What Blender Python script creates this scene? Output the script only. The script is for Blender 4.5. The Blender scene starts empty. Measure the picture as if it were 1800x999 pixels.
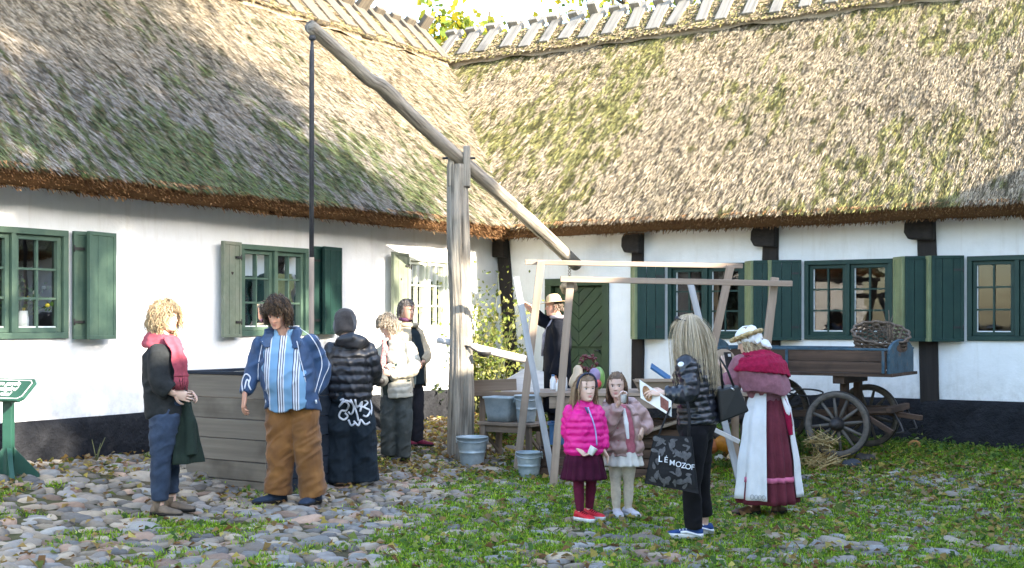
import bpy, bmesh, math, random
import numpy as np
from mathutils import Vector, Matrix, noise
from mathutils.bvhtree import BVHTree
random.seed(7); rng = np.random.default_rng(7)
S = bpy.context.scene
COL = S.collection
R = math.radians

# ---------------------------------------------------------------- camera, world, sun, exposure
FPX, HY, CZ = 2200.0, 568.0, 1.55          # focal length in photo pixels, horizon row, eye height
cam = bpy.data.objects.new('camera', bpy.data.cameras.new('camera'))
COL.objects.link(cam)
cam.location = (0, 0, CZ); cam.rotation_euler = (R(90), 0, 0)
cam.data.sensor_width = 36; cam.data.lens = 36 * FPX / 1800
cam.data.shift_y = (HY - 499.5) / 1800
cam.data.clip_start = .1; cam.data.clip_end = 2000
S.camera = cam

SUN_TO = Vector((.752, -.514, .395)).normalized()      # direction towards the sun
SUN_EL = math.asin(SUN_TO.z); SUN_AZ = math.atan2(SUN_TO.x, SUN_TO.y)
world = bpy.data.worlds.new('World'); S.world = world; world.use_nodes = True
wn = world.node_tree.nodes
sky = wn.new('ShaderNodeTexSky'); sky.sky_type = 'NISHITA'; sky.sun_disc = False
sky.sun_elevation = SUN_EL; sky.sun_rotation = SUN_AZ
sky.air_density = 1.0; sky.dust_density = 1.0; sky.ozone_density = .2
world.node_tree.links.new(sky.outputs[0], wn['Background'].inputs[0])
wn['Background'].inputs[1].default_value = .15
sl = bpy.data.lights.new('sun', 'SUN'); sl.energy = 3.5; sl.angle = R(.5); sl.color = (1, .90, .75)
sun = bpy.data.objects.new('sun', sl); COL.objects.link(sun)
sun.rotation_euler = SUN_TO.to_track_quat('Z', 'Y').to_euler(); sun.location = (20, -10, 30)
S.view_settings.view_transform = 'Standard'; S.view_settings.look = 'None'
S.view_settings.exposure = 2.98; S.view_settings.gamma = 1; S.view_settings.use_curve_mapping = False
S.render.engine = 'CYCLES'
S.cycles.max_bounces = 8; S.cycles.diffuse_bounces = 4; S.cycles.transparent_max_bounces = 12
S.cycles.use_denoising = True

# ---------------------------------------------------------------- plan of the yard
ZC = 17.5
_a = (2300 - 900) / FPX
dL = Vector((_a, 1)).normalized(); nL = Vector((-dL.y, dL.x))      # along the left wing; away from the yard behind it
C0 = Vector(((875 - 900) / FPX * ZC, ZC))                          # inner corner of the two wings

class Frame:
    def __init__(s, org, d, out): s.o, s.d, s.n = org, d, out
    def pt(s, a, b, z): p = s.o + s.d * a + s.n * b; return Vector((p.x, p.y, z))
    def vec(s, a, b, z=0): p = s.d * a + s.n * b; return Vector((p.x, p.y, z))
    def px(s, u, d=0):                                             # distance along the wall seen at photo column u
        k = (u - 900) / FPX; o = s.o + s.n * d
        return (k * o.y - o.x) / (s.d.x - k * s.d.y)
FL = Frame(C0, -dL, -nL)
FR = Frame(C0, -nL, -dL)
FE = Frame(C0 - nL * 10.9, -dL, nL)

def sstep(t): t = np.clip(t, 0, 1); return t * t * (3 - 2 * t)
def gz(x, y):
    rx, ry = x - C0.x, y - C0.y
    a = -(rx * nL.x + ry * nL.y); b = -(rx * dL.x + ry * dL.y)     # distance from left and back wing
    base = -.03 * np.clip(x, -7, 9)
    ra = np.where(b > -4, .18 * sstep((2.4 - a) / 2.2), 0); rb = .28 * sstep((4.0 - b) / 2.4)
    return base + np.maximum(ra, rb)
def g(x, y): return float(gz(np.float64(x), np.float64(y)))
def px2(u, v, y): return Vector(((u - 900) / FPX * y, y, CZ + (HY - v) / FPX * y))
def ground_px(u, v):
    y = 4.0
    while y < 40:
        p = px2(u, v, y)
        if p.z <= g(p.x, y): return p
        y += .01
    return p
def uvof(p): return (900 + FPX * p.x / p.y, HY - (p.z - CZ) / p.y * FPX)

# ---------------------------------------------------------------- materials
MATS = {}
def _mat(name):
    m = bpy.data.materials.new(name); m.use_nodes = True; MATS[name] = m
    nt = m.node_tree; return m, nt, nt.nodes['Principled BSDF']
def N(nt, t, **kw):
    n = nt.nodes.new(t)
    for k, v in kw.items():
        if k in n.inputs.keys(): n.inputs[k].default_value = v
        else: setattr(n, k, v)
    return n
def ramp(nt, fac, stops):
    r = nt.nodes.new('ShaderNodeValToRGB'); e = r.color_ramp.elements
    while len(e) < len(stops): e.new(.5)
    for i, (p, c) in enumerate(stops): e[i].position = p; e[i].color = (*c, 1)
    nt.links.new(fac, r.inputs[0]); return r
def mat(name, stops, scale=8, rough=.8, bump=.2, bscale=None, stretch=(1, 1, 1), attr=None, detail=6, spec=.3, dist=.02,
        metal=0, sheen=0, col_attr=False, two=None, trans=0):
    """noise-driven surface: stops = colour ramp; attr 'gr' = grain coordinates stored on the mesh"""
    if name in MATS: return MATS[name]
    m, nt, b = _mat(name); L = nt.links
    if attr: tc = N(nt, 'ShaderNodeAttribute', attribute_name=attr); co = tc.outputs['Vector']
    else: tc = N(nt, 'ShaderNodeTexCoord'); co = tc.outputs['Object']
    mp = N(nt, 'ShaderNodeMapping'); mp.inputs['Scale'].default_value = stretch; L.new(co, mp.inputs[0])
    n1 = N(nt, 'ShaderNodeTexNoise', Scale=scale, Detail=detail, Roughness=.65); L.new(mp.outputs[0], n1.inputs['Vector'])
    r = ramp(nt, n1.outputs[0], stops); out = r.outputs[0]
    if two:                                                            # a second, larger pattern (stains, wear)
        c2, sc2, lo, hi = two
        n3 = N(nt, 'ShaderNodeTexNoise', Scale=sc2, Detail=4, Roughness=.6); L.new(co, n3.inputs['Vector'])
        mr = N(nt, 'ShaderNodeMapRange'); mr.inputs[1].default_value = lo; mr.inputs[2].default_value = hi; L.new(n3.outputs[0], mr.inputs[0])
        mx = N(nt, 'ShaderNodeMix', data_type='RGBA'); L.new(mr.outputs[0], mx.inputs[0]); L.new(out, mx.inputs[6]); mx.inputs[7].default_value = (*c2, 1); out = mx.outputs[2]
    if col_attr:
        ca = N(nt, 'ShaderNodeAttribute', attribute_name='Col')
        mx = N(nt, 'ShaderNodeMix', data_type='RGBA', blend_type='MULTIPLY'); mx.inputs[0].default_value = 1
        L.new(ca.outputs['Color'], mx.inputs[6]); L.new(out, mx.inputs[7]); out = mx.outputs[2]
    L.new(out, b.inputs['Base Color'])
    b.inputs['Roughness'].default_value = rough; b.inputs['Specular IOR Level'].default_value = spec; b.inputs['Metallic'].default_value = metal
    if sheen: b.inputs['Sheen Weight'].default_value = sheen
    if trans:
        tr = N(nt, 'ShaderNodeBsdfTranslucent'); L.new(out, tr.inputs[0])
        ms = N(nt, 'ShaderNodeMixShader'); ms.inputs[0].default_value = trans
        L.new(b.outputs[0], ms.inputs[1]); L.new(tr.outputs[0], ms.inputs[2]); L.new(ms.outputs[0], nt.nodes['Material Output'].inputs[0])
    if bump:
        n2 = N(nt, 'ShaderNodeTexNoise', Scale=bscale or scale * 3, Detail=5, Roughness=.7); L.new(mp.outputs[0], n2.inputs['Vector'])
        bp = N(nt, 'ShaderNodeBump', Strength=bump, Distance=dist); L.new(n2.outputs[0], bp.inputs['Height']); L.new(bp.outputs[0], b.inputs['Normal'])
    return m
def cloth(name, c, rough=.85, var=.25, scale=14, bump=.25, bscale=120, sheen=.02, spec=.12, dist=.004):
    lo = tuple(x * (1 - var) for x in c); hi = tuple(min(1, x * (1 + var)) for x in c)
    return mat(name, [(.3, lo), (.7, hi)], scale, rough, bump, bscale, sheen=sheen, spec=spec, dist=dist)
def wood(name, c1, c2, rough=.75, scale=3.0, bump=.5):
    return mat(name, [(.25, c1), (.75, c2)], scale, rough, bump, scale * 2, stretch=(.35, 9, 9), attr='gr', dist=.006,
               two=(tuple(x * .55 for x in c1), 1.3, .55, .75))
def vcol(name, rough=.8, trans=0, bump=0, scale=40, spec=.2, sheen=0):
    return mat(name, [(.2, (.72, .72, .72)), (.8, (1.1, 1.1, 1.1))], scale, rough, bump, col_attr=True, trans=trans, spec=spec, sheen=sheen)

# ---------------------------------------------------------------- mesh building
class MB:
    def __init__(s): s.v = []; s.f = []; s.m = []; s.g = []; s.c = []; s.sm = []
    def add(s, vs, fs, mi=0, gr=None, col=(1, 1, 1), smooth=True):
        o = len(s.v); s.v += [tuple(v) for v in vs]
        s.g += [tuple(x) for x in gr] if gr is not None else [tuple(v) for v in vs]
        if len(col) == 3 and not hasattr(col[0], '__len__'): s.c += [tuple(col)] * len(vs)
        else: s.c += [tuple(c) for c in col]
        for f in fs: s.f.append(tuple(i + o for i in f)); s.m.append(mi); s.sm.append(smooth)
    def obox(s, c, ax, half, mi=0, col=(1, 1, 1)):                      # oriented box
        c = Vector(c); A = [Vector(a).normalized() * h for a, h in zip(ax, half)]
        order = sorted(range(3), key=lambda i: -half[i]); r = [random.uniform(0, 40) for _ in range(3)]
        vs = []; gr = []
        for i in (-1, 1):
            for j in (-1, 1):
                for k in (-1, 1):
                    vs.append(c + A[0] * i + A[1] * j + A[2] * k); t = (i * half[0], j * half[1], k * half[2])
                    gr.append(tuple(t[order[q]] + r[q] for q in range(3)))
        fs = [(0, 1, 3, 2), (4, 6, 7, 5), (0, 4, 5, 1), (2, 3, 7, 6), (0, 2, 6, 4), (1, 5, 7, 3)]
        if A[0].cross(A[1]).dot(A[2]) < 0: fs = [f[::-1] for f in fs]
        s.add(vs, fs, mi, gr, col, smooth=False)
    def bar(s, p0, p1, w, h, up=(0, 0, 1), mi=0, col=(1, 1, 1)):         # square timber between two points
        p0, p1 = Vector(p0), Vector(p1); d = (p1 - p0); L = d.length; d.normalize()
        u = Vector(up); u = u - d * u.dot(d)
        if u.length < 1e-4: u = Vector((0, 1, 0)) - d * d.y
        u.normalize(); s.obox((p0 + p1) / 2, (d, d.cross(u), u), (L / 2, w / 2, h / 2), mi, col)
    def rings(s, rs, mi=0, cap=True, closed=True, gr=None, col=(1, 1, 1)):
        n = len(rs[0]); vs = [p for r in rs for p in r]; fs = []
        for i in range(len(rs) - 1):
            for j in range(n if closed else n - 1):
                k = (j + 1) % n; fs.append((i * n + j, i * n + k, (i + 1) * n + k, (i + 1) * n + j))
        if cap:
            for e, flip in ((0, True), (len(rs) - 1, False)):
                c = sum((Vector(p) for p in rs[e]), Vector()) / n; vs.append(c); ci = len(vs) - 1
                for j in range(n):
                    k = (j + 1) % n; t = (ci, e * n + j, e * n + k); fs.append(t[::-1] if flip else t)
                if gr is not None: gr = list(gr) + [gr[e * n]]
            if len(col) == len(vs) - 2 and hasattr(col[0], '__len__'): col = list(col) + [col[0], col[-1]]
        s.add(vs, fs, mi, gr, col)
    def tube(s, pts, rad, n=10, mi=0, cap=True, col=(1, 1, 1), ref=None, flat=1.0, jit=0, twist=0):
        pts = [Vector(p) for p in pts]; m = len(pts)
        if not hasattr(rad, '__len__'): rad = [rad] * m
        r0 = random.uniform(0, 50); rs = []; gr = []; Ln = 0; u = None
        for i, p in enumerate(pts):
            t = (pts[min(i + 1, m - 1)] - pts[max(i - 1, 0)]).normalized()
            if u is None:
                u = Vector(ref) if ref is not None else (Vector((0, 0, 1)) if abs(t.z) < .9 else Vector((0, 1, 0)))
            u = u - t * u.dot(t)
            u = u.normalized() if u.length > 1e-6 else t.orthogonal().normalized()
            w = t.cross(u)
            if i: Ln += (p - pts[i - 1]).length
            ring = []
            for j in range(n):
                a = 2 * math.pi * j / n + twist * Ln; rr = rad[i] * (1 + (random.uniform(-jit, jit) if jit else 0))
                ring.append(p + w * (math.cos(a) * rr) + u * (math.sin(a) * rr * flat)); gr.append((Ln + r0, r0 + math.cos(a) * rad[i], math.sin(a) * rad[i]))
            rs.append(ring)
        s.rings(rs, mi, cap, gr=gr, col=col)
    def lathe(s, prof, c, n=24, mi=0, col=(1, 1, 1), ax=None, cap=False, wob=0):
        c = Vector(c); X, Y, Z = ax or (Vector((1, 0, 0)), Vector((0, 1, 0)), Vector((0, 0, 1)))
        s.rings([[c + X * (math.cos(2 * math.pi * j / n) * r) + Y * (math.sin(2 * math.pi * j / n) * r) + Z * (z + (random.uniform(-wob, wob) if wob else 0)) for j in range(n)] for r, z in prof], mi, cap, col=col)
    def ell(s, c, r, ax=None, n=16, m=10, mi=0, col=(1, 1, 1)):
        X, Y, Z = ax or (Vector((1, 0, 0)), Vector((0, 1, 0)), Vector((0, 0, 1))); c = Vector(c); rs = []
        for i in range(1, m):
            t = math.pi * i / m - math.pi / 2
            rs.append([c + X * (r[0] * math.cos(t) * math.cos(2 * math.pi * j / n)) + Y * (r[1] * math.cos(t) * math.sin(2 * math.pi * j / n)) + Z * (r[2] * math.sin(t)) for j in range(n)])
        s.rings(rs, mi, True, col=col)
    def prism(s, poly, d, mi=0, col=(1, 1, 1)):                          # planar outline (3D points) pushed along d
        n = len(poly); d = Vector(d); a = [Vector(p) for p in poly]; b = [p + d for p in a]
        nrm = sum((a[i].cross(a[(i + 1) % n]) for i in range(n)), Vector())
        fs = [tuple(range(n)), tuple(range(2 * n - 1, n - 1, -1))] + [(i, n + i, n + (i + 1) % n, (i + 1) % n) for i in range(n)]
        if nrm.dot(d) > 0: fs = [f[::-1] for f in fs]
        s.add(a + b, fs, mi, None, col, smooth=False)
    def rot(s, c, ax, deg):
        M = Matrix.Rotation(R(deg), 3, Vector(ax)); c = Vector(c); s.v = [tuple(c + M @ (Vector(v) - c)) for v in s.v]
    def build(s, name, mats, parent=None, loc=None, bevel=0, smooth=None):
        me = bpy.data.meshes.new(name)
        o = bpy.data.objects.new(name, me); COL.objects.link(o)
        off = Vector((0, 0, 0))
        if parent is not None:
            o.parent = parent; off = wloc(parent)
        elif loc is not None: o.location = loc; off = Vector(loc)
        v = np.array(s.v, dtype=float) - np.array(off)
        me.from_pydata(v.tolist(), [], s.f)
        if not isinstance(mats, (list, tuple)): mats = [mats]
        for m in mats: me.materials.append(m)
        me.polygons.foreach_set('material_index', s.m)
        me.polygons.foreach_set('use_smooth', s.sm if smooth is None else [smooth] * len(s.f))
        at = me.attributes.new('gr', 'FLOAT_VECTOR', 'POINT'); at.data.foreach_set('vector', np.array(s.g, dtype=np.float32).ravel())
        ca = me.attributes.new('Col', 'FLOAT_COLOR', 'POINT')
        ca.data.foreach_set('color', np.concatenate([np.array(s.c, dtype=np.float32), np.ones((len(s.v), 1), np.float32)], 1).ravel())
        me.update()
        if bevel:
            b = o.modifiers.new('bevel', 'BEVEL'); b.width = bevel; b.segments = 2; b.limit_method = 'ANGLE'; b.angle_limit = R(50)
        return o
def wloc(o):
    p = Vector(o.location)
    return p + wloc(o.parent) if o.parent else p
def build_np(name, V, F, mats, parent=None, colr=None, smooth=False, gr=None):
    me = bpy.data.meshes.new(name); o = bpy.data.objects.new(name, me); COL.objects.link(o)
    if parent is not None: o.parent = parent; V = V - np.array(wloc(parent))
    k = F.shape[1]
    me.vertices.add(len(V)); me.vertices.foreach_set('co', V.astype(np.float32).ravel())
    me.loops.add(F.size); me.loops.foreach_set('vertex_index', F.astype(np.int32).ravel())
    me.polygons.add(len(F)); me.polygons.foreach_set('loop_start', np.arange(0, F.size, k, dtype=np.int32))
    me.polygons.foreach_set('loop_total', np.full(len(F), k, dtype=np.int32))
    me.polygons.foreach_set('use_smooth', np.full(len(F), smooth))
    if colr is not None:
        ca = me.attributes.new('Col', 'FLOAT_COLOR', 'POINT')
        ca.data.foreach_set('color', np.concatenate([colr, np.ones((len(V), 1))], 1).astype(np.float32).ravel())
    if gr is not None:
        at = me.attributes.new('gr', 'FLOAT_VECTOR', 'POINT'); at.data.foreach_set('vector', gr.astype(np.float32).ravel())
    if not isinstance(mats, (list, tuple)): mats = [mats]
    for m in mats: me.materials.append(m)
    me.update(calc_edges=True); me.validate()
    return o
def tag(o, label=None, cat=None, group=None, kind=None):
    if label: o['label'] = label
    if cat: o['category'] = cat
    if group: o['group'] = group
    if kind: o['kind'] = kind
    return o
def thing(name, label, cat, loc, group=None):
    o = bpy.data.objects.new(name, None); COL.objects.link(o); o.location = loc; o.empty_display_size = .1
    return tag(o, label, cat, group)
def copy_tree(o, parent=None):
    c = o.copy(); COL.objects.link(c); c.parent = parent
    for ch in list(o.children): copy_tree(ch, c)
    return c
def text_obj(s, name, size, origin, xdir, ydir, m, parent, bold=.0, thick=.002, shear=0, align='LEFT', space=1):
    cu = bpy.data.curves.new('t', 'FONT'); cu.body = s; cu.size = size; cu.extrude = thick; cu.offset = bold; cu.align_x = align; cu.shear = shear; cu.resolution_u = 3; cu.space_character = space
    t = bpy.data.objects.new('t', cu); COL.objects.link(t); dg = bpy.context.evaluated_depsgraph_get()
    me = bpy.data.meshes.new_from_object(t.evaluated_get(dg)); bpy.data.objects.remove(t)
    X = Vector(xdir).normalized(); Y = Vector(ydir).normalized(); Z = X.cross(Y)
    Mx = Matrix((X, Y, Z)).transposed().to_4x4(); Mx.translation = Vector(origin) - (wloc(parent) if parent else Vector())
    me.transform(Mx); me.materials.clear(); me.materials.append(m)
    o = bpy.data.objects.new(name, me); COL.objects.link(o); o.parent = parent; return o
def vnoise(P, sc, seed=0):                                              # cheap smooth value noise on numpy points
    P = P * sc + seed * 17.3; I = np.floor(P).astype(np.int64); Fr = P - I; Fr = Fr * Fr * (3 - 2 * Fr)
    def h(i):
        n = i[..., 0] * 374761393 + i[..., 1] * 668265263 + (i[..., 2] * 2147483647 if P.shape[-1] > 2 else 0) + seed * 1013
        n = (n ^ (n >> 13)) * 1274126177; n = n ^ (n >> 16); return (n & 0xffff) / 65535.0
    D = P.shape[-1]; out = 0
    for c in range(2 ** D):
        o = np.array([(c >> k) & 1 for k in range(D)]); w = np.prod(np.where(o == 1, Fr, 1 - Fr), axis=-1); out = out + w * h(I + o)
    return out
# ---------------------------------------------------------------- materials of the place
m_soil = mat('soil', [(.3, (.05, .038, .02)), (.55, (.095, .073, .038)), (.8, (.16, .125, .065))], 3, .95, .8, 30, dist=.03, two=((.05, .065, .02), .7, .45, .62))
m_stone = vcol('cobble', .62, bump=.5, scale=22, spec=.4)
m_grass = vcol('grass_blade', .8, trans=.35, spec=.08)
m_leaf = vcol('leaf', .75, trans=.4, spec=.1)
m_lime = mat('limewash', [(.3, (.74, .73, .70)), (.7, (.83, .82, .80))], 2.5, .9, .35, 9, dist=.02, two=((.66, .64, .60), 1.1, .56, .82))
def weather_lime():
    nt = m_lime.node_tree; L = nt.links; b = nt.nodes['Principled BSDF']; src = b.inputs['Base Color'].links[0].from_socket
    tc = N(nt, 'ShaderNodeTexCoord'); mp = N(nt, 'ShaderNodeMapping'); mp.inputs['Scale'].default_value = (5, 5, .55); L.new(tc.outputs['Object'], mp.inputs[0])
    n = N(nt, 'ShaderNodeTexNoise', Scale=1.6, Detail=6, Roughness=.7); L.new(mp.outputs[0], n.inputs['Vector']); r = ramp(nt, n.outputs[0], [(.52, (0, 0, 0)), (.74, (1, 1, 1))])
    sz = N(nt, 'ShaderNodeSeparateXYZ'); L.new(tc.outputs['Object'], sz.inputs[0]); mr = N(nt, 'ShaderNodeMapRange'); L.new(sz.outputs['Z'], mr.inputs[0]); mr.inputs[1].default_value = .85; mr.inputs[2].default_value = .42; mr.inputs[3].default_value = 0; mr.inputs[4].default_value = 1
    n2 = N(nt, 'ShaderNodeTexNoise', Scale=9, Detail=6, Roughness=.75); L.new(tc.outputs['Object'], n2.inputs['Vector']); r2 = ramp(nt, n2.outputs[0], [(.42, (0, 0, 0)), (.68, (1, 1, 1))])
    m1 = N(nt, 'ShaderNodeMath', operation='MULTIPLY'); L.new(mr.outputs[0], m1.inputs[0]); L.new(r2.outputs[0], m1.inputs[1])
    for fac, k, c in ((r.outputs[0], .45, (.60, .56, .49, 1)), (m1.outputs[0], .6, (.40, .37, .31, 1))):
        mk = N(nt, 'ShaderNodeMath', operation='MULTIPLY'); L.new(fac, mk.inputs[0]); mk.inputs[1].default_value = k
        mx = N(nt, 'ShaderNodeMix', data_type='RGBA'); L.new(mk.outputs[0], mx.inputs[0]); L.new(src, mx.inputs[6]); mx.inputs[7].default_value = c; src = mx.outputs[2]
    L.new(src, b.inputs['Base Color'])
weather_lime()
m_tar = mat('tarred_plinth', [(.3, (.007, .0075, .010)), (.7, (.025, .026, .030))], 5, .75, 1.0, 12, dist=.06, spec=.2)
m_oak = wood('tarred_oak', (.010, .008, .007), (.035, .028, .024), bump=.8)
m_green = mat('green_paint', [(.3, (.008, .032, .026)), (.75, (.015, .048, .036))], 6, .5, .15, 60, spec=.3, two=((.032, .062, .042), 2.5, .58, .85))
m_bouncegreen = mat('bounce_lit_green_paint', [(.3, (.20, .235, .115)), (.75, (.27, .30, .16))], 8, .55, .15, 60, two=((.16, .17, .09), 3, .5, .8))  # bounce light of the sunlit wall put into the left-facing leaf colour
m_putty = mat('white_putty', [(.3, (.6, .62, .6)), (.7, (.75, .76, .74))], 20, .6, .1)
m_thatch = vcol('thatch', .9, trans=.1, spec=.1)
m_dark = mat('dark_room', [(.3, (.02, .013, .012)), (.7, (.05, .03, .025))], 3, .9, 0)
m_iron = mat('iron', [(.3, (.012, .012, .013)), (.7, (.04, .035, .032))], 20, .55, .3, spec=.4)
def glass_mat():
    m, nt, b = _mat('pane_glass'); nt.nodes.remove(b); L = nt.links
    t = N(nt, 'ShaderNodeBsdfTransparent'); t.inputs[0].default_value = (.92, .95, .93, 1)
    gl = N(nt, 'ShaderNodeBsdfGlossy', Roughness=.02); fr = N(nt, 'ShaderNodeFresnel', IOR=1.58)
    tc = N(nt, 'ShaderNodeTexCoord'); n = N(nt, 'ShaderNodeTexNoise', Scale=5, Detail=1); L.new(tc.outputs['Object'], n.inputs['Vector'])
    bp = N(nt, 'ShaderNodeBump', Strength=.04, Distance=.02); L.new(n.outputs[0], bp.inputs['Height']); L.new(bp.outputs[0], gl.inputs['Normal'])
    mx = N(nt, 'ShaderNodeMixShader'); L.new(fr.outputs[0], mx.inputs[0]); L.new(t.outputs[0], mx.inputs[1]); L.new(gl.outputs[0], mx.inputs[2])
    L.new(mx.outputs[0], nt.nodes['Material Output'].inputs[0]); return m
m_glass = glass_mat()

# ---------------------------------------------------------------- ground sheet
xs = np.concatenate([[-400, -150, -60, -30, -18], np.arange(-12, 14, .15), [16, 22, 40, 80, 180, 400]])
ys = np.concatenate([[-400, -150, -60, -25, -12], np.arange(-4, 24, .15), [26, 32, 45, 80, 180, 500]])
XX, YY = np.meshgrid(xs, ys); ZZ = gz(XX, YY) - .014 + .020 * vnoise(np.stack([XX, YY], -1), 1.7, 3)
V = np.stack([XX, YY, ZZ], -1).reshape(-1, 3); nx = len(xs)
I, J = np.meshgrid(np.arange(nx - 1), np.arange(len(ys) - 1)); q = (J * nx + I).ravel()
gr = build_np('ground', V, np.stack([q, q + 1, q + nx + 1, q + nx], 1), m_soil, smooth=True); tag(gr, kind='structure')

def dists(x, y):
    rx, ry = x - C0.x, y - C0.y
    return -(rx * nL.x + ry * nL.y), -(rx * dL.x + ry * dL.y)
# grass cover 0..1: thin on the left cobbles, thick on the right and along the back wall
def grassy(x, y):
    a, b = dists(x, y); p = np.stack([x, y], -1)
    n = .42 * vnoise(p, 1.15, 5) + .58 * vnoise(p, 4.3, 6)
    lev = .255 + .33 * sstep((x + 1.9) / 2.2) + .16 * sstep((3.0 - b) / 2.5) * (x > .8)
    lev = lev - .28 * sstep((y - 12.0) / 1.6) * sstep((.4 - x) / .8) - .1 * sstep((1.3 - a) / 1)
    return sstep((lev - n + .22) / .34)

# ---------------------------------------------------------------- cobblestones: one paved surface of set stones
sp = .138; pts = []
gx, gy = np.meshgrid(np.arange(-8.5, 9.5, sp), np.arange(3.5, 17.5, sp * .8)); gx = gx + (np.arange(gy.shape[0]) % 2)[:, None] * sp / 2
px_ = (gx + rng.uniform(-.05, .05, gx.shape)).ravel(); py_ = (gy + rng.uniform(-.045, .045, gx.shape)).ravel()
a_, b_ = dists(px_, py_); ok = (a_ > .15) & (b_ > .25) & (a_ < 11.3)
px_, py_, a_, b_ = px_[ok], py_[ok], a_[ok], b_[ok]
gm = grassy(px_, py_)
keep = rng.random(len(px_)) > np.where(py_ > 12.2, .35, .06)
px_, py_, gm = px_[keep], py_[keep], gm[keep]; n = len(px_)
K, RN = 11, 4
rad = rng.uniform(.047, .070, n) * np.where(rng.random(n) < .10, 1.6, 1); an = rng.normal(0, .7, n); el = rng.uniform(1.05, 1.75, n)
hgt = rng.uniform(.026, .050, n) * (1 - .35 * gm) * np.clip(rad / .085, .8, 1.6); th = 2 * np.pi * np.arange(K) / K
bx = np.concatenate([[1.0], [.96], [.74], [.38]]); bz = np.array([-.25, .38, .82, 1.0])
wob = 1 + rng.uniform(-.16, .16, (n, K)) ; tx, ty = rng.uniform(-.22, .22, n), rng.uniform(-.22, .22, n)
RR = rad[:, None, None] * bx[None, :, None] * wob[:, None, :]
LX = RR * np.cos(th) * el[:, None, None]; LY = RR * np.sin(th) / el[:, None, None] ** .5
X = LX * np.cos(an)[:, None, None] - LY * np.sin(an)[:, None, None]; Y = LX * np.sin(an)[:, None, None] + LY * np.cos(an)[:, None, None]
Zr = hgt[:, None, None] * bz[None, :, None] + 0 * X + (tx[:, None, None] * X + ty[:, None, None] * Y) + rng.uniform(-.003, .003, X.shape)
base = gz(px_, py_) - .008
V = np.stack([X + px_[:, None, None], Y + py_[:, None, None], Zr + base[:, None, None]], -1).reshape(n, RN * K, 3)
top = np.stack([px_, py_, base + hgt * 1.03], -1)[:, None, :]; V = np.concatenate([V, top], 1)
F = []
for r in range(RN - 1):
    for j in range(K): F.append((r * K + j, r * K + (j + 1) % K, (r + 1) * K + (j + 1) % K, (r + 1) * K + j))
for j in range(K): F.append(((RN - 1) * K + j, (RN - 1) * K + (j + 1) % K, RN * K, RN * K))
F = np.array(F); nv = RN * K + 1
pal = np.array([(.30, .28, .26), (.24, .25, .28), (.34, .31, .27), (.36, .27, .23), (.22, .21, .21), (.28, .30, .33), (.40, .36, .31), (.31, .22, .18)])
cc = np.array([1.12, 1.0, .82]) * pal[rng.choice(8, n, p=[.2, .17, .16, .09, .12, .12, .09, .05])] * rng.uniform(.40, 1.15, (n, 1))
cols = np.repeat(cc, nv, 0)
Ft = (F[None] + (np.arange(n) * nv)[:, None, None]).reshape(-1, 4)
quads = Ft[Ft[:, 2] != Ft[:, 3]]; tris = Ft[Ft[:, 2] == Ft[:, 3]]
me = bpy.data.meshes.new('cobblestone_pavement'); Vf = V.reshape(-1, 3)
me.from_pydata(Vf.tolist(), [], quads.tolist() + tris[:, :3].tolist()); me.materials.append(m_stone)
me.polygons.foreach_set('use_smooth', [True] * len(me.polygons))
ca = me.attributes.new('Col', 'FLOAT_COLOR', 'POINT'); ca.data.foreach_set('color', np.concatenate([cols, np.ones((len(cols), 1))], 1).astype(np.float32).ravel())
o = bpy.data.objects.new('cobblestone_pavement', me); COL.objects.link(o); tag(o, kind='structure')

# ---------------------------------------------------------------- grass, ground herbs and fallen leaves
def blades(n, x, y, z, ln, wd, flat, c):
    az = rng.uniform(0, 2 * np.pi, n); d = np.stack([np.cos(az), np.sin(az)], -1); s = np.stack([-d[:, 1], d[:, 0]], -1)
    P = np.stack([x, y, z], -1); V = np.zeros((n, 6, 3))
    for i, (t, w) in enumerate(((0, 1), (.55, .85), (1, .12))):
        out = ln * t * np.sin(flat * (.5 + .7 * t)); up = ln * t * np.cos(flat * (.5 + .6 * t))
        ctr = P + np.concatenate([d * out[:, None], up[:, None]], 1); sw = np.concatenate([s * (wd * w / 2)[:, None], 0 * up[:, None]], 1)
        V[:, 2 * i] = ctr - sw; V[:, 2 * i + 1] = ctr + sw
    F = np.array([(0, 1, 3, 2), (2, 3, 5, 4)])[None] + (np.arange(n) * 6)[:, None, None]
    return V.reshape(-1, 3), F.reshape(-1, 4), np.repeat(c, 6, 0)
n = 1300000
x = rng.uniform(-6.5, 7, n); y = rng.uniform(4.5, 16.5, n); a, b = dists(x, y)
ok = (a > .1) & (b > .12) & (np.abs(x) < .47 * y + .8) & (rng.random(n) < grassy(x, y) * np.clip(9 / y, .5, 1.4) * .7)
x, y, b = x[ok], y[ok], b[ok]; n = len(x)
tall = sstep((3 - b) / 2.4) * (x > .5)
pal = np.array([(.20, .34, .025), (.27, .42, .035), (.14, .26, .02), (.37, .44, .05), (.35, .31, .08), (.08, .17, .02)])
c = pal[rng.choice(6, n, p=[.3, .25, .18, .12, .06, .09])] * rng.uniform(.5, 1.6, (n, 1))
V, F, cl = blades(n, x, y, gz(x, y) + .004, rng.uniform(.018, .050, n) * (1 + .8 * tall), rng.uniform(.005, .011, n) * (1 + .5 * tall), rng.uniform(.25, 1.35, n), c)
o = build_np('grass', V, F, m_grass, colr=cl); tag(o, kind='stuff')

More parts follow.
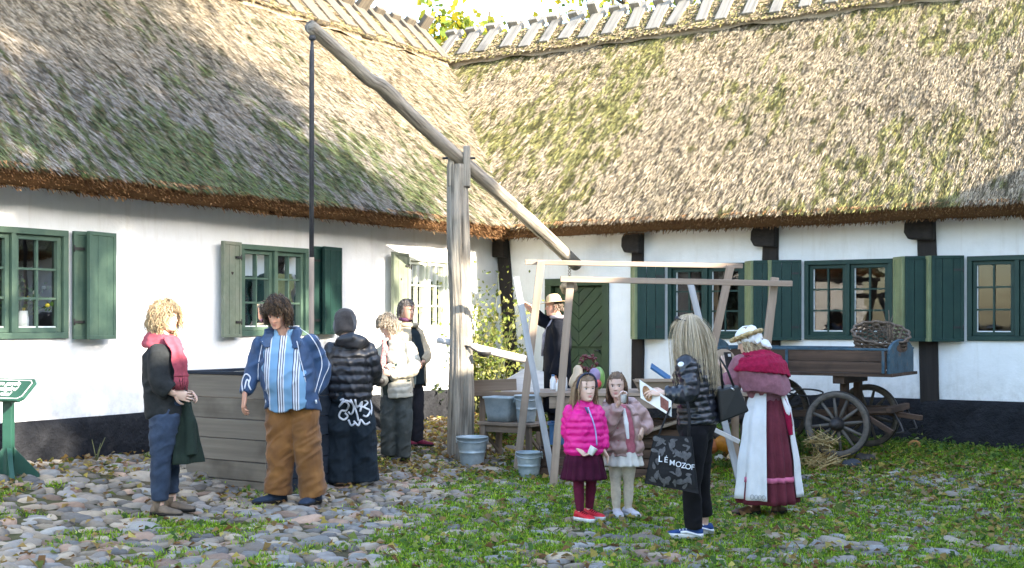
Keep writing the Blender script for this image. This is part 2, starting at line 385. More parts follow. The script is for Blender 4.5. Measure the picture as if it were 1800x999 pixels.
def leaflets(n, x, y, z, size, c, tilt=.5, cup=.25):
    az = rng.uniform(0, 2 * np.pi, n); t1 = rng.normal(0, tilt, n); t2 = rng.normal(0, tilt, n)
    f = np.stack([np.cos(az), np.sin(az), t1], -1); s = np.stack([-np.sin(az), np.cos(az), t2], -1)
    P = np.stack([x, y, z], -1); L = size[:, None]; W = L * rng.uniform(.3, .5, (n, 1)); up = np.array([0, 0, 1.0])
    V = np.stack([P - f * L * .5, P + s * W + up * L * cup, P + f * L * .55, P - s * W + up * L * cup], 1)
    F = np.array([(0, 1, 2), (0, 2, 3)])[None] + (np.arange(n) * 4)[:, None, None]
    return V.reshape(-1, 3), F.reshape(-1, 3), np.repeat(c, 4, 0)
n = 60000
x = rng.uniform(-6.5, 7, n); y = rng.uniform(4.5, 17, n); a, b = dists(x, y); p = np.stack([x, y], -1)
litter = .13 + .75 * sstep((y - 11.6) / 1.5) * sstep((1.0 - x) / 1.5) + .42 * sstep((4.2 - b) / 2) * (x > .5) + .35 * sstep((1.5 - a) / 1.2) + .12 * (x > .5)
ok = (a > .1) & (b > .1) & (np.abs(x) < .47 * y + .8) & (rng.random(n) < litter * (.4 + vnoise(p, 1.6, 9)))
x, y = x[ok], y[ok]; n = len(x)
pal = np.array([(.30, .20, .07), (.42, .33, .08), (.22, .12, .05), (.16, .20, .05), (.34, .26, .14), (.5, .42, .12)])
c = pal[rng.choice(6, n, p=[.25, .17, .22, .16, .14, .06])] * rng.uniform(.7, 1.2, (n, 1))
V, F, cl = leaflets(n, x, y, gz(x, y) + rng.uniform(.015, .05, n), rng.uniform(.03, .075, n), c, .35)
o = build_np('fallen_leaves', V, F, m_leaf, colr=cl); tag(o, kind='stuff')
n = 42000                                                               # low herbs and clover in the grass
x = rng.uniform(-6, 7, n); y = rng.uniform(5, 16, n); a, b = dists(x, y)
ok = (a > .1) & (b > .15) & (np.abs(x) < .47 * y + .8) & (rng.random(n) < grassy(x, y) * (.35 + .65 * sstep((3.2 - b) / 2.2)))
x, y, b = x[ok], y[ok], b[ok]; n = len(x)
c = np.array([(.11, .19, .035), (.075, .14, .035), (.2, .26, .05)])[rng.choice(3, n)] * rng.uniform(.7, 1.2, (n, 1))
V, F, cl = leaflets(n, x, y, gz(x, y) + rng.uniform(.02, .05, n) * (1 + 1.2 * sstep((2.6 - b) / 2)), rng.uniform(.025, .06, n), c, .4)
o = build_np('ground_cover', V, F, m_leaf, colr=cl); tag(o, kind='stuff')

# ---------------------------------------------------------------- farmhouse wings
EAVE_LO, EAVE_HI, RIDGE, WID = (.43, 2.705), (.52, 2.865), 6.36, 3.2
def strands(fr, P, D, Nn, ln, wd, lift, cols, name, parent, tipc=1.0):
    """straw: P roots, D run direction, Nn surface normal"""
    n = len(P); Sd = np.cross(Nn, D); ro = rng.uniform(-.9, .9, n)[:, None]; Sd = Sd * np.cos(ro) + Nn * np.sin(ro)
    D2 = D * np.cos(lift)[:, None] + Nn * np.sin(lift)[:, None]
    V = np.stack([P - Sd * wd[:, None] * .5, P + Sd * wd[:, None] * .5, P + D2 * ln[:, None] + Sd * wd[:, None] * .22, P + D2 * ln[:, None] - Sd * wd[:, None] * .22], 1)
    F = np.arange(n * 4).reshape(n, 4)
    return build_np(name, V.reshape(-1, 3), F, m_thatch, parent, np.repeat(cols, 4, 0))
def w3(fr, s, d, z): return np.stack([fr.o.x + fr.d.x * s + fr.n.x * d, fr.o.y + fr.d.y * s + fr.n.y * d, z + 0 * s], -1)
def v3(fr, a, b, c): a = np.asarray(a, float); return np.stack([fr.d.x * a + fr.n.x * b, fr.d.y * a + fr.n.y * b, c + 0 * a], -1)
def roof(house, fr, smax, mossy, nstr, valley=True, seed=1, green=((.22, .24, .06), (.31, .30, .075), (.13, .165, .05), (.38, .34, .09)), shade_mask=None):
    dh, zh = EAVE_HI; L = math.hypot(dh + WID, RIDGE - zh); ux, uz = -(dh + WID) / L, (RIDGE - zh) / L   # up-slope (d,z)
    ca = np.array
    # body: grid over front slope, ridge, back slope, eave faces
    tt = np.linspace(0, 1, 46); prof = [(EAVE_LO[0] - .42, 2.74), EAVE_LO, (dh - .015, 2.80)] + [(dh + (-WID - dh) * t, zh + (RIDGE - zh) * t) for t in tt]
    prof += [(-2 * WID - .5 + (WID + .5) * (1 - t), 2.87 + (RIDGE - 2.87) * (1 - t)) for t in (.03, .5, 1)] + [(-2 * WID - .35, 2.6)]
    ns = int(smax / .14); V = []
    for d, z in prof:
        lo = d if valley else 0; lo = max(lo, -WID) if d < -WID else lo
        s = np.linspace(lo, smax, ns); V.append(w3(fr, s, d + 0 * s, z))
    V = np.array(V); nrm = v3(fr, 0., uz, -ux)
    bumpy = .05 * (vnoise(V.reshape(-1, 3), 1.3, seed) - .5) + .025 * (vnoise(V.reshape(-1, 3), 5, seed + 1) - .5)
    Vf = V.reshape(-1, 3) + bumpy[:, None] * nrm; m = len(prof)
    I, J = np.meshgrid(np.arange(ns - 1), np.arange(m - 1)); q = (J * ns + I).ravel(); F = np.stack([q, q + 1, q + ns + 1, q + ns], 1)
    under = np.array([(.16, .085, .04) if r < 3 else (.15, .115, .075) for r in range(m)]); cl = np.repeat(under, ns, 0) * (.8 + .4 * vnoise(Vf, 9, 4))[:, None]
    ro = build_np('thatch_roof', Vf, F, m_thatch, house, cl, smooth=True)
    # straw over the slope
    s = rng.uniform(-WID, smax, nstr); t = rng.uniform(-.005, 1, nstr); d = dh + (-WID - dh) * t
    ok = (s > d - .02) if valley else (s > 0); s, t, d = s[ok], t[ok], d[ok]; n = len(s)
    z = zh + (RIDGE - zh) * t; P = w3(fr, s, d, z) + nrm * (rng.uniform(-.01, .012, n) + .05 * (vnoise(w3(fr, s, d, z), 1.3, seed) - .5) + .025 * (vnoise(w3(fr, s, d, z), 5, seed + 1) - .5))[:, None]
    dn = v3(fr, rng.normal(0, .085, n), -ux, -uz); dn /= np.linalg.norm(dn, axis=1)[:, None]
    q2 = np.stack([s, t * L], -1); big = vnoise(q2, .8, seed + 3); fine = vnoise(q2 * np.array([1, .32]), 11, seed + 5); fin2 = vnoise(q2 * np.array([1, .3]), 26, seed + 8)
    moss = mossy(s, t) + .5 * (big - .5) + .38 * (fine - .5) + .4 * (fin2 - .5)
    straw = ca([(.50, .41, .265), (.43, .355, .245), (.56, .47, .33), (.31, .245, .155), (.45, .375, .28)])[rng.choice(5, n)]
    gm_ = ca(green)[rng.choice(4, n)]
    if shade_mask: kd = np.clip(shade_mask(s, t) + .4 * (big - .5), 0, 1)[:, None]; straw = straw * (1 - kd) + ca([(.27, .255, .24), (.21, .195, .18), (.33, .31, .28)])[rng.choice(3, n)] * kd  # greys the straw where tree shade falls: shade put into the colour
    k = np.clip((moss - .45) / .14, 0, 1)[:, None] * rng.uniform(.5, 1, (n, 1)); c = straw * (1 - k) + gm_ * k
    gap_shade = np.clip((fin2 - .62) / .12, 0, 1)[:, None]; c = c * (1 - .55 * gap_shade) * rng.uniform(.72, 1.18, (n, 1)) * np.where(rng.random((n, 1)) < .15, .25, 1)  # shade of the gaps between straws put into the colour as dark streaks
    so = strands(fr, P, dn, np.repeat(nrm[None], n, 0) if nrm.ndim == 1 else nrm, rng.uniform(.04, .105, n), rng.uniform(.004, .0085, n), rng.uniform(.04, .34, n), c, 'straw', ro)
    # cut straw ends along the eave
    n = int(smax * 1900); lo = dh if valley else 0; s = rng.uniform(lo - .1, smax, n); t = rng.random(n)
    d = EAVE_LO[0] - .10 + (dh - EAVE_LO[0] + .10) * t; z = EAVE_LO[1] + .015 + (zh - EAVE_LO[1]) * t + .03 * (vnoise(np.stack([s, s], -1), 2.2, 11) - .5)
    P = w3(fr, s, d, z); D = v3(fr, rng.normal(0, .2, n), .75 + 0 * s, -.62 + rng.normal(0, .15, n)); D /= np.linalg.norm(D, axis=1)[:, None]
    c = ca([(.30, .16, .07), (.20, .105, .05), (.40, .24, .12), (.13, .07, .04)])[rng.choice(4, n)] * rng.uniform(.7, 1.2, (n, 1))
    n3 = np.repeat(v3(fr, 0., .6, .8)[None], n, 0)
    strands(fr, P, D, n3, rng.uniform(.04, .10, n), rng.uniform(.008, .018, n), rng.uniform(-.2, .3, n), c, 'eave_straw', ro)
    return ro
def ridge_boards(house, fr, s0, s1, step=.43, m=None, wk=1.0):
    # raised roll of straw under the boards
    cap = MB(); segs = np.arange(s0, s1 + .01, .2); rs = []
    for s in segs:
        h = .02 * math.sin(s * 3.1) + .02 * math.sin(s * 7.7)
        rs.append([fr.pt(s, -WID + dx, RIDGE + dz + h) for dx, dz in ((.52, -.46), (.50, -.36), (.3, -.14), (.12, .05), (0, .10), (-.12, .05), (-.3, -.14), (-.5, -.36), (-.52, -.46))])
    cap.rings(rs, closed=False, cap=False, col=(.30, .24, .165)); cp = cap.build('ridge_roll', m_thatch, house)
    n = int((s1 - s0) * 4200); s = rng.uniform(s0, s1, n); dx = rng.uniform(.06, .5, n); P = w3(fr, s, -WID + dx, RIDGE + .185 - 1.06 * dx)
    nn = np.repeat(v3(fr, 0., .7, .71)[None], n, 0); D = v3(fr, rng.normal(0, .25, n), .71 + 0 * s, -.7 + 0 * s); D /= np.linalg.norm(D, axis=1)[:, None]
    c = np.array([(.34, .27, .18), (.27, .21, .13), (.28, .26, .09), (.40, .33, .22)])[rng.choice(4, n)] * rng.uniform(.75, 1.15, (n, 1))
    strands(fr, P, D, nn, rng.uniform(.06, .16, n), rng.uniform(.01, .022, n), rng.uniform(.05, .35, n), c, 'ridge_straw', cp)
    s = s0 + .12
    while s < s1:
        for side in (1, -1):
            mb = MB(); L1 = (.68 + random.uniform(-.07, .07)) * (1 + .5 * (wk - 1)); sk = random.uniform(-.05, .05); so = side * .04
            def q(t): return fr.pt(s + so + sk * t, -WID + side * (.0 + .69 * t * L1) , RIDGE + .20 - .72 * t * L1)
            up = fr.vec(0, side * .7, .7); w = random.uniform(.16, .22) * wk
            mb.bar(q(-.34 if random.random() < .3 and side < 0 else -.16), q(1), w, .085, up); mb.build('ridge_board', m, house, bevel=.008)
        s += step * random.uniform(.9, 1.12)

def wall_mesh(fr, s0, s1, z0, z1, ops, d=0, rev=.16):
    mb = MB(); S_ = sorted({s0, s1, *[o[0] for o in ops], *[o[1] for o in ops]}); Z_ = sorted({z0, z1, *[o[2] for o in ops], *[o[3] for o in ops]})
    for a0, a1 in zip(S_, S_[1:]):
        for b0, b1 in zip(Z_, Z_[1:]):
            if any(o[0] - 1e-6 <= a0 and a1 <= o[1] + 1e-6 and o[2] - 1e-6 <= b0 and b1 <= o[3] + 1e-6 for o in ops): continue
            mb.add([fr.pt(a0, d, b0), fr.pt(a1, d, b0), fr.pt(a1, d, b1), fr.pt(a0, d, b1)], [(0, 1, 2, 3)], smooth=False)
    for o in ops:
        c = [(o[0], o[2]), (o[1], o[2]), (o[1], o[3]), (o[0], o[3])]
        for i in range(4):
            p, q = c[i], c[(i + 1) % 4]
            mb.add([fr.pt(p[0], d, p[1]), fr.pt(q[0], d, q[1]), fr.pt(q[0], d - rev, q[1]), fr.pt(p[0], d - rev, p[1])], [(0, 1, 2, 3)], smooth=False)
    return mb
def window(house, fr, s0, s1, z0, z1, frame_mat, stay=True, bars=None):
    mb = MB(); N3 = fr.vec(0, 1)
    def hb(a0, a1, z, h, d, t): mb.bar(fr.pt(a0, d, z), fr.pt(a1, d, z), t, h, (0, 0, 1))
    def vb(a, b0, b1, w, d, t): mb.bar(fr.pt(a, d, b0), fr.pt(a, d, b1), w, t, N3)
    fw = .055
    hb(s0, s1, z0 + fw / 2, fw, -.02, .10); hb(s0, s1, z1 - fw / 2, fw, -.02, .10)
    for a in (s0 + fw / 2, s1 - fw / 2): vb(a, z0 + fw, z1 - fw, fw, -.02, .10)
    mid = (s0 + s1) / 2; vb(mid, z0 + fw, z1 - fw, .05, -.015, .09)
    w = mb.build('window', frame_mat, house, bevel=.004)
    cs = MB(); gb = MB(); pt = MB(); gp = MB()
    for a0, a1 in ((s0 + fw, mid - .025), (mid + .025, s1 - fw)):
        st = .042; b0, b1 = z0 + fw, z1 - fw
        for a in (a0 + st / 2 + .002, a1 - st / 2 - .002): cs.bar(fr.pt(a, -.03, b0 + .002), fr.pt(a, -.03, b1 - .002), st, .05, N3)
        for zz in (b0 + st / 2 + .002, b1 - st / 2 - .002): cs.bar(fr.pt(a0 + st, -.031, zz), fr.pt(a1 - st, -.031, zz), .05, st, (0, 0, 1))
        i0, i1, j0, j1 = a0 + st, a1 - st, b0 + st, b1 - st
        gb.bar(fr.pt((i0 + i1) / 2, -.035, j0), fr.pt((i0 + i1) / 2, -.035, j1), .02, .03, N3)
        for k in (1, 2): zz = j0 + (j1 - j0) * k / 3; gb.bar(fr.pt(i0, -.036, zz), fr.pt(i1, -.036, zz), .03, .02, (0, 0, 1))
        pt.bar(fr.pt(i0, -.037, j0 + .007), fr.pt(i1, -.037, j0 + .007), .02, .014, (0, 0, 1))
        sd = i0 + .006 if fr is FR else i1 - .006; pt.bar(fr.pt(sd, -.038, j0 + .015), fr.pt(sd, -.038, j1), .012, .02, N3)
        gp.add([fr.pt(i0, -.045, j0), fr.pt(i1, -.045, j0), fr.pt(i1, -.045, j1), fr.pt(i0, -.045, j1)], [(0, 1, 2, 3)], smooth=False)
    cs.build('casement', frame_mat, w, bevel=.003); gb.build('glazing_bars', bars or frame_mat, w); pt.build('putty', m_putty, w); gp.build('pane', m_glass, w)
    return w
def leaf_board(mb, fr, s, d, ds, dd, wd, z0, z1, t=.03):
    """shutter leaf from hinge point (s,d) along unit (ds,dd)"""
    ax = fr.vec(ds, dd); nn = fr.vec(-dd, ds)
    if nn.dot(fr.vec(0, 1)) < 0: nn = -nn
    h = Vector(fr.pt(s, d, (z0 + z1) / 2)); c = h + ax * (wd / 2)
    for i in range(3): mb.obox(c + ax * (wd / 3 * (i - 1)) + nn * (.0015 * (i % 2)), (ax, (0, 0, 1), nn), (wd / 6 - .002, (z1 - z0) / 2, t / 2))
    b = .035
    for k in (-1, 1):
        mb.obox(c + nn * (t / 2 + .004) + Vector((0, 0, k * ((z1 - z0) / 2 - b / 2))), (ax, (0, 0, 1), nn), (wd / 2, b / 2, .006))
        mb.obox(c + nn * (t / 2 + .004) + ax * (k * (wd / 2 - b / 2)), (ax, (0, 0, 1), nn), (b / 2, (z1 - z0) / 2 - b, .006))
    return c, ax, nn
def shutter(house, fr, s, sg, wd, th, z0, z1, m1, fold=None, heart=False, m2=None):
    mb = MB(); c, ax, nn = leaf_board(mb, fr, s, .045, sg * math.cos(th), math.sin(th), wd, z0, z1)
    o = mb.build('shutter', m1, house, bevel=.003)
    for zz in (z0 + .16, z1 - .16):
        hg = MB(); hg.obox(fr.pt(s + sg * .05, .075 + .04 * math.sin(th), zz), (ax, (0, 0, 1), nn), (.05, .012, .004)); hg.tube([fr.pt(s, .068, zz - .03), fr.pt(s, .068, zz + .03)], .009, 8); hg.build('hinge', m_iron, o)
    if heart:
        pl = [(16 * math.sin(t) ** 3 / 16, (13 * math.cos(t) - 5 * math.cos(2 * t) - 2 * math.cos(3 * t) - math.cos(4 * t)) / 16) for t in np.linspace(0, 2 * math.pi, 20, endpoint=False)]
        hb = MB(); cc = c + Vector((0, 0, (z1 - z0) * .17)) + nn * .0155; hb.prism([cc + ax * (x * .02) + Vector((0, 0, y * .02)) for x, y in pl], nn * .002); hb.build('dark_heart', m_dark, o)  # raised dark heart stands in for the shaded hole
    if fold:
        w2, th2 = fold; mb = MB(); e = (s + sg * (wd + .012) * math.cos(th), .045 + (wd + .012) * math.sin(th))
        leaf_board(mb, fr, e[0], e[1], sg * math.cos(th2), math.sin(th2), w2, z0, z1); mb.build('folding_leaf', m2 or m1, o, bevel=.003)
    return o

# left wing -------------------------------------------------------------------
hl = thing('farmhouse', 'whitewashed thatched wing along the left with mossy roof and sunlit wall', 'farmhouse', FL.pt(6, 0, .2), 'thatched wings round the yard')
LW = [(7.2, 8.34), (3.95, 5.02), (1.2, 2.1)]; ops = [(a, b, 1.41, 2.39) for a, b in LW]
wall_mesh(FL, 0, 17, .1, 2.95, ops).build('wall', m_lime, hl)
mb = MB()                                                                # tarred plinth with a rough stony face
ss = np.arange(.033, 17, .09); zz = np.array([0, .13, .27, .38, .46, .52, .52]); dd = np.array([.05, .05, .045, .042, .038, .03, -.01])
P = [[FL.pt(s, d + (.02 * noise.noise((s * 2.5, z * 6, 3)) + .012 * noise.noise((s * 9, z * 14, 5)) if i < 5 else 0), .16 + z + (.008 * noise.noise((s * 2, 1, 1)) if i > 4 else 0)) for i, (z, d) in enumerate(zip(zz, dd))] for s in ss]
mb.rings(P, closed=False, cap=False); mb.build('plinth', m_tar, hl)
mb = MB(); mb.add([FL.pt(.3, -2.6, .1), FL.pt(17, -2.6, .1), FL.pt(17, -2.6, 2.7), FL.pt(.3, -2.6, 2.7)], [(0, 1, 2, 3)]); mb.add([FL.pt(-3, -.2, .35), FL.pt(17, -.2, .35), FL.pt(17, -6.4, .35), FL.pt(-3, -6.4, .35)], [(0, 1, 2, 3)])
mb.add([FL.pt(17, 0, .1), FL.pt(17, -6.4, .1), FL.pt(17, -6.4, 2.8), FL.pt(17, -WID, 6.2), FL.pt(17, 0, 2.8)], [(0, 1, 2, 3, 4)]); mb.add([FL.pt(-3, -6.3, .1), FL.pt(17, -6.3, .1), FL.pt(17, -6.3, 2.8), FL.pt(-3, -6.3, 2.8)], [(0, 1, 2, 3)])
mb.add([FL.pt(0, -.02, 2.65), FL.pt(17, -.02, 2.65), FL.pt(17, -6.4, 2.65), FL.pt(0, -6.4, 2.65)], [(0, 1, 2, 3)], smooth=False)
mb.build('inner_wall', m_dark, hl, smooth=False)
m_lgreen = mat('mid_green_paint', [(.3, (.055, .10, .072)), (.75, (.09, .145, .10))], 6, .55, .15, 60, two=((.12, .17, .11), 2, .5, .8))  # mid green with random paler patches
m_sungreygreen = mat('sunlit_grey_green_paint', [(.3, (.13, .155, .105)), (.75, (.20, .225, .16))], 8, .6, .2, 50, two=((.24, .24, .18), 3, .5, .8))  # shutter green with the sunlit paleness put into the colour
m_sunlitgreen = mat('sunlit_green_paint', [(.3, (.5, .52, .42)), (.75, (.6, .62, .52))], 6, .55, .1)  # green frame with its overexposed sunlit tone put into the colour
for i, (a, b) in enumerate(LW): window(hl, FL, a, b, 1.41, 2.39, m_sunlitgreen if i == 2 else m_lgreen)
shutter(hl, FL, 7.17, -1, .42, R(7), 1.40, 2.39, m_lgreen, fold=(.36, R(170)))
shutter(hl, FL, 5.05, 1, .31, R(9), 1.40, 2.40, m_sungreygreen, heart=True)
shutter(hl, FL, 3.92, -1, .44, R(5), 1.42, 2.42, m_green, fold=(.36, R(172)))
shutter(hl, FL, 2.13, 1, .42, R(10), 1.42, 2.42, m_sungreygreen, heart=True)
shutter(hl, FL, 8.37, 1, .42, R(10), 1.40, 2.39, m_lgreen)
roof(hl, FL, 17, lambda s, t: .25 + .44 * np.clip((.62 - t) * 1.6, -.4, 1) * np.clip((s - .2) / 3.5, 0, 1.0) + .05 * np.clip((s - 5) / 3, 0, 1), 640000, seed=21, green=((.085, .15, .035), (.12, .185, .045), (.055, .10, .03), (.19, .22, .06)), shade_mask=lambda s, t: np.clip((.75 - t) * 2, 0, 1) * np.clip((s - .6) / 3, 0, 1))  # moss is real; its dark palette and the greyed straw paint in tree shade
ridge_boards(hl, FL, -WID + .6, 8.5, .40, wood('brown_weathered_board', (.05, .043, .034), (.14, .12, .095), bump=.8), 1.3)

# back wing -------------------------------------------------------------------
hr = thing('farmhouse', 'whitewashed half-timbered thatched wing across the back with green door and shutters', 'farmhouse', FR.pt(6, 0, .2), 'thatched wings round the yard')
RW = [(2.62, 3.67), (4.43, 5.49), (6.32, 7.38)]; ops = [(a, b, 1.35, 2.30) for a, b in RW] + [(.80, 1.74, .1, 2.13)]
wall_mesh(FR, 0, 13.5, .05, 2.95, ops).build('wall', m_lime, hr)
mb = MB(); ss = np.concatenate([np.arange(1.95, 13.5, .08)])
def plprof(s): return [[FR.pt(s, d + (.05 * noise.noise((s * 1.9, z * 5, 7)) + .02 * noise.noise((s * 7, z * 12, 5)) if i < 5 else 0), .06 + z) for i, (z, d) in enumerate(zip([0, .16, .32, .46, .56, .62, .62], [.10, .10, .08, .06, .05, .035, -.01]))]][0]
mb.rings([plprof(s) for s in ss], closed=False, cap=False); mb.build('plinth', m_tar, hr)
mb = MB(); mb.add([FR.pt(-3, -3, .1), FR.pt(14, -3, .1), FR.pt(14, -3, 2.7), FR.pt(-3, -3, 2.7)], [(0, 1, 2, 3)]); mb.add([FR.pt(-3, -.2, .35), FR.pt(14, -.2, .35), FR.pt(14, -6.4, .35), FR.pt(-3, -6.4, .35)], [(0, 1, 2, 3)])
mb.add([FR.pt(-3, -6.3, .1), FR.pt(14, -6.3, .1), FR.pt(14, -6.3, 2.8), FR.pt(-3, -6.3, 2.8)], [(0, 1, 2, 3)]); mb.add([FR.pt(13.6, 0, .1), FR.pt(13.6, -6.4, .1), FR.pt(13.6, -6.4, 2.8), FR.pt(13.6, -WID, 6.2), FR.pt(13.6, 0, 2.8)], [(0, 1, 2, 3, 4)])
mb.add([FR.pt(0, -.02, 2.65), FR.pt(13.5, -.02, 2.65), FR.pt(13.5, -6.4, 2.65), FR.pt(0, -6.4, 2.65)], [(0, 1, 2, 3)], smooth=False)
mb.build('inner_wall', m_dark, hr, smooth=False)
for i, (a, b) in enumerate(RW): window(hr, FR, a, b, 1.35, 2.30, m_green)
for a, b in RW:
    shutter(hr, FR, a - .03, -1, .35, R(26), 1.34, 2.31, m_green, fold=(.24, R(-50)), m2=m_bouncegreen)
    shutter(hr, FR, b + .03, 1, .25, R(50), 1.34, 2.31, m_bouncegreen, fold=(.32, R(-28)), m2=m_green)
def post(sc, w, z0, z1, lean=0, block=True, sd=0):
    mb = MB(); rs = []
    for z in np.linspace(z0, z1, 14):
        c = sc + lean * (z1 - z) / (z1 - z0) + .012 * noise.noise((sd, z * 2, 0)); hw = w / 2 * (1 + .1 * noise.noise((sd + 5, z * 3, 0)))
        rs.append([FR.pt(c - hw, -.01, z), FR.pt(c + hw, -.01, z), FR.pt(c + hw, .032, z), FR.pt(c + hw - .012, .042, z), FR.pt(c - hw + .012, .042, z), FR.pt(c - hw, .032, z)])
    mb.rings(rs, gr=[(p.z, sd + i % 6 * .1, sd) for r in rs for i, p in enumerate(r)])
    o = mb.build('timber_post', m_oak, hr, smooth=False)
    if block:
        mb = MB(); c0 = sc - .02; pl = [(c0 + w * .6, z1 - .27), (c0 + w * .6, z1), (c0 - w * .75, z1), (c0 - w * .95, z1 - .07), (c0 - w * .98, z1 - .17), (c0 - w * .75, z1 - .25)]
        mb.prism([FR.pt(a, .015, z) for a, z in pl], FR.vec(0, .13)); mb.build('tie_beam_end', m_oak, o, bevel=.02)
post(.09, .20, .4, 2.72, .20, True, 1); post(2.19, .17, .5, 2.72, .0, True, 2); post(4.0, .20, .5, 2.74, .03, True, 3); post(5.87, .21, .5, 2.76, .04, True, 4); post(8.1, .2, .5, 2.76, 0, True, 5)
# plank door with herringbone boards
mb = MB()
for a in (.83, 1.71): mb.bar(FR.pt(a, -.03, .15), FR.pt(a, -.03, 2.05), .10, .12, FR.vec(0, 1))
mb.bar(FR.pt(.78, -.03, 2.10), FR.pt(1.76, -.03, 2.10), .12, .10)
m_door = mat('door_green', [(.3, (.030, .052, .024)), (.75, (.050, .078, .036))], 5, .6, .3, 40, two=((.035, .045, .03), 3, .5, .8))
dr = mb.build('door', m_door, hr, bevel=.006)
lf = MB(); x0, x1 = .89, 1.655; mid = (x0 + x1) / 2
lf.add([FR.pt(x0, -.075, .2), FR.pt(x1, -.075, .2), FR.pt(x1, -.075, 2.04), FR.pt(x0, -.075, 2.04)], [(0, 1, 2, 3)], smooth=False)
def chev(zlo, zhi, up):
    hw = (x1 - x0) / 2; bw = .125
    for sd in (-1, 1):
        zz = zlo - hw - bw
        while zz < zhi + bw:
            # board between centre line and edge, sloping 45 degrees, clipped to the panel
            q = [(0, zz), (hw, zz + up * hw), (hw, zz + up * hw + bw * 1.35), (0, zz + bw * 1.35)]
            out = q
            for lim, sgn in ((zlo, 1), (zhi, -1)):
                nw = []
                for i in range(len(out)):
                    p, r = out[i], out[(i + 1) % len(out)]; ip, ir = sgn * (p[1] - lim) >= 0, sgn * (r[1] - lim) >= 0
                    if ip: nw.append(p)
                    if ip != ir: t = (lim - p[1]) / (r[1] - p[1]); nw.append((p[0] + t * (r[0] - p[0]), lim))
                out = nw
                if not out: break
            if len(out) >= 3 and max(p[1] for p in out) - min(p[1] for p in out) > .02:
                lf.prism([FR.pt(mid + sd * max(.001, p[0]), -.072, p[1]) for p in out], FR.vec(0, .024))
            zz += bw * 1.41
chev(.22, 1.20, -1); chev(1.23, 2.03, 1)
lf.build('door_leaf', m_door, dr, bevel=.007)
hd = MB(); hd.tube([FR.pt(1.60, -.04, 1.18), FR.pt(1.60, .0, 1.18), FR.pt(1.54, .0, 1.18)], .010, 8); hd.build('handle', m_iron, dr)
mb = MB(); mb.obox(FR.pt(1.27, .2, .18), (FR.vec(1, 0), FR.vec(0, 1), (0, 0, 1)), (.62, .25, .07)); mb.build('doorstep', mat('step_stone', [(.3, (.25, .24, .22)), (.7, (.36, .34, .31))], 6, .8, .4), hr, bevel=.02)
roof(hr, FR, 13.5, lambda s, t: .42 + .08 * t, 640000, seed=41)
ridge_boards(hr, FR, -WID + .1, 9.5, .40, wood('weathered_board', (.10, .09, .075), (.27, .25, .215), bump=.8))

# right wing: stands just outside the frame and shades the yard ------------------
he = thing('farmhouse', 'thatched wing on the right that closes the yard, out of the picture', 'farmhouse', FE.pt(6, 0, 0), 'thatched wings round the yard')
wall_mesh(FE, .5, 24, -.3, 2.95, []).build('wall', m_lime, he)
mb = MB(); mb.add([FE.pt(24, 0, -.3), FE.pt(24, -6.4, -.3), FE.pt(24, -6.4, 2.8), FE.pt(24, -WID, 6.2), FE.pt(24, 0, 2.8)], [(0, 1, 2, 3, 4)]); mb.add([FE.pt(-3, -6.3, -.3), FE.pt(24, -6.3, -.3), FE.pt(24, -6.3, 2.8), FE.pt(-3, -6.3, 2.8)], [(0, 1, 2, 3)]); mb.build('gable', m_lime, he, smooth=False)
roof(he, FE, 24, lambda s, t: .40 + 0 * s, 30000, valley=True, seed=61)
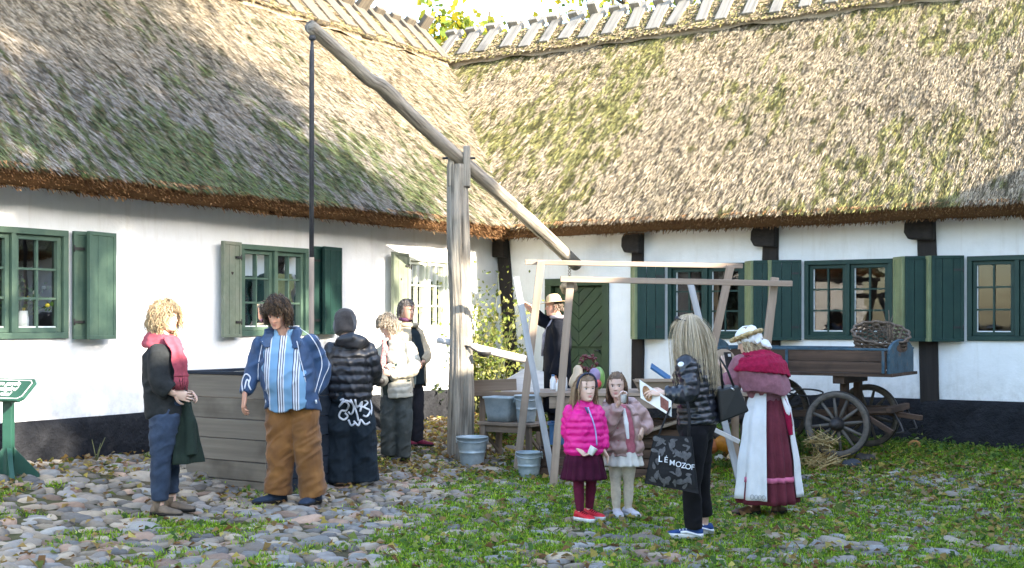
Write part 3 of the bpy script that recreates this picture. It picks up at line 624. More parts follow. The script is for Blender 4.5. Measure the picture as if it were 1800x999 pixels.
# ---------------------------------------------------------------- trees and plants
m_bark = mat('bark', [(.3, (.05, .042, .032)), (.7, (.12, .10, .08))], 6, .9, .7, 18, stretch=(1, 1, .25))
def leaf_cloud(pts, size, cols, name, parent, up=.2):
    n = len(pts); q = rng.normal(0, 1, (n, 3)); q /= np.linalg.norm(q, axis=1)[:, None]; r = rng.normal(0, 1, (n, 3)); s = np.cross(q, r); s /= np.linalg.norm(s, axis=1)[:, None]
    L = (size * rng.uniform(.6, 1.3, n))[:, None]; V = np.stack([pts - q * L * .5, pts + s * L * .33, pts + q * L * .55, pts - s * L * .33], 1)
    return build_np(name, V.reshape(-1, 3), np.arange(n * 4).reshape(n, 4), m_leaf, parent, np.repeat(cols, 4, 0))
def tree(label, x, y, z0, h, cr, nleaf, lsize, pal, seed, group=None, lo=.35, rt=.22, nb=26, flat=.8, keep=None, clump=None):
    rd = random.Random(seed); r2 = np.random.default_rng(seed)
    t = thing('tree', label, 'tree', (x, y, z0), group)
    mb = MB(); base = Vector((x, y, z0)); tops = []
    trunk = [base + Vector((.25 * math.sin(i * 1.3 + seed), .25 * math.cos(i * .9 + seed), h * .8 * i / 9)) for i in range(10)]
    mb.tube(trunk, [rt * (1 - .8 * i / 9) for i in range(10)], 10, jit=.06)
    tw = MB()
    for k in range(nb):
        i = rd.uniform(lo, .98) * 9; p = trunk[int(i)]; a = rd.uniform(0, 6.28); L = cr * rd.uniform(.55, 1.05) * (1 - .35 * abs(i / 9 - .6)); up = rd.uniform(.1, .9)
        pts = [p]; d = Vector((math.cos(a), math.sin(a), up)).normalized()
        for j in range(6): d = (d + Vector((rd.uniform(-.25, .25), rd.uniform(-.25, .25), rd.uniform(-.12, .2)))).normalized(); pts.append(pts[-1] + d * L / 6)
        tw.tube(pts, [rt * .32 * (1 - .85 * j / 6) for j in range(7)], 6); tops += pts[2:]
        for q in range(4):
            b = pts[rd.randint(2, 6)]; d = Vector((rd.uniform(-1, 1), rd.uniform(-1, 1), rd.uniform(-.3, .8))).normalized(); e = [b + d * (L * .28 * j / 3) + Vector((0, 0, -.03 * j * j)) for j in range(4)]
            tw.tube(e, [rt * .1, rt * .07, rt * .05, rt * .02], 4); tops += e[1:]
    tr = mb.build('trunk', m_bark, t); tw.build('branches', m_bark, t)
    T = np.array([tuple(p) for p in tops]); pts = T[r2.integers(0, len(T), nleaf)] + r2.normal(0, 1, (nleaf, 3)) * np.array([1, 1, flat]) * cr * .13
    if clump: cc_ = T[r2.integers(0, len(T), clump[0])]; pts = cc_[r2.integers(0, len(cc_), nleaf)] + r2.normal(0, clump[1], (nleaf, 3))
    if keep is not None: pts = pts[keep(pts)]
    pal = np.array(pal); c = pal[r2.integers(0, len(pal), len(pts))] * r2.uniform(.7, 1.25, (len(pts), 1))
    leaf_cloud(pts, lsize, c, 'crown', t); return t
YG = [(.16, .20, .03), (.30, .28, .03), (.12, .17, .03), (.42, .34, .03)]
GR = [(.06, .10, .02), (.09, .13, .03), (.12, .14, .03)]
tree('yellow-green autumn tree behind the dip where the two roofs meet', -.8, 33, 0, 12.2, 2.3, 3600, .24, YG, 3, 'trees behind the roofs', nb=24, rt=.16, lo=.6)
tree('thinner yellowing tree with bare twigs behind the back roof ridge', 3.2, 30, 0, 12.4, 3.0, 2600, .2, YG, 8, 'trees behind the roofs', nb=34, rt=.16, lo=.55)
# tall trees beyond the right wing: their crowns dapple the left roof and wall
SH = 24.0
def sun_from(p, t): p = Vector(p) + SUN_TO * t; return p
c1 = sun_from(FL.pt(5.5, -1.4, 4.5), 26); c2 = sun_from(FL.pt(6.1, 0, 1.95), 23)
tree('tall leafy tree beyond the right wing, out of the picture', c1.x, c1.y, 0, c1.z * 1.33, 3.9, 6000, .34, GR, 12, 'tall trees beyond the right wing', nb=34, rt=.2, lo=.76, clump=(95, .34))
c3 = sun_from(FL.pt(9.3, -1.5, 4.5), 27)
tree('tall leafy tree beyond the right wing, out of the picture', c3.x, c3.y, 0, c3.z * 1.35, 3.6, 5000, .34, GR, 15, 'tall trees beyond the right wing', nb=40, rt=.2, lo=.76, clump=(90, .36))
tree('sparse leafy tree beyond the right wing, out of the picture', c2.x - .5, c2.y, 0, c2.z * 1.42, 3.2, 2600, .20, GR, 22, 'tall trees beyond the right wing', nb=34, rt=.10, lo=.80, clump=(38, .25))

m_stem = mat('stem', [(.3, (.09, .11, .04)), (.7, (.16, .16, .07))], 20, .7, .2)
def plant(name, label, cat, base, stems, h, spread, nleaf, lsize, pal, seed, group=None, tall=None):
    rd = random.Random(seed); r2 = np.random.default_rng(seed); b = Vector(base)
    t = thing(name, label, cat, b, group); mb = MB(); P = []
    for k in range(stems):
        a = rd.uniform(0, 6.28); hh = h * rd.uniform(.5, 1); r = spread * rd.uniform(.2, 1)
        root = b + Vector((math.cos(a) * r * .3, math.sin(a) * r * .3, -.02)); top = b + Vector((math.cos(a) * r, math.sin(a) * r * .6, hh))
        pts = [root.lerp(top, i / 6) + Vector((0, 0, .08 * hh * math.sin(3.14 * i / 6))) for i in range(7)]
        mb.tube(pts, [.008 * (1 - .7 * i / 6) for i in range(7)], 5); P += [pts[0].lerp(pts[-1], u) for u in (.25, .35, .45, .55, .65, .75, .85, .93, 1)]
    if tall:
        for (x, y, hh) in tall:
            pts = [b + Vector((x * (.5 + .5 * i / 8), y, hh * i / 8)) for i in range(9)]; mb.tube(pts, [.011 * (1 - .6 * i / 8) for i in range(9)], 5); P += [pts[i].lerp(pts[i + 1], u) for i in range(1, 8) for u in (0, .5)] * 2
    mb.build('stems', m_stem, t)
    P = np.array([tuple(p) for p in P]); pts = P[r2.integers(0, len(P), nleaf)] + r2.normal(0, 1, (nleaf, 3)) * spread * .16
    pts[:, 2] = np.maximum(pts[:, 2], b.z + .03); pal = np.array(pal); c = pal[r2.integers(0, len(pal), nleaf)] * r2.uniform(.7, 1.2, (nleaf, 1))
    leaf_cloud(pts, lsize, c, 'leaves', t); return t
PG = [(.20, .25, .06), (.30, .32, .09), (.40, .38, .13), (.14, .19, .05)]
q = FR.pt(.12, .8, 0); q.z = g(q.x, q.y)
plant('climbing_shrub', 'tall yellow-green hollyhock clump in the sunny corner between the wings', 'shrub', q, 36, 1.6, .85, 2600, .07, PG, 4, tall=[(-.42, 0, 2.0), (-.25, .1, 1.75), (.35, .1, 1.95), (.05, .1, 1.6)])
for i, (u, v, n, h, sp, lb) in enumerate([(268, 792, 150, .34, .25, 'broad-leaved green plant at the left wall foot behind the scarf woman'), (868, 772, 130, .28, .3, 'low green plant under the wooden bench'), (755, 735, 160, .5, .22, 'leafy plant right of the older couple, dark leaves standing for its wall shadow'),
                                      (1428, 800, 190, .26, .28, 'leafy green plant beside the straw tied to the cart wheel'), (1272, 822, 70, .10, .3, 'leafy plant around the pumpkins under the stall'), (1655, 785, 120, .18, .4, 'low weeds at the plinth right of the cart')]):
    p = ground_px(u, v); plant('garden_plant', lb, 'plant', p, 9, h, sp, n, .085 if i < 3 else .06, [(.07, .13, .03), (.10, .17, .04), (.16, .2, .05)] if i != 2 else [(.03, .05, .03), (.05, .07, .03)], 30 + i, 'small plants along the walls')  # third plant's dark leaves paint in its shadow on the wall
p = ground_px(170, 812); tw = MB()
for dx, h in ((-.05, .2), (.03, .17), (.07, .22)): tw.tube([p, p + Vector((dx * .4, 0, h * .5)), p + Vector((dx, .02, h))], [.006, .004, .002], 5)
tag(tw.build('twig', m_stem, loc=p), 'thin bare forked twig growing at the foot of the left plinth', 'twig')
def tuft(u, v, w, h, n, lb):
    p = ground_px(u, v); x = p.x + rng.uniform(-w, w, n); y = p.y + rng.uniform(-.15, .15, n)
    V, F, c = blades(n, x, y, gz(x, y), rng.uniform(.5, 1, n) * h, rng.uniform(.006, .012, n), rng.uniform(.2, 1.0, n), np.array([(.10, .16, .03), (.16, .2, .04)])[rng.choice(2, n)])
    return build_np('grass_tuft', V, F, m_grass, colr=c)

# ---------------------------------------------------------------- materials of the things
m_grey = wood('silvered_wood', (.22, .20, .18), (.50, .47, .42), scale=2.2, bump=.9)
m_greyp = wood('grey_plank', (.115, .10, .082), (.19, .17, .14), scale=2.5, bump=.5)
m_stallw = wood('stall_timber', (.20, .145, .105), (.36, .28, .215), scale=2.5, bump=.4)
m_greyleg = wood('bluish_grey_timber', (.24, .245, .255), (.42, .42, .42), scale=2.5, bump=.5)
m_pale = wood('pale_plank', (.40, .38, .36), (.58, .56, .53), scale=2.5, bump=.4)
m_brownw = wood('brown_board', (.022, .014, .010), (.125, .075, .050), scale=2.2, bump=.8)
m_benchw = wood('bench_wood', (.12, .085, .06), (.25, .19, .14), scale=2.5, bump=.4)
m_zinc = mat('galvanised_zinc', [(.25, (.23, .29, .32)), (.5, (.33, .39, .42)), (.8, (.45, .50, .52))], 9, .5, .15, 30, metal=.35, spec=.4, two=((.20, .22, .22), 3, .55, .8))
m_blue = mat('worn_blue_paint', [(.35, (.02, .045, .065)), (.55, (.04, .09, .125)), (.68, (.10, .08, .07))], 9, .6, .4, 40)
m_sign = mat('sign_green', [(.3, (.012, .05, .035)), (.7, (.02, .07, .05))], 5, .4, .05)
m_white = mat('white_paint', [(.3, (.76, .77, .75)), (.7, (.84, .84, .82))], 8, .5, .05)
m_rim_shade = wood('black_rim_shaded_plank', (.006, .011, .02), (.018, .028, .042), scale=3, bump=.4)  # black of the rim; also paints the well's shadow side dark

# ---------------------------------------------------------------- notice board on a post
p = ground_px(15, 842); Zs = p.y
X = Vector((.92, -.39, 0)).normalized(); Y = Vector((.29, .69, .66)); Y = (Y - X * Y.dot(X)).normalized(); Nn = X.cross(Y)
t = thing('notice_sign', 'green reading board with white lettering on a green post by the left edge', 'sign', p)
c = px2(9, 688, Zs - .02); hw, hh = .27, .125
b = MB(); ch = .035; pl = [(-hw + ch, -hh), (hw - ch, -hh), (hw, -hh + ch), (hw, hh - ch), (hw - ch, hh), (-hw + ch, hh), (-hw, hh - ch), (-hw, -hh + ch)]
b.prism([c + X * x + Y * y for x, y in pl], Nn * .025); bd = b.build('board', m_sign, t, bevel=.003)
bl = MB(); k = .86; f_ = Nn * .0265; q = [c + f_ + X * (x * (1 - .022 / hw)) + Y * (y * (1 - .022 / hh)) for x, y in pl]
for i in range(8): bl.bar(q[i], q[(i + 1) % 8], .005, .002, Nn)
bl.build('border_line', m_white, bd)
for i, (s_, yy) in enumerate((('Den gamle', .045), ('Brumsgård', -.015), ('Malerisal', -.075))):
    text_obj(s_, 'lettering', .066, c + Nn * .0255 + X * (-.005 if i else -.01) + Y * yy, X, Y, m_white, bd, bold=.0008, thick=.0008, align='CENTER', shear=.12)
b = MB(); top = c - Y * .02 - Nn * .01; b.bar(p + Vector((0, 0, -.03)), Vector((p.x, p.y, top.z)), .075, .075, (0, 1, 0)); b.build('post', m_sign, t, bevel=.005)
b = MB()
for k in range(4):
    a = .5 + k * math.pi / 2; d = Vector((math.cos(a), math.sin(a), 0)); s_ = Vector((-d.y, d.x, 0)) * .02; o_ = p + d * .038
    b.prism([o_ + Vector((0, 0, .26)) - s_, o_ + Vector((0, 0, .0)) - s_, o_ + d * .20 + Vector((0, 0, -.02)) - s_, o_ + d * .20 + Vector((0, 0, .03)) - s_], s_ * 2)
b.build('foot_brace', m_sign, t, bevel=.004)

# ---------------------------------------------------------------- well box
pc = ground_px(471, 870); e1 = FR.d.to_3d() * -1; e2 = dL.to_3d(); W1, W2, H = .98, 1.36, 1.06; z0 = g(pc.x, pc.y) - .04
t = thing('well_box', 'grey plank well casing with black rim beside the man in the blue jacket', 'well box', Vector((pc.x, pc.y, z0)))
def wellside(o_, ax, L, m, name):
    b = MB(); h = 0; nrm = Vector((ax.y, -ax.x, 0)); k = 0
    for hh in (.15, .17, .20, .18, .19, .21):
        hh = hh * H / 1.10; gap = .007
        b.obox(o_ + ax * L / 2 + Vector((0, 0, z0 + h + hh / 2)) , (ax, (0, 0, 1), nrm), (L / 2 - .002, hh / 2 - gap / 2, .02 + random.uniform(0, .004))); h += hh
    return b.build(name, m, t, bevel=.004)
O = Vector((pc.x, pc.y, 0))
wellside(O, e1, W1, m_greyp, 'plank_side'); wellside(O + e2 * .022 + e1 * 0, e2, W2, m_rim_shade, 'plank_side'); wellside(O + e2 * (W2 + .022), e1, W1, m_greyp, 'plank_side'); wellside(O + e1 * W1 + e2 * .022, e2, W2, m_greyp, 'plank_side')  # right side darker: its shadow-side shade is put into the colour
b = MB(); zr = z0 + H + .014
for a_, ax, L in ((O - e1 * .02, e1, W1 + .04), (O + e2 * (W2 + .02) - e1 * .02, e1, W1 + .04)): b.bar(a_ + Vector((0, 0, zr)), a_ + ax * L + Vector((0, 0, zr)), .07, .028)
for a_ in (O + e2 * .04, O + e1 * W1 + e2 * .04): b.bar(a_ + Vector((0, 0, zr)), a_ + e2 * (W2 - .06) + Vector((0, 0, zr)), .07, .026)
b.build('rim', m_rim_shade, t, bevel=.005)
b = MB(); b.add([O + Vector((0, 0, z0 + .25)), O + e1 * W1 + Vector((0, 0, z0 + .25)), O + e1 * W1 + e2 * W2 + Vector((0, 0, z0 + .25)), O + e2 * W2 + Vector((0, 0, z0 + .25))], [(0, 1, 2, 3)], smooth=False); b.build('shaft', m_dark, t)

# ---------------------------------------------------------------- well sweep: post, beam, rod
pb = ground_px(808, 806); Yp = pb.y
t = thing('well_sweep', 'tall grey well sweep with forked post, long leaning beam and hanging rod', 'well sweep', pb)
ptop = px2(807, 290, Yp); b = MB(); rs = []; grn = []
for i in range(60):
    k = i / 59; c = pb.lerp(ptop, k) + Vector((.02 * math.sin(k * 5), 0, -.05 * (1 - k))); r = .140 - .022 * k + .012 * math.sin(k * 9) * (1 - k); ring = []
    for j in range(72):
        a = 2 * math.pi * j / 72; w = 1 - .13 * max(0, min(1, (noise.noise((math.cos(a) * 4.2, math.sin(a) * 4.2, k * 2.6 + 4)) - .30) * 8)) + .07 * noise.noise((math.cos(a) * 2.2, math.sin(a) * 2.2, k * 3.5)) - .09 * max(0, noise.noise((math.cos(a) * 5, math.sin(a) * 5, k * 2.0 + 9)) - .12) * 3
        ring.append(c + Vector((math.cos(a) * r * w, math.sin(a) * r * w, 0))); grn.append((k * 3, math.cos(a) * r, math.sin(a) * r))
    rs.append(ring)
b.rings(rs, gr=grn)
m_postw = mat('cracked_post_wood', [(.30, (.035, .03, .024)), (.41, (.17, .148, .118)), (.54, (.31, .275, .22)), (.74, (.46, .41, .335))], 2.6, .9, 1.0, 7, stretch=(.5, 9, 9), attr='gr', dist=.02, two=((.30, .27, .23), 1.4, .5, .7))
b.build('post', m_postw, t)
b = MB()
for dx, up_, wd in ((.085, .20, .075), (-.085, .07, .07)): b.bar(ptop + Vector((dx, 0, -.25)), ptop + Vector((dx, 0, up_)), wd, .2, (0, 1, 0))
b.build('fork_prong', m_postw, t, bevel=.015)
tip = px2(545, 46, 11.25); piv = ptop + Vector((0, 0, .07)); d = piv - tip
k = 1.0
while uvof(tip + d * k)[0] < 1012 and k < 2.6: k += .005
butt = tip + d * k; butt.z -= .03
def bm_(f, dz=0, dx=0): p = tip + d * f; p.z += dz; p.x += dx; return p
path = [tip, bm_(.18, .0), bm_(.34, -.01), bm_(.43, .03), bm_(.58, .012), bm_(.8, .0), piv, bm_(1 + (k - 1) / 3, .01), bm_(1 + (k - 1) * 2 / 3, .0), butt]
def crom(P, n=8):
    out = []; P = [P[0] * 2 - P[1]] + P + [P[-1] * 2 - P[-2]]
    for i in range(1, len(P) - 2):
        for j in range(n):
            t_ = j / n; a, b_, c, d_ = P[i - 1], P[i], P[i + 1], P[i + 2]
            out.append(.5 * ((2 * b_) + (c - a) * t_ + (2 * a - 5 * b_ + 4 * c - d_) * t_ ** 2 + (3 * b_ - a - 3 * c + d_) * t_ ** 3))
    return out + [P[-2]]
pp = crom(path, 8); m = len(pp); b = MB(); b.tube(pp, [(.060 + .026 * i / m + .010 * math.exp(-((i / m - .37) / .05) ** 2)) * (1 + .05 * noise.noise((i * .4, 0, 0))) for i in range(m)], 16, jit=.02)
beam = b.build('beam', m_postw, t)
b = MB(); b.tube([piv + Vector((-.18, -.02, 0)), piv + Vector((.18, -.02, 0))], .014, 8); b.build('pivot_pin', m_iron, t)
b = MB(); top = tip + d * .012 + Vector((0, 0, -.06)); zc_ = px2(548, 462, 11.25).z; b.lathe([(.0, .03), (.028, .02), (.034, 0), (.028, -.02), (0, -.03)], top + Vector((0, 0, -.03)), 10)
b.tube([top + Vector((0, 0, -.05)), top + Vector((-.004, 0, -.2)), Vector((top.x - .006, top.y, zc_))], [.012, .023, .021], 8); rod = b.build('rod', mat('dark_rod', [(.3, (.025, .026, .03)), (.7, (.05, .05, .055))], 20, .6, .3), t)
b = MB(); b.tube([Vector((top.x - .006, top.y, zc_ + .05)), Vector((top.x - .008, top.y, z0 + .3))], .024, 10); b.build('rod_end', m_stallw, rod)
cw = butt + Vector((-.10, -.22, -.26)); b = MB()
for i in range(6): b.lathe([(.016, -.004), (.022, 0), (.016, .004), (.012, 0), (.016, -.004)], bm_(k * .965, -.1).lerp(cw, i / 6), 8, ax=(Vector((1, 0, 0)), Vector((0, .3 * (i % 2), 1)).normalized(), Vector((0, 1, 0))))
b.ell(cw + Vector((0, 0, -.05)), (.12, .1, .09), n=20, m=12); b.v = [tuple(Vector(x) + (Vector(x) - cw) * .5 * noise.noise(Vector(x) * 9)) if Vector(x).z < cw.z + .04 else x for x in b.v]; b.build('counterweight', mat('rusty_stone', [(.3, (.16, .12, .08)), (.7, (.36, .29, .2))], 12, .9, .8), t)
bl_ = px2(768, 598, Yp - .02); br_ = px2(926, 633, Yp + .45); b = MB(); b.tube([bl_, pb.lerp(ptop, .39) + Vector((0, .02, 0)), br_], [.035, .042, .048], 10); b.build('cross_bar', m_pale, t)
b = MB(); q = px2(851, 622, Yp - .12); b.lathe([(0, -.04), (.05, -.03), (.075, 0), (.08, .02), (.07, .02), (.045, -.015), (0, -.025)], q, 14); b.tube([q + Vector((-.07, 0, .02)), q + Vector((-.16, 0, .075)), q + Vector((-.25, .02, .09))], .012, 6); b.build('iron_ladle', m_iron, t)

# ---------------------------------------------------------------- stall trestle with rails
t = thing('market_stall', 'timber market stall with leaning legs, plank top and two long bare rails', 'stall', Vector((1.0, 12.4, g(1, 12.4))))
Yf, Yb = 12.0, 13.0
def tb(name, a, b_, w, h, m_, up=(0, 1, 0)): q = MB(); q.bar(a, b_, w, h, up); return q.build(name, m_, t, bevel=.004)
tb('rail', px2(985, 491, Yf - .04), px2(1392, 499, Yf - .04), .055, .065, m_stallw); tb('rail', px2(923, 461, Yb), px2(1305, 468, Yb), .05, .05, m_stallw)
def gpt(u, y): X_ = (u - 900) / FPX * y; return Vector((X_, y, g(X_, y) - .02))
for a, b_ in (((1003, 492, Yf + .03), (972, Yf - .05)), ((1362, 488, Yf + .03), (1318, Yf)), ((951, 460, Yb - .05), (908, Yb)), ((1284, 468, Yb - .05), (1210, Yb))):
    tb('upright', px2(*a), gpt(*b_), .074 if a[2] < 12.5 else .078, .05, m_stallw)
for a, b_ in (((907, 487, Yf + .42), (975, Yf + .02)), ((1213, 497, Yf + .42), (1302, Yf + .05))): tb('leg', px2(*a), gpt(*b_), .062, .035, m_greyleg)
zt = .86; b = MB()
for i in range(4): y = 12.16 + i * .2; b.bar(Vector((px2(948, 690, y).x, y, zt)), Vector((2.30, y, zt)), .19, .035)
b.build('tabletop', m_stallw, t, bevel=.004)
b = MB(); b.bar(Vector((.36, 12.1, zt - .08)), Vector((2.25, 12.1, zt - .08)), .03, .11); b.build('apron', m_stallw, t, bevel=.004)
tb('stretcher', px2(1238, 747, 12.05), px2(1300, 777, 12.0), .07, .04, m_pale, (0, 0, 1)); tb('stretcher', px2(1100, 770, 12.3), px2(1200, 738, 12.3), .03, .09, m_stallw)
for x in (.5, 2.29): tb('leg', Vector((x, 12.85, zt)), Vector((x, 12.85, g(x, 12.85) - .02)), .07, .07, m_stallw)

# second, sunlit plank table behind the bench
t = thing('plank_table', 'rough sunlit plank table standing behind the buckets and bench', 'table', Vector((-.1, 14.2, g(-.1, 14.2))))
b = MB()
for i in range(3): b.bar(px2(832, 692, 14.1 + i * .17), px2(962, 694, 13.9 + i * .17), .16, .05)
b.build('tabletop', m_benchw, t, bevel=.005); b = MB(); b.bar(px2(832, 679, 14.05), px2(908, 676, 13.98), .03, .13); b.build('side_board', m_benchw, t, bevel=.004)
for u, y in ((848, 14.12), (848, 14.45), (948, 13.96), (948, 14.3)): q = MB(); q.bar(px2(u, 694, y), gpt(u, y), .07, .06, (0, 1, 0)); q.build('leg', m_benchw, t, bevel=.004)
t = MB(); t.prism([px2(880, 690, 14.25), px2(956, 690, 14.2), px2(956, 655, 14.32), px2(925, 648, 14.34), px2(890, 668, 14.3)], Vector((0, .04, .01)))
tag(t.build('sloping_board', m_pale, loc=px2(918, 690, 14.2), bevel=.004), 'pale sunlit board lying tilted on the plank table', 'board')

# ---------------------------------------------------------------- bench, tub and buckets
bc = ground_px(903, 812); ux = Vector((.84, -.54, 0)); uy = Vector((.54, .84, 0)); bz = g(bc.x, bc.y)
zb = px2(903, 741, bc.y).z
t = thing('bench', 'low brown wooden bench carrying a zinc tub and bucket', 'bench', Vector((bc.x, bc.y, bz)))
b = MB()
for k in (-1, 0, 1): b.bar(Vector((bc.x, bc.y, zb - .02)) + uy * k * .135 - ux * .34, Vector((bc.x, bc.y, zb - .02)) + uy * k * .135 + ux * .34, .13, .032)
b.build('seat', m_benchw, t, bevel=.004); b = MB()
for k in (-1, 1): b.bar(Vector((bc.x, bc.y, zb - .075)) + uy * k * .15 - ux * .28, Vector((bc.x, bc.y, zb - .075)) + uy * k * .15 + ux * .28, .025, .07)
b.build('apron', m_benchw, t, bevel=.003)
for a in (-1, 1):
    for k in (-1, 1):
        q = Vector((bc.x, bc.y, 0)) + ux * a * .28 + uy * k * .15; b = MB(); b.bar(Vector((q.x, q.y, zb - .037)), Vector((q.x, q.y, g(q.x, q.y) - .02)) + ux * a * .02, .055, .055, ux); b.build('leg', m_benchw, t, bevel=.003)
    b = MB(); q = Vector((bc.x, bc.y, 0)) + ux * a * .28; b.bar(Vector((q.x, q.y, zb - .12)) - uy * .15, Vector((q.x, q.y, zb - .36)) + uy * .15, .02, .03); b.build('brace', m_benchw, t)
def bucket(label, p, r0, r1, h, cat='bucket', tilt=0, hang=1):
    t = thing('bucket', label, cat, p, 'zinc buckets round the bench'); b = MB(); th = .004
    prof = [(0, .012), (r0 - .002, .012), (r0, 0), (r0 * 1.015, 0), (r0 * 1.01, .02)]
    for k in np.linspace(.1, 1, 8): r = r0 + (r1 - r0) * k; prof.append((r, h * k)); prof += ([(r + .005, h * k + .004), (r + .005, h * k + .010), (r, h * k + .014)] if abs(k - .486) < .07 else [])
    prof += [(r1 + .007, h), (r1 + .009, h + .006), (r1 + .004, h + .011), (r1 - .003, h + .006), (r1 - .006, h - .02), (r0 - .004, .018), (0, .018)]
    b.lathe(prof, p, 28); b.build('pail', m_zinc, t)
    e = MB()
    for s_ in (-1, 1): e.obox(p + Vector((s_ * (r1 + .004), 0, h - .025)), ((1, 0, 0), (0, 1, 0), (0, 0, 1)), (.005, .022, .03))
    e.build('ear', m_zinc, t, bevel=.002); hb = MB()
    hb.tube([p + Vector((math.cos(a) * (r1 + .008), -hang * math.sin(a) * r1 * 1.02, h - .012 - math.sin(a) * .035)) for a in np.linspace(0, math.pi, 18)], .0045, 6); hb.build('handle', m_zinc, t); return t
p = ground_px(830, 821); s_ = p.y / FPX; bucket('zinc bucket on the ground at the foot of the well post', p, 19 * s_, 27 * s_, 52 * s_, tilt=0)
p = ground_px(930, 841); s_ = p.y / FPX; bucket('small zinc bucket on the grass in front of the bench', p, 17 * s_, 22.5 * s_, 45 * s_)
yb = bc.y - .10; p = px2(925, 745, yb); p = Vector((p.x, p.y, zb)); s_ = yb / FPX; bucket('zinc bucket standing on the bench beside the tub', p, 15.5 * s_, 20.5 * s_, 46 * s_)
p = Vector((px2(883, 735, bc.y + .05).x, bc.y + .05, zb)); s_ = p.y / FPX; t = thing('zinc_tub', 'rectangular zinc tub standing on the bench', 'tub', p); b = MB()
def rr_(w, d_, z, r=.03):
    o_ = []
    for cx, cy, a0 in ((1, 1, 0), (-1, 1, 90), (-1, -1, 180), (1, -1, 270)):
        for k in range(5): a = R(a0 + k * 22.5); o_.append(p + ux * (cx * (w - r) + math.cos(a) * r) + uy * (cy * (d_ - r) + math.sin(a) * r) + Vector((0, 0, z)))
    return o_
W_, D_, H_ = 29 * s_, .12, 43 * s_
b.rings([rr_(W_ * .8, D_ * .8, 0), rr_(W_ * .86, D_ * .86, H_ * .3), rr_(W_ * .88, D_ * .88, H_ * .32), rr_(W_ * .97, D_ * .97, H_ * .9), rr_(W_ + .008, D_ + .008, H_ * .93), rr_(W_ + .01, D_ + .01, H_), rr_(W_ - .006, D_ - .006, H_), rr_(W_ * .8 - .006, D_ * .8 - .006, .01)]); b.build('basin', m_zinc, t)
b = MB(); b.tube([p + ux * W_ * .95 + Vector((0, 0, H_ * .8)) + uy * y for y in (-.05, 0, .05)], .008, 6); b.build('handle', m_zinc, t); b = MB(); b.tube([p - ux * W_ * .95 + Vector((0, 0, H_ * .8)) + uy * y for y in (-.05, 0, .05)], .008, 6); b.build('handle', m_zinc, t)

# ---------------------------------------------------------------- farm cart
ND = 2.3                                                                # near side distance from the back wall
def cp(u, v, d=ND):
    s_ = FR.px(u, d); q = FR.pt(s_, d, 0); return s_, CZ + (HY - v) / FPX * q.y
sa, _ = cp(1225, 615); sb, zt_ = cp(1557, 617); _, zb_ = cp(1557, 657); FD = 1.35
t = thing('farm_cart', 'old four-wheeled wooden farm cart with worn blue rails and grey spoked wheels', 'cart', FR.pt((sa + sb) / 2, (ND + FD) / 2, .15))
for d in (ND, FD):
    b = MB()
    for i in range(2): h = (zt_ - zb_) / 2; b.bar(FR.pt(sa, d, zb_ + h * (i + .5)), FR.pt(sb, d, zb_ + h * (i + .5)), .03, h - .008)
    sd = b.build('side_board', m_brownw, t, bevel=.004); b = MB(); ds = .02 if d == ND else -.02
    b.bar(FR.pt(sa - .02, d, zt_ + .012), FR.pt(sb + .02, d, zt_ + .012), .045, .022)
    for s_ in np.linspace(sa + .02, sb - .02, 3): b.bar(FR.pt(s_, d + ds, zb_), FR.pt(s_, d + ds, zt_), .028, .02, FR.vec(0, 1))
    b.build('rail', m_blue, sd, bevel=.004)
for s_ in (sa, sb):
    b = MB(); o_ = FR.vec(.03 if s_ == sb else -.03, 0); m_ = (ND + FD) / 2; w = (ND - FD) / 2 - .03
    pl = [FR.pt(s_, m_ - w, zb_ - .01)] + [FR.pt(s_, m_ + w * math.cos(a), zt_ - .03 + .14 * math.sin(a)) for a in np.linspace(math.pi, 0, 13)] + [FR.pt(s_, m_ + w, zb_ - .01)]
    b.prism(pl, o_); e = b.build('end_board', m_blue, t, bevel=.006)
    b = MB(); b.prism([FR.pt(s_, m_ + w * .45 * math.cos(a), zt_ + .02 + .045 * math.sin(a)) + o_ for a in np.linspace(0, 6.28, 14, endpoint=False)], o_ * .12); b.build('worn_patch', m_brownw, e)
b = MB(); nb_ = 6
for i in range(nb_): d = FD + (ND - FD) * (i + .5) / nb_; b.bar(FR.pt(sa - .02, d, zb_ - .02), FR.pt(sb + .06, d, zb_ - .02), (ND - FD) / nb_ - .006, .03)
b.build('floor_boards', m_brownw, t)
m_wheel = wood('wheel_wood', (.055, .048, .042), (.155, .135, .115), scale=3, bump=.5)
def wheel(s_, d, zc, r, ns=12, ph=0):
    b = MB(); c = FR.pt(s_, d, zc); A = (FR.vec(1, 0), Vector((0, 0, 1)), FR.vec(0, 1))
    b.lathe([(r - .055, -.024), (r - .004, -.026), (r, -.022), (r, .022), (r - .004, .026), (r - .055, .024), (r - .055, -.024)], c, 40, ax=A); w = b.build('wheel', m_wheel, t)
    b = MB()
    for k in range(ns):
        a = ph + 2 * math.pi * k / ns; u_ = A[0] * math.cos(a) + A[1] * math.sin(a); b.tube([c + u_ * .05, c + u_ * .14, c + u_ * (r - .05)], [.016, .019, .013], 8, ref=A[2], flat=1.0)
    b.build('spokes', m_wheel, w); b = MB(); b.lathe([(0, -.11), (.045, -.11), (.062, -.07), (.075, 0), (.062, .07), (.048, .12), (.03, .125), (.028, .15), (0, .15)], c, 18, ax=A); b.build('hub', m_iron, w)
    b = MB(); b.lathe([(r + .001, -.024), (r + .009, -.024), (r + .009, .024), (r + .001, .024), (r + .001, -.024)], c, 40, ax=A); b.build('iron_tyre', m_iron, w); return w
sw, zw = cp(1472, 746, ND - .02); qd = FR.pt(sw, ND, 0); rw = 57 * qd.y / FPX
sr, zr_ = cp(1375, 742, ND - .02)
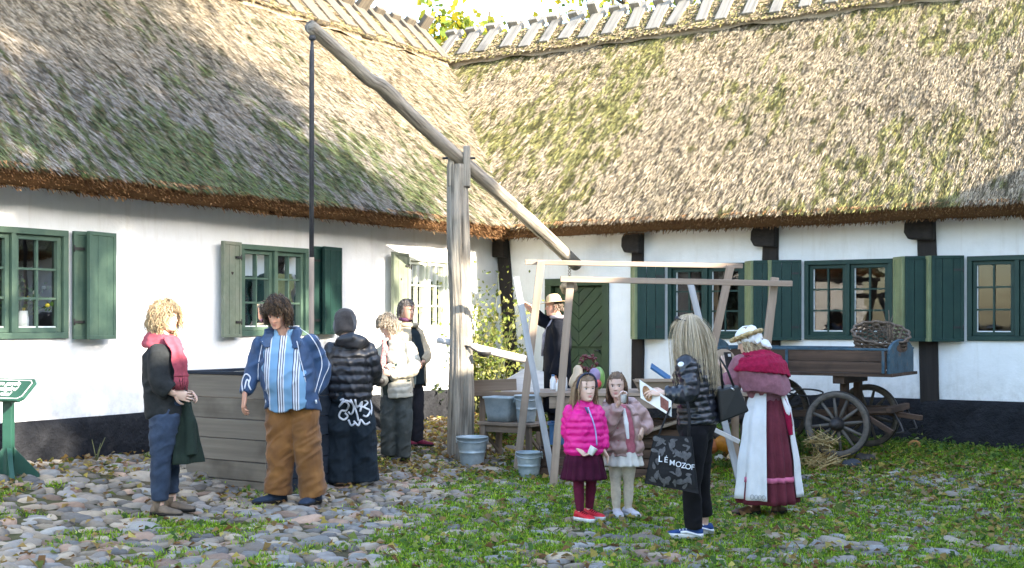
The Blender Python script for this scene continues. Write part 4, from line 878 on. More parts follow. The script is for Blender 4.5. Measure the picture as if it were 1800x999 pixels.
wheel(sw, ND - .02, zw, rw, 12, .13); wheel(sw + .02, FD - .05, zw + .03, rw, 12, .3); wheel(sr - .45, ND - .02, zw + .03, rw * 1.12, 12, .05); wheel(sr - .42, FD - .05, zw + .05, rw * 1.12, 12, .2)
b = MB()
for s_, zc in ((sw, zw), (sr - .44, zw + .03)):
    b.tube([FR.pt(s_, FD - .05, zc + .02), FR.pt(s_, ND - .02, zc)], .03, 8); b.bar(FR.pt(s_, FD + .1, zc + .02), FR.pt(s_, ND - .14, zc), .10, .10)
    for d in (FD + .25, ND - .25): b.bar(FR.pt(s_, d, zc), FR.pt(s_, d, zb_ - .03), .10, .07, FR.vec(1, 0))
    b.bar(FR.pt(s_, FD + .1, zb_ - .07), FR.pt(s_, ND - .05, zb_ - .07), .12, .09)
b.build('axle_bed', m_brownw, t, bevel=.006); b = MB()
b.bar(FR.pt(sr - .5, (ND + FD) / 2, zw + .03), FR.pt(sw + .45, (ND + FD) / 2, zw + .12), .07, .07)
b.bar(FR.pt(sw - .2, ND - .25, zw + .12), FR.pt(sw + .50, (ND + FD) / 2 + .12, zw + .14), .05, .06); b.bar(FR.pt(sw - .2, FD + .25, zw + .12), FR.pt(sw + .50, (ND + FD) / 2 - .12, zw + .14), .05, .06)
b.bar(FR.pt(sw + .48, FD + .15, zw + .16), FR.pt(sw + .48, ND - .15, zw + .15), .06, .06); b.bar(FR.pt(sw + .40, (ND + FD) / 2, zw + .10), FR.pt(sw + .74, (ND + FD) / 2 + .1, zw + .07), .05, .05)
b.bar(FR.pt(sw + .1, ND - .1, zw + .18), FR.pt(sw + .55, ND - .02, zw - .06), .035, .05)
b.build('draw_pole', m_brownw, t, bevel=.005); b = MB()
b.tube([FR.pt(sw - .38 + .14 * math.cos(a) * 1.3, ND - .18, zw + .30 + .035 * math.sin(a)) for a in np.linspace(0, 6.28, 20)], .010, 6)
b.build('iron_loop', m_iron, t)
for sg in (0, 1): b = MB(); b.tube([FR.pt(sw + .48, ND - .3 - .5 * sg, zw + .12), FR.pt(sw + .56, ND - .25 - .5 * sg, zw + .02), FR.pt(sw + .61, ND - .2 - .5 * sg, zw - .06), FR.pt(sw + .54, ND - .18 - .5 * sg, zw - .08)], .012, 6); b.build('iron_hook', m_iron, t)
# wicker basket with twigs on the cart
m_wick = mat('wicker', [(.3, (.05, .035, .025)), (.7, (.20, .15, .11))], 30, .8, .6, 80)
sB, zB = cp(1546, 618, ND - .55); pB = FR.pt(sB, ND - .55, zb_ + .10); hB = (CZ + (HY - 583) / FPX * pB.y - pB.z); rB = 48 * pB.y / FPX
t = thing('wicker_basket', 'round brown wicker basket with twigs sitting on the cart', 'basket', pB); b = MB(); ns = 26
def bp_(a, k): r = rB * (.62 + .38 * k ** .7) ; return pB + Vector((math.cos(a) * r, math.sin(a) * r, hB * k))
for j in range(15):
    k = j / 14; b.tube([bp_(a, k) + Vector((math.cos(a), math.sin(a), 0)) * (.011 * math.sin(ns / 2 * a + j * math.pi)) for a in np.linspace(0, 2 * math.pi, 105)], .0085 + (.006 if j == 14 else 0), 5)
for i in range(ns): a = 2 * math.pi * i / ns; b.tube([bp_(a, k) for k in np.linspace(0, 1.03, 6)], .007, 5)
b.lathe([(0, .005), (rB * .62, .005), (rB * .62, -.005), (0, -.005)], pB, 20); b.rot(pB + Vector((0, 0, hB * .5)), (1, 0, -.25), 24); b.build('weave', m_wick, t); b = MB()
for i in range(22): a = random.uniform(0, 6.28); r = rB * random.uniform(0, .8); b.tube([pB + Vector((math.cos(a) * r, math.sin(a) * r, hB * random.uniform(.3, .7))), pB + Vector((math.cos(a + .8) * rB * .8, math.sin(a + .8) * rB * .8, hB * random.uniform(.85, 1.15)))], .005, 4)
b.rot(pB + Vector((0, 0, hB * .5)), (1, 0, -.25), 24); b.build('contents', m_wick, t)
t = MB()
for dx, h in ((0, .36), (.04, .30), (-.04, .27), (.02, .22), (.07, .2)): q = pB + Vector((rB * .35, 0, hB * .55)); t.tube([q, q + Vector((dx * .6, 0, h * .5)), q + Vector((dx * .3, 0, h * .75)), q + Vector((dx, .01, h))], [.009, .007, .005, .003], 5)
tag(t.build('twig_bundle', m_wick, loc=pB + Vector((rB * .35, 0, hB * .55))), 'bare twigs sticking up out of the wicker basket', 'twigs')
# straw, pumpkins, stones round the cart
m_straw = vcol('loose_straw', .8, trans=.15)
def straw_heap(label, p, n, rx, ry, rz, ln, bias=(0, 0, 0)):
    P = np.array(p) + rng.normal(0, 1, (n, 3)) * np.array([rx, ry, rz]); P[:, 2] = np.maximum(P[:, 2], p[2] + .01); D = rng.normal(0, 1, (n, 3)) * np.array([1, 1, .6]) + np.array(bias); D /= np.linalg.norm(D, axis=1)[:, None]
    Sd = np.cross(D, rng.normal(0, 1, (n, 3))); Sd /= np.linalg.norm(Sd, axis=1)[:, None]; L = rng.uniform(.5, 1, (n, 1)) * ln
    V = np.stack([P - D * L / 2 - Sd * .004, P - D * L / 2 + Sd * .004, P + D * L / 2 + Sd * .003, P + D * L / 2 - Sd * .003], 1).reshape(-1, 3)
    c = np.array([(.42, .31, .13), (.5, .4, .2), (.32, .22, .09)])[rng.choice(3, n)]; o = build_np('straw_bundle', V, np.arange(n * 4).reshape(n, 4), m_straw, colr=np.repeat(c, 4, 0)); return tag(o, label, 'straw', 'loose straw bundles')
_s, _z = cp(1448, 770, ND + .15); q = FR.pt(_s, ND + .15, 0); q.z = g(q.x, q.y)
straw_heap('yellow straw bundle tied against the front cart wheel', (q.x, q.y, q.z + .03), 260, .09, .05, .05, .28, (-.6, -.3, 0)); straw_heap('small yellow straw wisp stuck between the wheel spokes', (q.x - .02, q.y + .02, q.z + .24), 130, .06, .04, .05, .25, (-.8, 0, .2))
q = ground_px(1785, 793); straw_heap('flat heap of straw on the grass near the right edge', (q.x, q.y, q.z + .02), 320, .22, .08, .03, .3, (1, 0, -.2))
def stone(label, u, v, r, c, cat='stone', name='stone'):
    q = ground_px(u, v); b = MB(); ax = (Vector((1, 0, 0)), Vector((0, 1, 0)), Vector((0, 0, 1))); b.ell(q + Vector((0, 0, r * .35)), (r * 1.35, r, r * .75), ax, 16, 10)
    b.v = [tuple(Vector(x) + (Vector(x) - q).normalized() * r * .3 * noise.noise(Vector(x) * 14)) for x in b.v]; tag(b.build(name, mat('stone_%d' % int(c[0] * 100), [(.3, tuple(x * .8 for x in c)), (.7, c)], 14, .8, .5), loc=q), label, cat, 'stones by the cart')
stone('white stone lying in the grass before the cart wheel', 1462, 816, .075, (.66, .66, .64)); stone('dark stone in the grass right of the white stone', 1497, 822, .075, (.045, .05, .06)); stone('dark stone nearest the bottom of the front cart wheel', 1522, 812, .08, (.07, .065, .06))
def pumpkin(label, u, v, r, c, sq=.8):
    q = ground_px(u, v); t = thing('pumpkin', label, 'pumpkin', q, 'pumpkins and gourds under the stall'); b = MB(); n = 40; rs = []
    for i in range(1, 14):
        th = math.pi * i / 14 - math.pi / 2; rs.append([q + Vector((math.cos(a) * math.cos(th) * r * (1 - .09 * abs(math.sin(a * 5))), math.sin(a) * math.cos(th) * r * (1 - .09 * abs(math.sin(a * 5))), r * sq * (1 + math.sin(th)) - .1 * r * math.cos(th * 2) * 0)) for a in np.linspace(0, 2 * math.pi, n, endpoint=False)])
    b.rings(rs); b.build('rind', mat('rind_%d_%d' % (int(c[0] * 100), int(c[1] * 100)), [(.3, tuple(x * .8 for x in c)), (.7, c)], 8, .5, .1, spec=.4), t); b = MB(); b.tube([q + Vector((0, 0, r * sq * 1.95)), q + Vector((.01, 0, r * sq * 2.2)), q + Vector((.04, 0, r * sq * 2.4))], [.018, .012, .012], 7); b.build('stalk', m_stem, t)
pumpkin('pale orange pumpkin beside the legs of the blonde woman', 1253, 798, .10, (.62, .20, .06)); pumpkin('large orange pumpkin under the stall right end', 1277, 799, .135, (.62, .24, .02)); pumpkin('small cream gourd in front of the orange pumpkins', 1288, 814, .065, (.66, .5, .32)); pumpkin('tiny white gourd left of the cream gourd', 1264, 812, .05, (.7, .7, .64))
pumpkin('small orange pumpkin beside the apron under the cart', 1412, 795, .07, (.55, .26, .05)); pumpkin('small brownish orange pumpkin in the grass by the far cart wheel', 1608, 793, .075, (.42, .19, .05))

# ---------------------------------------------------------------- things on the stall top
m_plast = {n: mat('plastic_' + n, [(.3, tuple(x * .9 for x in c)), (.7, c)], 6, .35, 0, spec=.5) for n, c in dict(white=(.75, .76, .76), blue=(.04, .13, .28), cyan=(.15, .45, .6), green=(.16, .30, .08), cream=(.55, .42, .28), violet=(.25, .19, .33), maroon=(.10, .015, .02), red=(.45, .05, .06)).items()}
zt2 = zt + .019
def jar(name, label, u, y, r, h, m1, m2, cat):
    q = px2(u, 600, y); q.z = zt2; t = thing(name, label, cat, q); b = MB(); b.lathe([(0, 0), (r, 0), (r * 1.03, .01), (r, h * .65), (r * .55, h * .82), (r * .5, h * .9)], q, 18); b.build('vessel', m_plast[m1], t); b = MB(); b.lathe([(r * .55, h * .9), (r * .57, h * .9), (r * .57, h), (0, h + .003)], q, 16); b.build('lid', m_plast[m2], t)
jar('bottle', 'white plastic bottle with cyan lid on the stall beside the front upright', 990, 12.45, .04, .19, 'white', 'cyan', 'bottle'); jar('jar', 'squat white jar on the stall left of the front upright', 983, 12.3, .035, .11, 'white', 'white', 'jar'); jar('bottle', 'blue-capped white bottle at the left end of the stall top', 972, 12.6, .03, .15, 'white', 'blue', 'bottle')
q = px2(1016, 600, 12.45); q.z = zt2; t = thing('gourd', 'cream gourd on the stall behind the pink girl', 'gourd', q); b = MB(); b.lathe([(0, 0), (.07, .01), (.095, .06), (.08, .12), (.05, .17), (.045, .22), (.02, .25), (0, .255)], q, 20); b.build('rind', m_plast['cream'], t); b = MB(); b.tube([q + Vector((0, 0, .25)), q + Vector((.03, 0, .28))], .009, 6); b.build('stalk', m_stem, t)
q = px2(1050, 600, 12.35); q.z = zt2; t = thing('paper_ball', 'round green and violet paper ball behind the pink girl', 'ornament', q); b = MB(); b.ell(q + Vector((.012, .02, .125)), (.065, .065, .115), n=20, m=14); b.build('green_half', m_plast['green'], t); b = MB(); b.ell(q + Vector((-.03, -.045, .155)), (.058, .045, .075), n=20, m=12); b.build('violet_half', m_plast['violet'], t); b = MB(); b.ell(q + Vector((-.02, -.05, .075)), (.06, .05, .05), n=16, m=10); b.build('red_band', m_plast['red'], t)
q = px2(1034, 600, 12.5); q.z = zt2; t = thing('berry_wreath', 'dark red berry wreath standing on the stall behind the girls', 'wreath', q); b = MB()
for i in range(60): a = random.uniform(0, 6.28); b.ell(q + Vector((math.cos(a) * .07 + random.uniform(-.02, .02), random.uniform(-.03, .03), .27 + math.sin(a) * .07 + random.uniform(-.02, .02))), (.016,) * 3, n=7, m=5)
b.build('berries', m_plast['maroon'], t); b = MB(); b.tube([q, q + Vector((0, .02, .2))], .012, 6); b.tube([q + Vector((math.cos(a) * .07, 0, .27 + math.sin(a) * .07)) for a in np.linspace(0, 6.28, 24)], .012, 6); b.build('frame', m_stem, t)
q = px2(1152, 673, 12.2); q.z = zt2; t = thing('wooden_tray', 'shallow light wooden trough on the stall in front of the blonde woman', 'tray', q); b = MB()
for z, kx, ky in (): pass
def rect(w, d_, z): return [q + Vector((sx * w, sy * d_, z)) for sx, sy in ((-1, -1), (1, -1), (1, 1), (-1, 1))]
b.rings([rect(.15, .10, .0), rect(.21, .15, .115), rect(.20, .14, .115), rect(.14, .09, .012)], gr=None); b.build('trough', m_stallw, t, smooth=False, bevel=.003)
b = MB(); b.bar(q + Vector((-.215, -.16, .12)), q + Vector((.215, -.16, .12)), .03, .03); b.build('rim', m_stallw, t)
q2 = px2(1161, 655, 12.1); b = MB(); b.obox(q2, (Vector((.8, .1, -.55)), Vector((.15, .9, .3)), Vector((.5, -.3, .8))), (.115, .06, .010)); tag(b.build('blue_booklet', m_plast['blue'], loc=q2, bevel=.003), 'blue booklet leaning over the wooden trough', 'booklet')
b = MB(); q2 = px2(1272, 636, 12.15); q2.z = zt2; b.prism([q2 + Vector((.16 * math.cos(a), 0, .26 * math.sin(a) + .16)) for a in np.linspace(-.6, math.pi + .6, 20)], Vector((0, .03, 0))); tag(b.build('round_board', m_stallw, loc=q2, bevel=.004), 'round-topped wooden board standing on the stall by the blonde woman', 'board')
q2 = px2(990, 742, 12.75); q2.z = g(q2.x, q2.y) + .30; t = thing('plastic_crate', 'small blue plastic crate on a wooden crate under the stall', 'crate', q2); b = MB(); A3 = ((1, 0, 0), (0, 1, 0), (0, 0, 1))
for sx in (-1, 1): b.obox(q2 + Vector((sx * .13, 0, .12)), A3, (.008, .13, .10)); b.obox(q2 + Vector((0, sx * .13, .12)), A3, (.122, .008, .10))
b.obox(q2 + Vector((0, 0, .03)), A3, (.12, .12, .008)); b.build('box', m_plast['blue'], t); b = MB()
for sx in (-1, 1): b.obox(q2 + Vector((0, sx * .135, .225)), A3, (.145, .02, .012)); b.obox(q2 + Vector((sx * .14, 0, .225)), A3, (.018, .12, .012))
b.build('rim', m_plast['blue'], t, bevel=.003)
# two low wooden crates stacked under the stall
for i, (u, y, z_, lb) in enumerate(((990, 12.75, 0, 'brown slatted crate under the left end of the stall, below the blue crate'), (1150, 12.55, 0, 'brown slatted crate under the stall, bottom of its pair'), (1156, 12.55, .29, 'brown slatted crate under the stall, top of its pair'))):
    q2 = px2(u, 700, y); q2.z = g(q2.x, q2.y) + z_; t = thing('wooden_crate', lb, 'crate', q2, 'crates under the stall')
    for nm, ax, oy in (('side', 0, 1), ('side', 0, -1), ('end', 1, 1), ('end', 1, -1)):
        b = MB()
        for k in range(3): zz = .05 + k * .095; b.bar(q2 + (Vector((-.24, oy * .16, zz)) if ax == 0 else Vector((oy * .23, -.15, zz))), q2 + (Vector((.24, oy * .16, zz)) if ax == 0 else Vector((oy * .23, .15, zz))), .014, .08)
        b.build(nm, m_brownw, t)
    b = MB(); b.bar(q2 + Vector((-.23, 0, .008)), q2 + Vector((.23, 0, .008)), .3, .012); b.build('bottom', m_brownw, t)

# ---------------------------------------------------------------- things on the window sills
def vase(label, s_, z_, h, r, mcol, fl, pal, seed, d=-.2):
    q = FL.pt(s_, d, z_); t = thing('flower_vase', label, 'vase', q, 'flowers on the window sills'); b = MB(); b.lathe([(0, 0), (r, 0), (r * 1.1, h * .5), (r * .9, h), (r * .8, h), (r * .9, h * .5), (0, .02)], q, 16); b.build('vase', mcol, t)
    r2 = np.random.default_rng(seed); b = MB(); fb = MB(); P = []
    for i in range(fl):
        e = q + Vector((*(r2.normal(0, 1, 2) * r * 2.6), h + abs(r2.normal(.16, .09)))); b.tube([q + Vector((0, 0, h * .6)), q.lerp(e, .6) + Vector((0, 0, .03)), e], .003, 4); P.append(e)
        if i % 2: fb.ell(e, (.02,) * 3, n=7, m=5, col=pal[i % len(pal)])
    b.build('stems', m_stem, t); fb.build('blossoms', m_leaf, t); P = np.array([tuple(p) for p in P] * 6) + r2.normal(0, .03, (fl * 6, 3)); leaf_cloud(P, .05, np.array([(.07, .13, .03)] * len(P)), 'leaves', t)
    sb = MB(); sb.obox(q + Vector((0, 0, -.012)), (FL.vec(1, 0), FL.vec(0, 1), (0, 0, 1)), (.25, .09, .012)); sb.build('sill_shelf', m_putty, t)
vase('white vase of yellow and white flowers in the leftmost window', 7.52, 1.49, .17, .05, m_plast['white'], 26, [(.75, .6, .08), (.75, .75, .7), (.7, .65, .2)], 5)
vase('blue pot with a green plant in the middle left window', 4.88, 1.49, .13, .055, m_plast['blue'], 14, [(.1, .2, .05)], 6)
# ---------------------------------------------------------------- people: tools
def skin_mat():
    m = mat('skin', [(.3, (.94, .94, .94)), (.7, (1.04, 1.02, 1.0))], 30, .55, .06, 180, col_attr=True, spec=.3, dist=.002)
    b = m.node_tree.nodes['Principled BSDF']; b.inputs['Subsurface Weight'].default_value = .12; b.inputs['Subsurface Radius'].default_value = (.012, .005, .003); return m
m_skin = skin_mat()
m_hair = vcol('hair', .5, spec=.35)
def remesh(mb, vox, it=3, fac=.5):
    me = bpy.data.meshes.new('t'); me.from_pydata(mb.v, [], mb.f); o = bpy.data.objects.new('t', me); COL.objects.link(o)
    m = o.modifiers.new('r', 'REMESH'); m.mode = 'VOXEL'; m.voxel_size = vox
    if it: s = o.modifiers.new('s', 'SMOOTH'); s.factor = fac; s.iterations = it
    e = bpy.data.meshes.new_from_object(o.evaluated_get(bpy.context.evaluated_depsgraph_get())); bpy.data.objects.remove(o)
    n = len(e.vertices); co = np.empty(n * 3); e.vertices.foreach_get('co', co); no = np.empty(n * 3); e.vertices.foreach_get('normal', no)
    F = [tuple(p.vertices) for p in e.polygons]; bpy.data.meshes.remove(e); return co.reshape(-1, 3), no.reshape(-1, 3), F
def garment(name, mb, m, parent, vox=.009, it=2, folds=(), colf=None):
    V, Nn, F = remesh(mb, vox, it)
    for amp, sc, sd in folds:
        W = V + .05 * (np.stack([vnoise(V, 5.0, sd + 40 + q) for q in range(3)], 1) - .5); W = np.stack([W[:, 0] + .5 * W[:, 2], W[:, 1] - .35 * W[:, 2], W[:, 2] - .7 * W[:, 0]], 1)
        f = vnoise(W * np.array(sc), 1.0, sd) - .5; f = .5 - np.abs(f) * 4 if amp > .0055 else f * 2; V = V + Nn * (amp * f)[:, None]
    out = MB(); c = [tuple(colf(v)) for v in V] if colf else (1, 1, 1); out.add(V.tolist(), F, 0, None, c); return out.build(name, m, parent)
def face(yaw): return Vector((math.sin(R(yaw)), -math.cos(R(yaw)), 0))
class Tors:
    """trunk profile: rows (t, half width, half depth, forward shift) between pelvis (t=0) and neck base (t=1)"""
    def __init__(s, pel, neck, yaw0, yaw1, rows, p=2.4): s.a, s.b, s.y0, s.y1, s.r, s.p = Vector(pel), Vector(neck), yaw0, yaw1, rows, p
    def at(s, t, grow=0):
        r = s.r; tt = min(max(t, r[0][0]), r[-1][0]); i = 0
        while i < len(r) - 2 and tt > r[i + 1][0]: i += 1
        k = (tt - r[i][0]) / max(1e-6, r[i + 1][0] - r[i][0]); k = k * k * (3 - 2 * k); w, d, f = [r[i][q] * (1 - k) + r[i + 1][q] * k for q in (1, 2, 3)]
        F = face(s.y0 + (s.y1 - s.y0) * min(max(t, 0), 1)); up = (s.b - s.a).normalized(); L = F.cross(Vector((0, 0, 1))).normalized(); Fp = up.cross(L).normalized()
        if Fp.dot(F) < 0: Fp = -Fp
        return s.a.lerp(s.b, t) + Fp * f, L, Fp, w + grow, d + grow
    def pt(s, t, a, grow=0):
        c, L, F, w, d = s.at(t, grow); ca, sa = math.cos(a), math.sin(a); e = 2 / s.p
        return c + L * (w * math.copysign(abs(ca) ** e, ca)) + F * (d * math.copysign(abs(sa) ** e, sa))
    def solid(s, mb, t0, t1, grow=0, n=30, m=28, puff=None, wave=None):
        rs = []
        for i in range(m):
            t = t0 + (t1 - t0) * i / (m - 1); gg = grow
            if puff: gg += puff[1] * (abs(math.sin(math.pi * (t - t0) * (s.b - s.a).length / puff[0])) ** .6 - .5)
            rs.append([s.pt(t, 2 * math.pi * j / n, gg + (wave(t, 2 * math.pi * j / n) if wave else 0)) for j in range(n)])
        mb.rings(rs)
    def shell(s, mb, a0, a1, tb, tt, grow, th=.012, n=40, m=26, puff=None, wave=None):
        fb = tb if callable(tb) else (lambda a: tb); ft = tt if callable(tt) else (lambda a: tt); rs = []
        for i in range(m):
            ring = []
            for side in (0, 1):
                js = range(n) if side == 0 else range(n - 1, -1, -1)
                for j in js:
                    a = a0 + (a1 - a0) * j / (n - 1); t = fb(a) + (ft(a) - fb(a)) * i / (m - 1); gg = grow - (th if side else 0)
                    if puff: gg += puff[1] * (abs(math.sin(math.pi * t * (s.b - s.a).length / puff[0])) ** .6 - .5)
                    if wave: gg += wave(t, a)
                    ring.append(s.pt(t, a, gg))
            rs.append(ring)
        mb.rings(rs)
def limb(mb, pts, rad, n=16, puff=None, flat=1.0, sub=7, ref=None):
    P = crom([Vector(p) for p in pts], sub); m = len(P); rr = []; L = 0
    for i in range(m):
        q = i / (m - 1) * (len(rad) - 1); k = min(int(q), len(rad) - 2); r = rad[k] + (rad[k + 1] - rad[k]) * (q - k)
        if i: L += (P[i] - P[i - 1]).length
        if puff: r += puff[1] * (abs(math.sin(math.pi * L / puff[0])) ** .6 - .5)
        rr.append(r)
    if puff:
        P2 = []; r2 = []                                                 # resample finely so that the quilting shows
        for i in range(m - 1):
            for j in range(3): P2.append(P[i].lerp(P[i + 1], j / 3))
        P2.append(P[-1]); L = 0
        for i, p in enumerate(P2):
            if i: L += (p - P2[i - 1]).length
            q = i / (len(P2) - 1) * (len(rad) - 1); k = min(int(q), len(rad) - 2); r = rad[k] + (rad[k + 1] - rad[k]) * (q - k); r2.append(r + puff[1] * (abs(math.sin(math.pi * L / puff[0])) ** .6 - .5))
        P, rr = P2, r2
    mb.tube(P, rr, n, flat=flat, ref=ref)
    mb.ell(P[0], (rr[0] * .98,) * 3, n=12, m=8)
HZ = [-.5, -.475, -.42, -.33, -.2, -.05, .1, .25, .38, .46, .5]
HX = [.07, .15, .20, .245, .285, .315, .335, .325, .26, .15, .02]
HF = [.28, .35, .385, .385, .385, .38, .385, .365, .28, .17, .02]
HB = [.02, .03, .08, .20, .36, .43, .45, .42, .34, .20, .02]
class Head:
    def __init__(s, c, yaw, pitch, roll, h):
        s.c = Vector(c); s.h = h; F = face(yaw); U = Vector((0, 0, 1)); L = F.cross(U)
        Mp = Matrix.Rotation(-R(pitch), 3, L); F, U = Mp @ F, Mp @ U; Mr = Matrix.Rotation(R(roll), 3, F); s.F, s.U, s.L = F, Mr @ U, Mr @ L
    def w(s, x, y, z): return s.c + (s.L * x + s.F * y + s.U * z) * s.h
    def prof(s, z): return [float(np.interp(z, HZ, t)) for t in (HX, HF, HB)]
    def build(s, mb, skin, brow, lip, child=False):
        sk = np.array(skin); rows = []; cols = []; n = 64
        zz = np.concatenate([np.linspace(-.5, -.36, 9), np.linspace(-.345, .14, 46), np.linspace(.17, .5, 14)])
        for z in zz:
            X, YF, YB = s.prof(z); ring = []
            for j in range(n):
                a = 2 * math.pi * j / n; a = a + .25 * math.cos(a) * (1 if math.sin(a) > 0 else 0) * abs(math.sin(a)) ** .5
                ca, sa = math.cos(a), math.sin(a); x = X * math.copysign(abs(ca) ** .9, ca); y = (YF if sa > 0 else YB) * math.copysign(abs(sa) ** .9, sa)
                c = sk.copy()
                if sa > .15:
                    G = lambda cx, cz, sx, sz: math.exp(-((x - cx) / sx) ** 2 - ((z - cz) / sz) ** 2)
                    nr = math.exp(-(x / (.038 + .03 * max(0, min(1, (.02 - z) / .15)))) ** 2) * max(0, min(1, (.06 - z) / .20)) * (1 if z > -.135 else math.exp(-((z + .135) / .025) ** 2))
                    y += (.075 if child else .10) * nr + .012 * (G(-.13, .085, .09, .03) + G(.13, .085, .09, .03)) - .035 * (G(-.135, .01, .065, .045) + G(.135, .01, .065, .045))
                    y += .022 * G(0, -.255, .085, .018) + .025 * G(0, -.30, .075, .022) - .012 * G(0, -.278, .09, .008) + .02 * G(0, -.42, .09, .05) + .012 * (G(-.17, -.14, .07, .09) + G(.17, -.14, .07, .09))
                    lp = min(1, 1.3 * max(G(0, -.258, .085, .016), G(0, -.297, .07, .020))); c = c * (1 - lp) + np.array(lip) * lp
                    ck = .22 * (G(-.18, -.13, .08, .08) + G(.18, -.13, .08, .08) + G(0, -.13, .04, .04)); c = c * (1 - ck * np.array([.05, .4, .45]))
                    br = min(1, 1.2 * max(G(-.135, .082, .075, .014), G(.135, .082, .075, .014))); c = c * (1 - br) + np.array(brow) * br
                ring.append(s.w(x, y, z)); cols.append(tuple(c))
            rows.append(ring)
        mb.rings(rows, col=cols)
        for sx in (-1, 1):
            e = s.w(sx * .135, .315, .005); r = .052 * s.h; vs = []; cs = []
            ax = (s.L, s.U, s.F)
            for i in range(9):
                th = math.pi * i / 16
                for j in range(14):
                    p = 2 * math.pi * j / 14; vs.append(e + (s.L * (math.sin(th) * math.cos(p)) + s.U * (math.sin(th) * math.sin(p) * .62) + s.F * math.cos(th)) * r)
                    up = math.sin(th) * math.sin(p); cs.append((.03, .022, .018) if th < .62 or up > .62 else ((.62, .60, .58) if up > -.75 else skin))
            mb.add(vs, [(i * 14 + j, i * 14 + (j + 1) % 14, (i + 1) * 14 + (j + 1) % 14, (i + 1) * 14 + j) for i in range(8) for j in range(14)], col=cs)
            er = s.w(sx * .325, -.04, -.02); mb.ell(er, (.035 * s.h, .075 * s.h, .115 * s.h), (s.L + s.F * (-.3 * sx), s.F, s.U), 12, 8, col=tuple(sk * np.array([1, .85, .82])))
def hair(hd, parent, n, region, length, pal, width=.03, curl=0., lift=.1, steps=9, seed=1, flow=(0, 0, 0), back=False, fall=1.0, crown=(0, -.12, .5), capscale=1.06, out=0., name='hair', zf=.20):
    rd = random.Random(seed); mb = MB(); h = hd.h; gl = Vector((-hd.L.z, -hd.F.z, -hd.U.z)) * fall + Vector(flow); pal_ = pal
    # cap under the strands
    vs = []; cs = []; nn = 40; zz = np.linspace(-.42, .5, 26); keep = {}
    for iz, z in enumerate(zz):
        X, YF, YB = hd.prof(z); X, YB = max(X, .2), max(YB, .2)
        for j in range(nn):
            a = 2 * math.pi * j / nn; ca, sa = math.cos(a), math.sin(a); x, y = X * ca, (YF if sa > 0 else YB) * sa; k = capscale + .035 * noise.noise((x * 9 + seed, y * 9, z * 9))
            keep[(iz, j)] = region(x, y, z); vs.append(hd.w(x * k, y * k, z * (k if z > 0 else 1))); cs.append(tuple(np.array(pal_[0]) * rd.uniform(.7, 1)))
    fs = [(i * nn + j, i * nn + (j + 1) % nn, (i + 1) * nn + (j + 1) % nn, (i + 1) * nn + j) for i in range(25) for j in range(nn) if keep[(i, j)] and keep[(i, (j + 1) % nn)] and keep[(i + 1, j)] and keep[(i + 1, (j + 1) % nn)]]
    mb.add(vs, fs, col=cs)
    def E(p): return math.sqrt((p.x / .345) ** 2 + ((p.y + .03) / .42) ** 2 + (p.z / .505) ** 2) if p.z > 0 else math.sqrt((p.x / .335) ** 2 + ((p.y + .03) / .42) ** 2)
    cnt = 0
    while cnt < n:
        v = Vector((rd.gauss(0, 1), rd.gauss(0, 1), rd.gauss(0, 1))).normalized(); p = Vector((v.x * .345, v.y * .42 - .03, v.z * .505))
        if p.z < -.35 or not region(p.x, p.y, p.z): continue
        cnt += 1; d = p - Vector(crown) if not (back and p.y > -.02) else Vector((p.x * 2.2, -.9, .15)); nr = v; d = (d - nr * d.dot(nr)); d = d.normalized() if d.length > .02 else Vector((rd.gauss(0, 1), rd.gauss(0, 1), 0)).normalized()
        L = length(p) if callable(length) else length; L *= rd.uniform(.8, 1.1); st = L / steps; tgt = 1.05 + lift * rd.uniform(.2, 1); pts = []; ph = rd.uniform(0, 6.28); q = p * 1.03
        for i in range(steps + 1):
            k = i / steps; o = Vector((math.sin(ph + k * 9), math.cos(ph + k * 11), math.sin(ph * 2 + k * 10))) * curl * min(1, k * 3); pts.append(hd.w(*(q + o)))
            if i > 1 and q.y > .02 and q.z < zf and abs(q.x) < .30: break
            dd = (d * (1 - min(1, .25 + k * 1.3)) + gl * (min(1, .25 + k * 1.3)) + v * out * (1 - k)).normalized(); q = q + dd * st
            if E(q) < tgt and q.z > -.55: f_ = tgt / max(.2, E(q)); q = Vector((q.x * f_, (q.y + .03) * f_ - .03, q.z * (f_ if q.z > 0 else 1)))
        w = width * h * rd.uniform(.6, 1.2); c = np.array(pal_[rd.randrange(len(pal_))]) * rd.uniform(.75, 1.2)
        if len(pts) < 3: continue
        mb.tube(pts, [w * (1, .95, .9, .2)[min(3, int(i / (len(pts) - 1) * 3.01))] for i in range(len(pts))], 5, col=tuple(c), flat=.6)
    return mb.build(name, m_hair, parent)
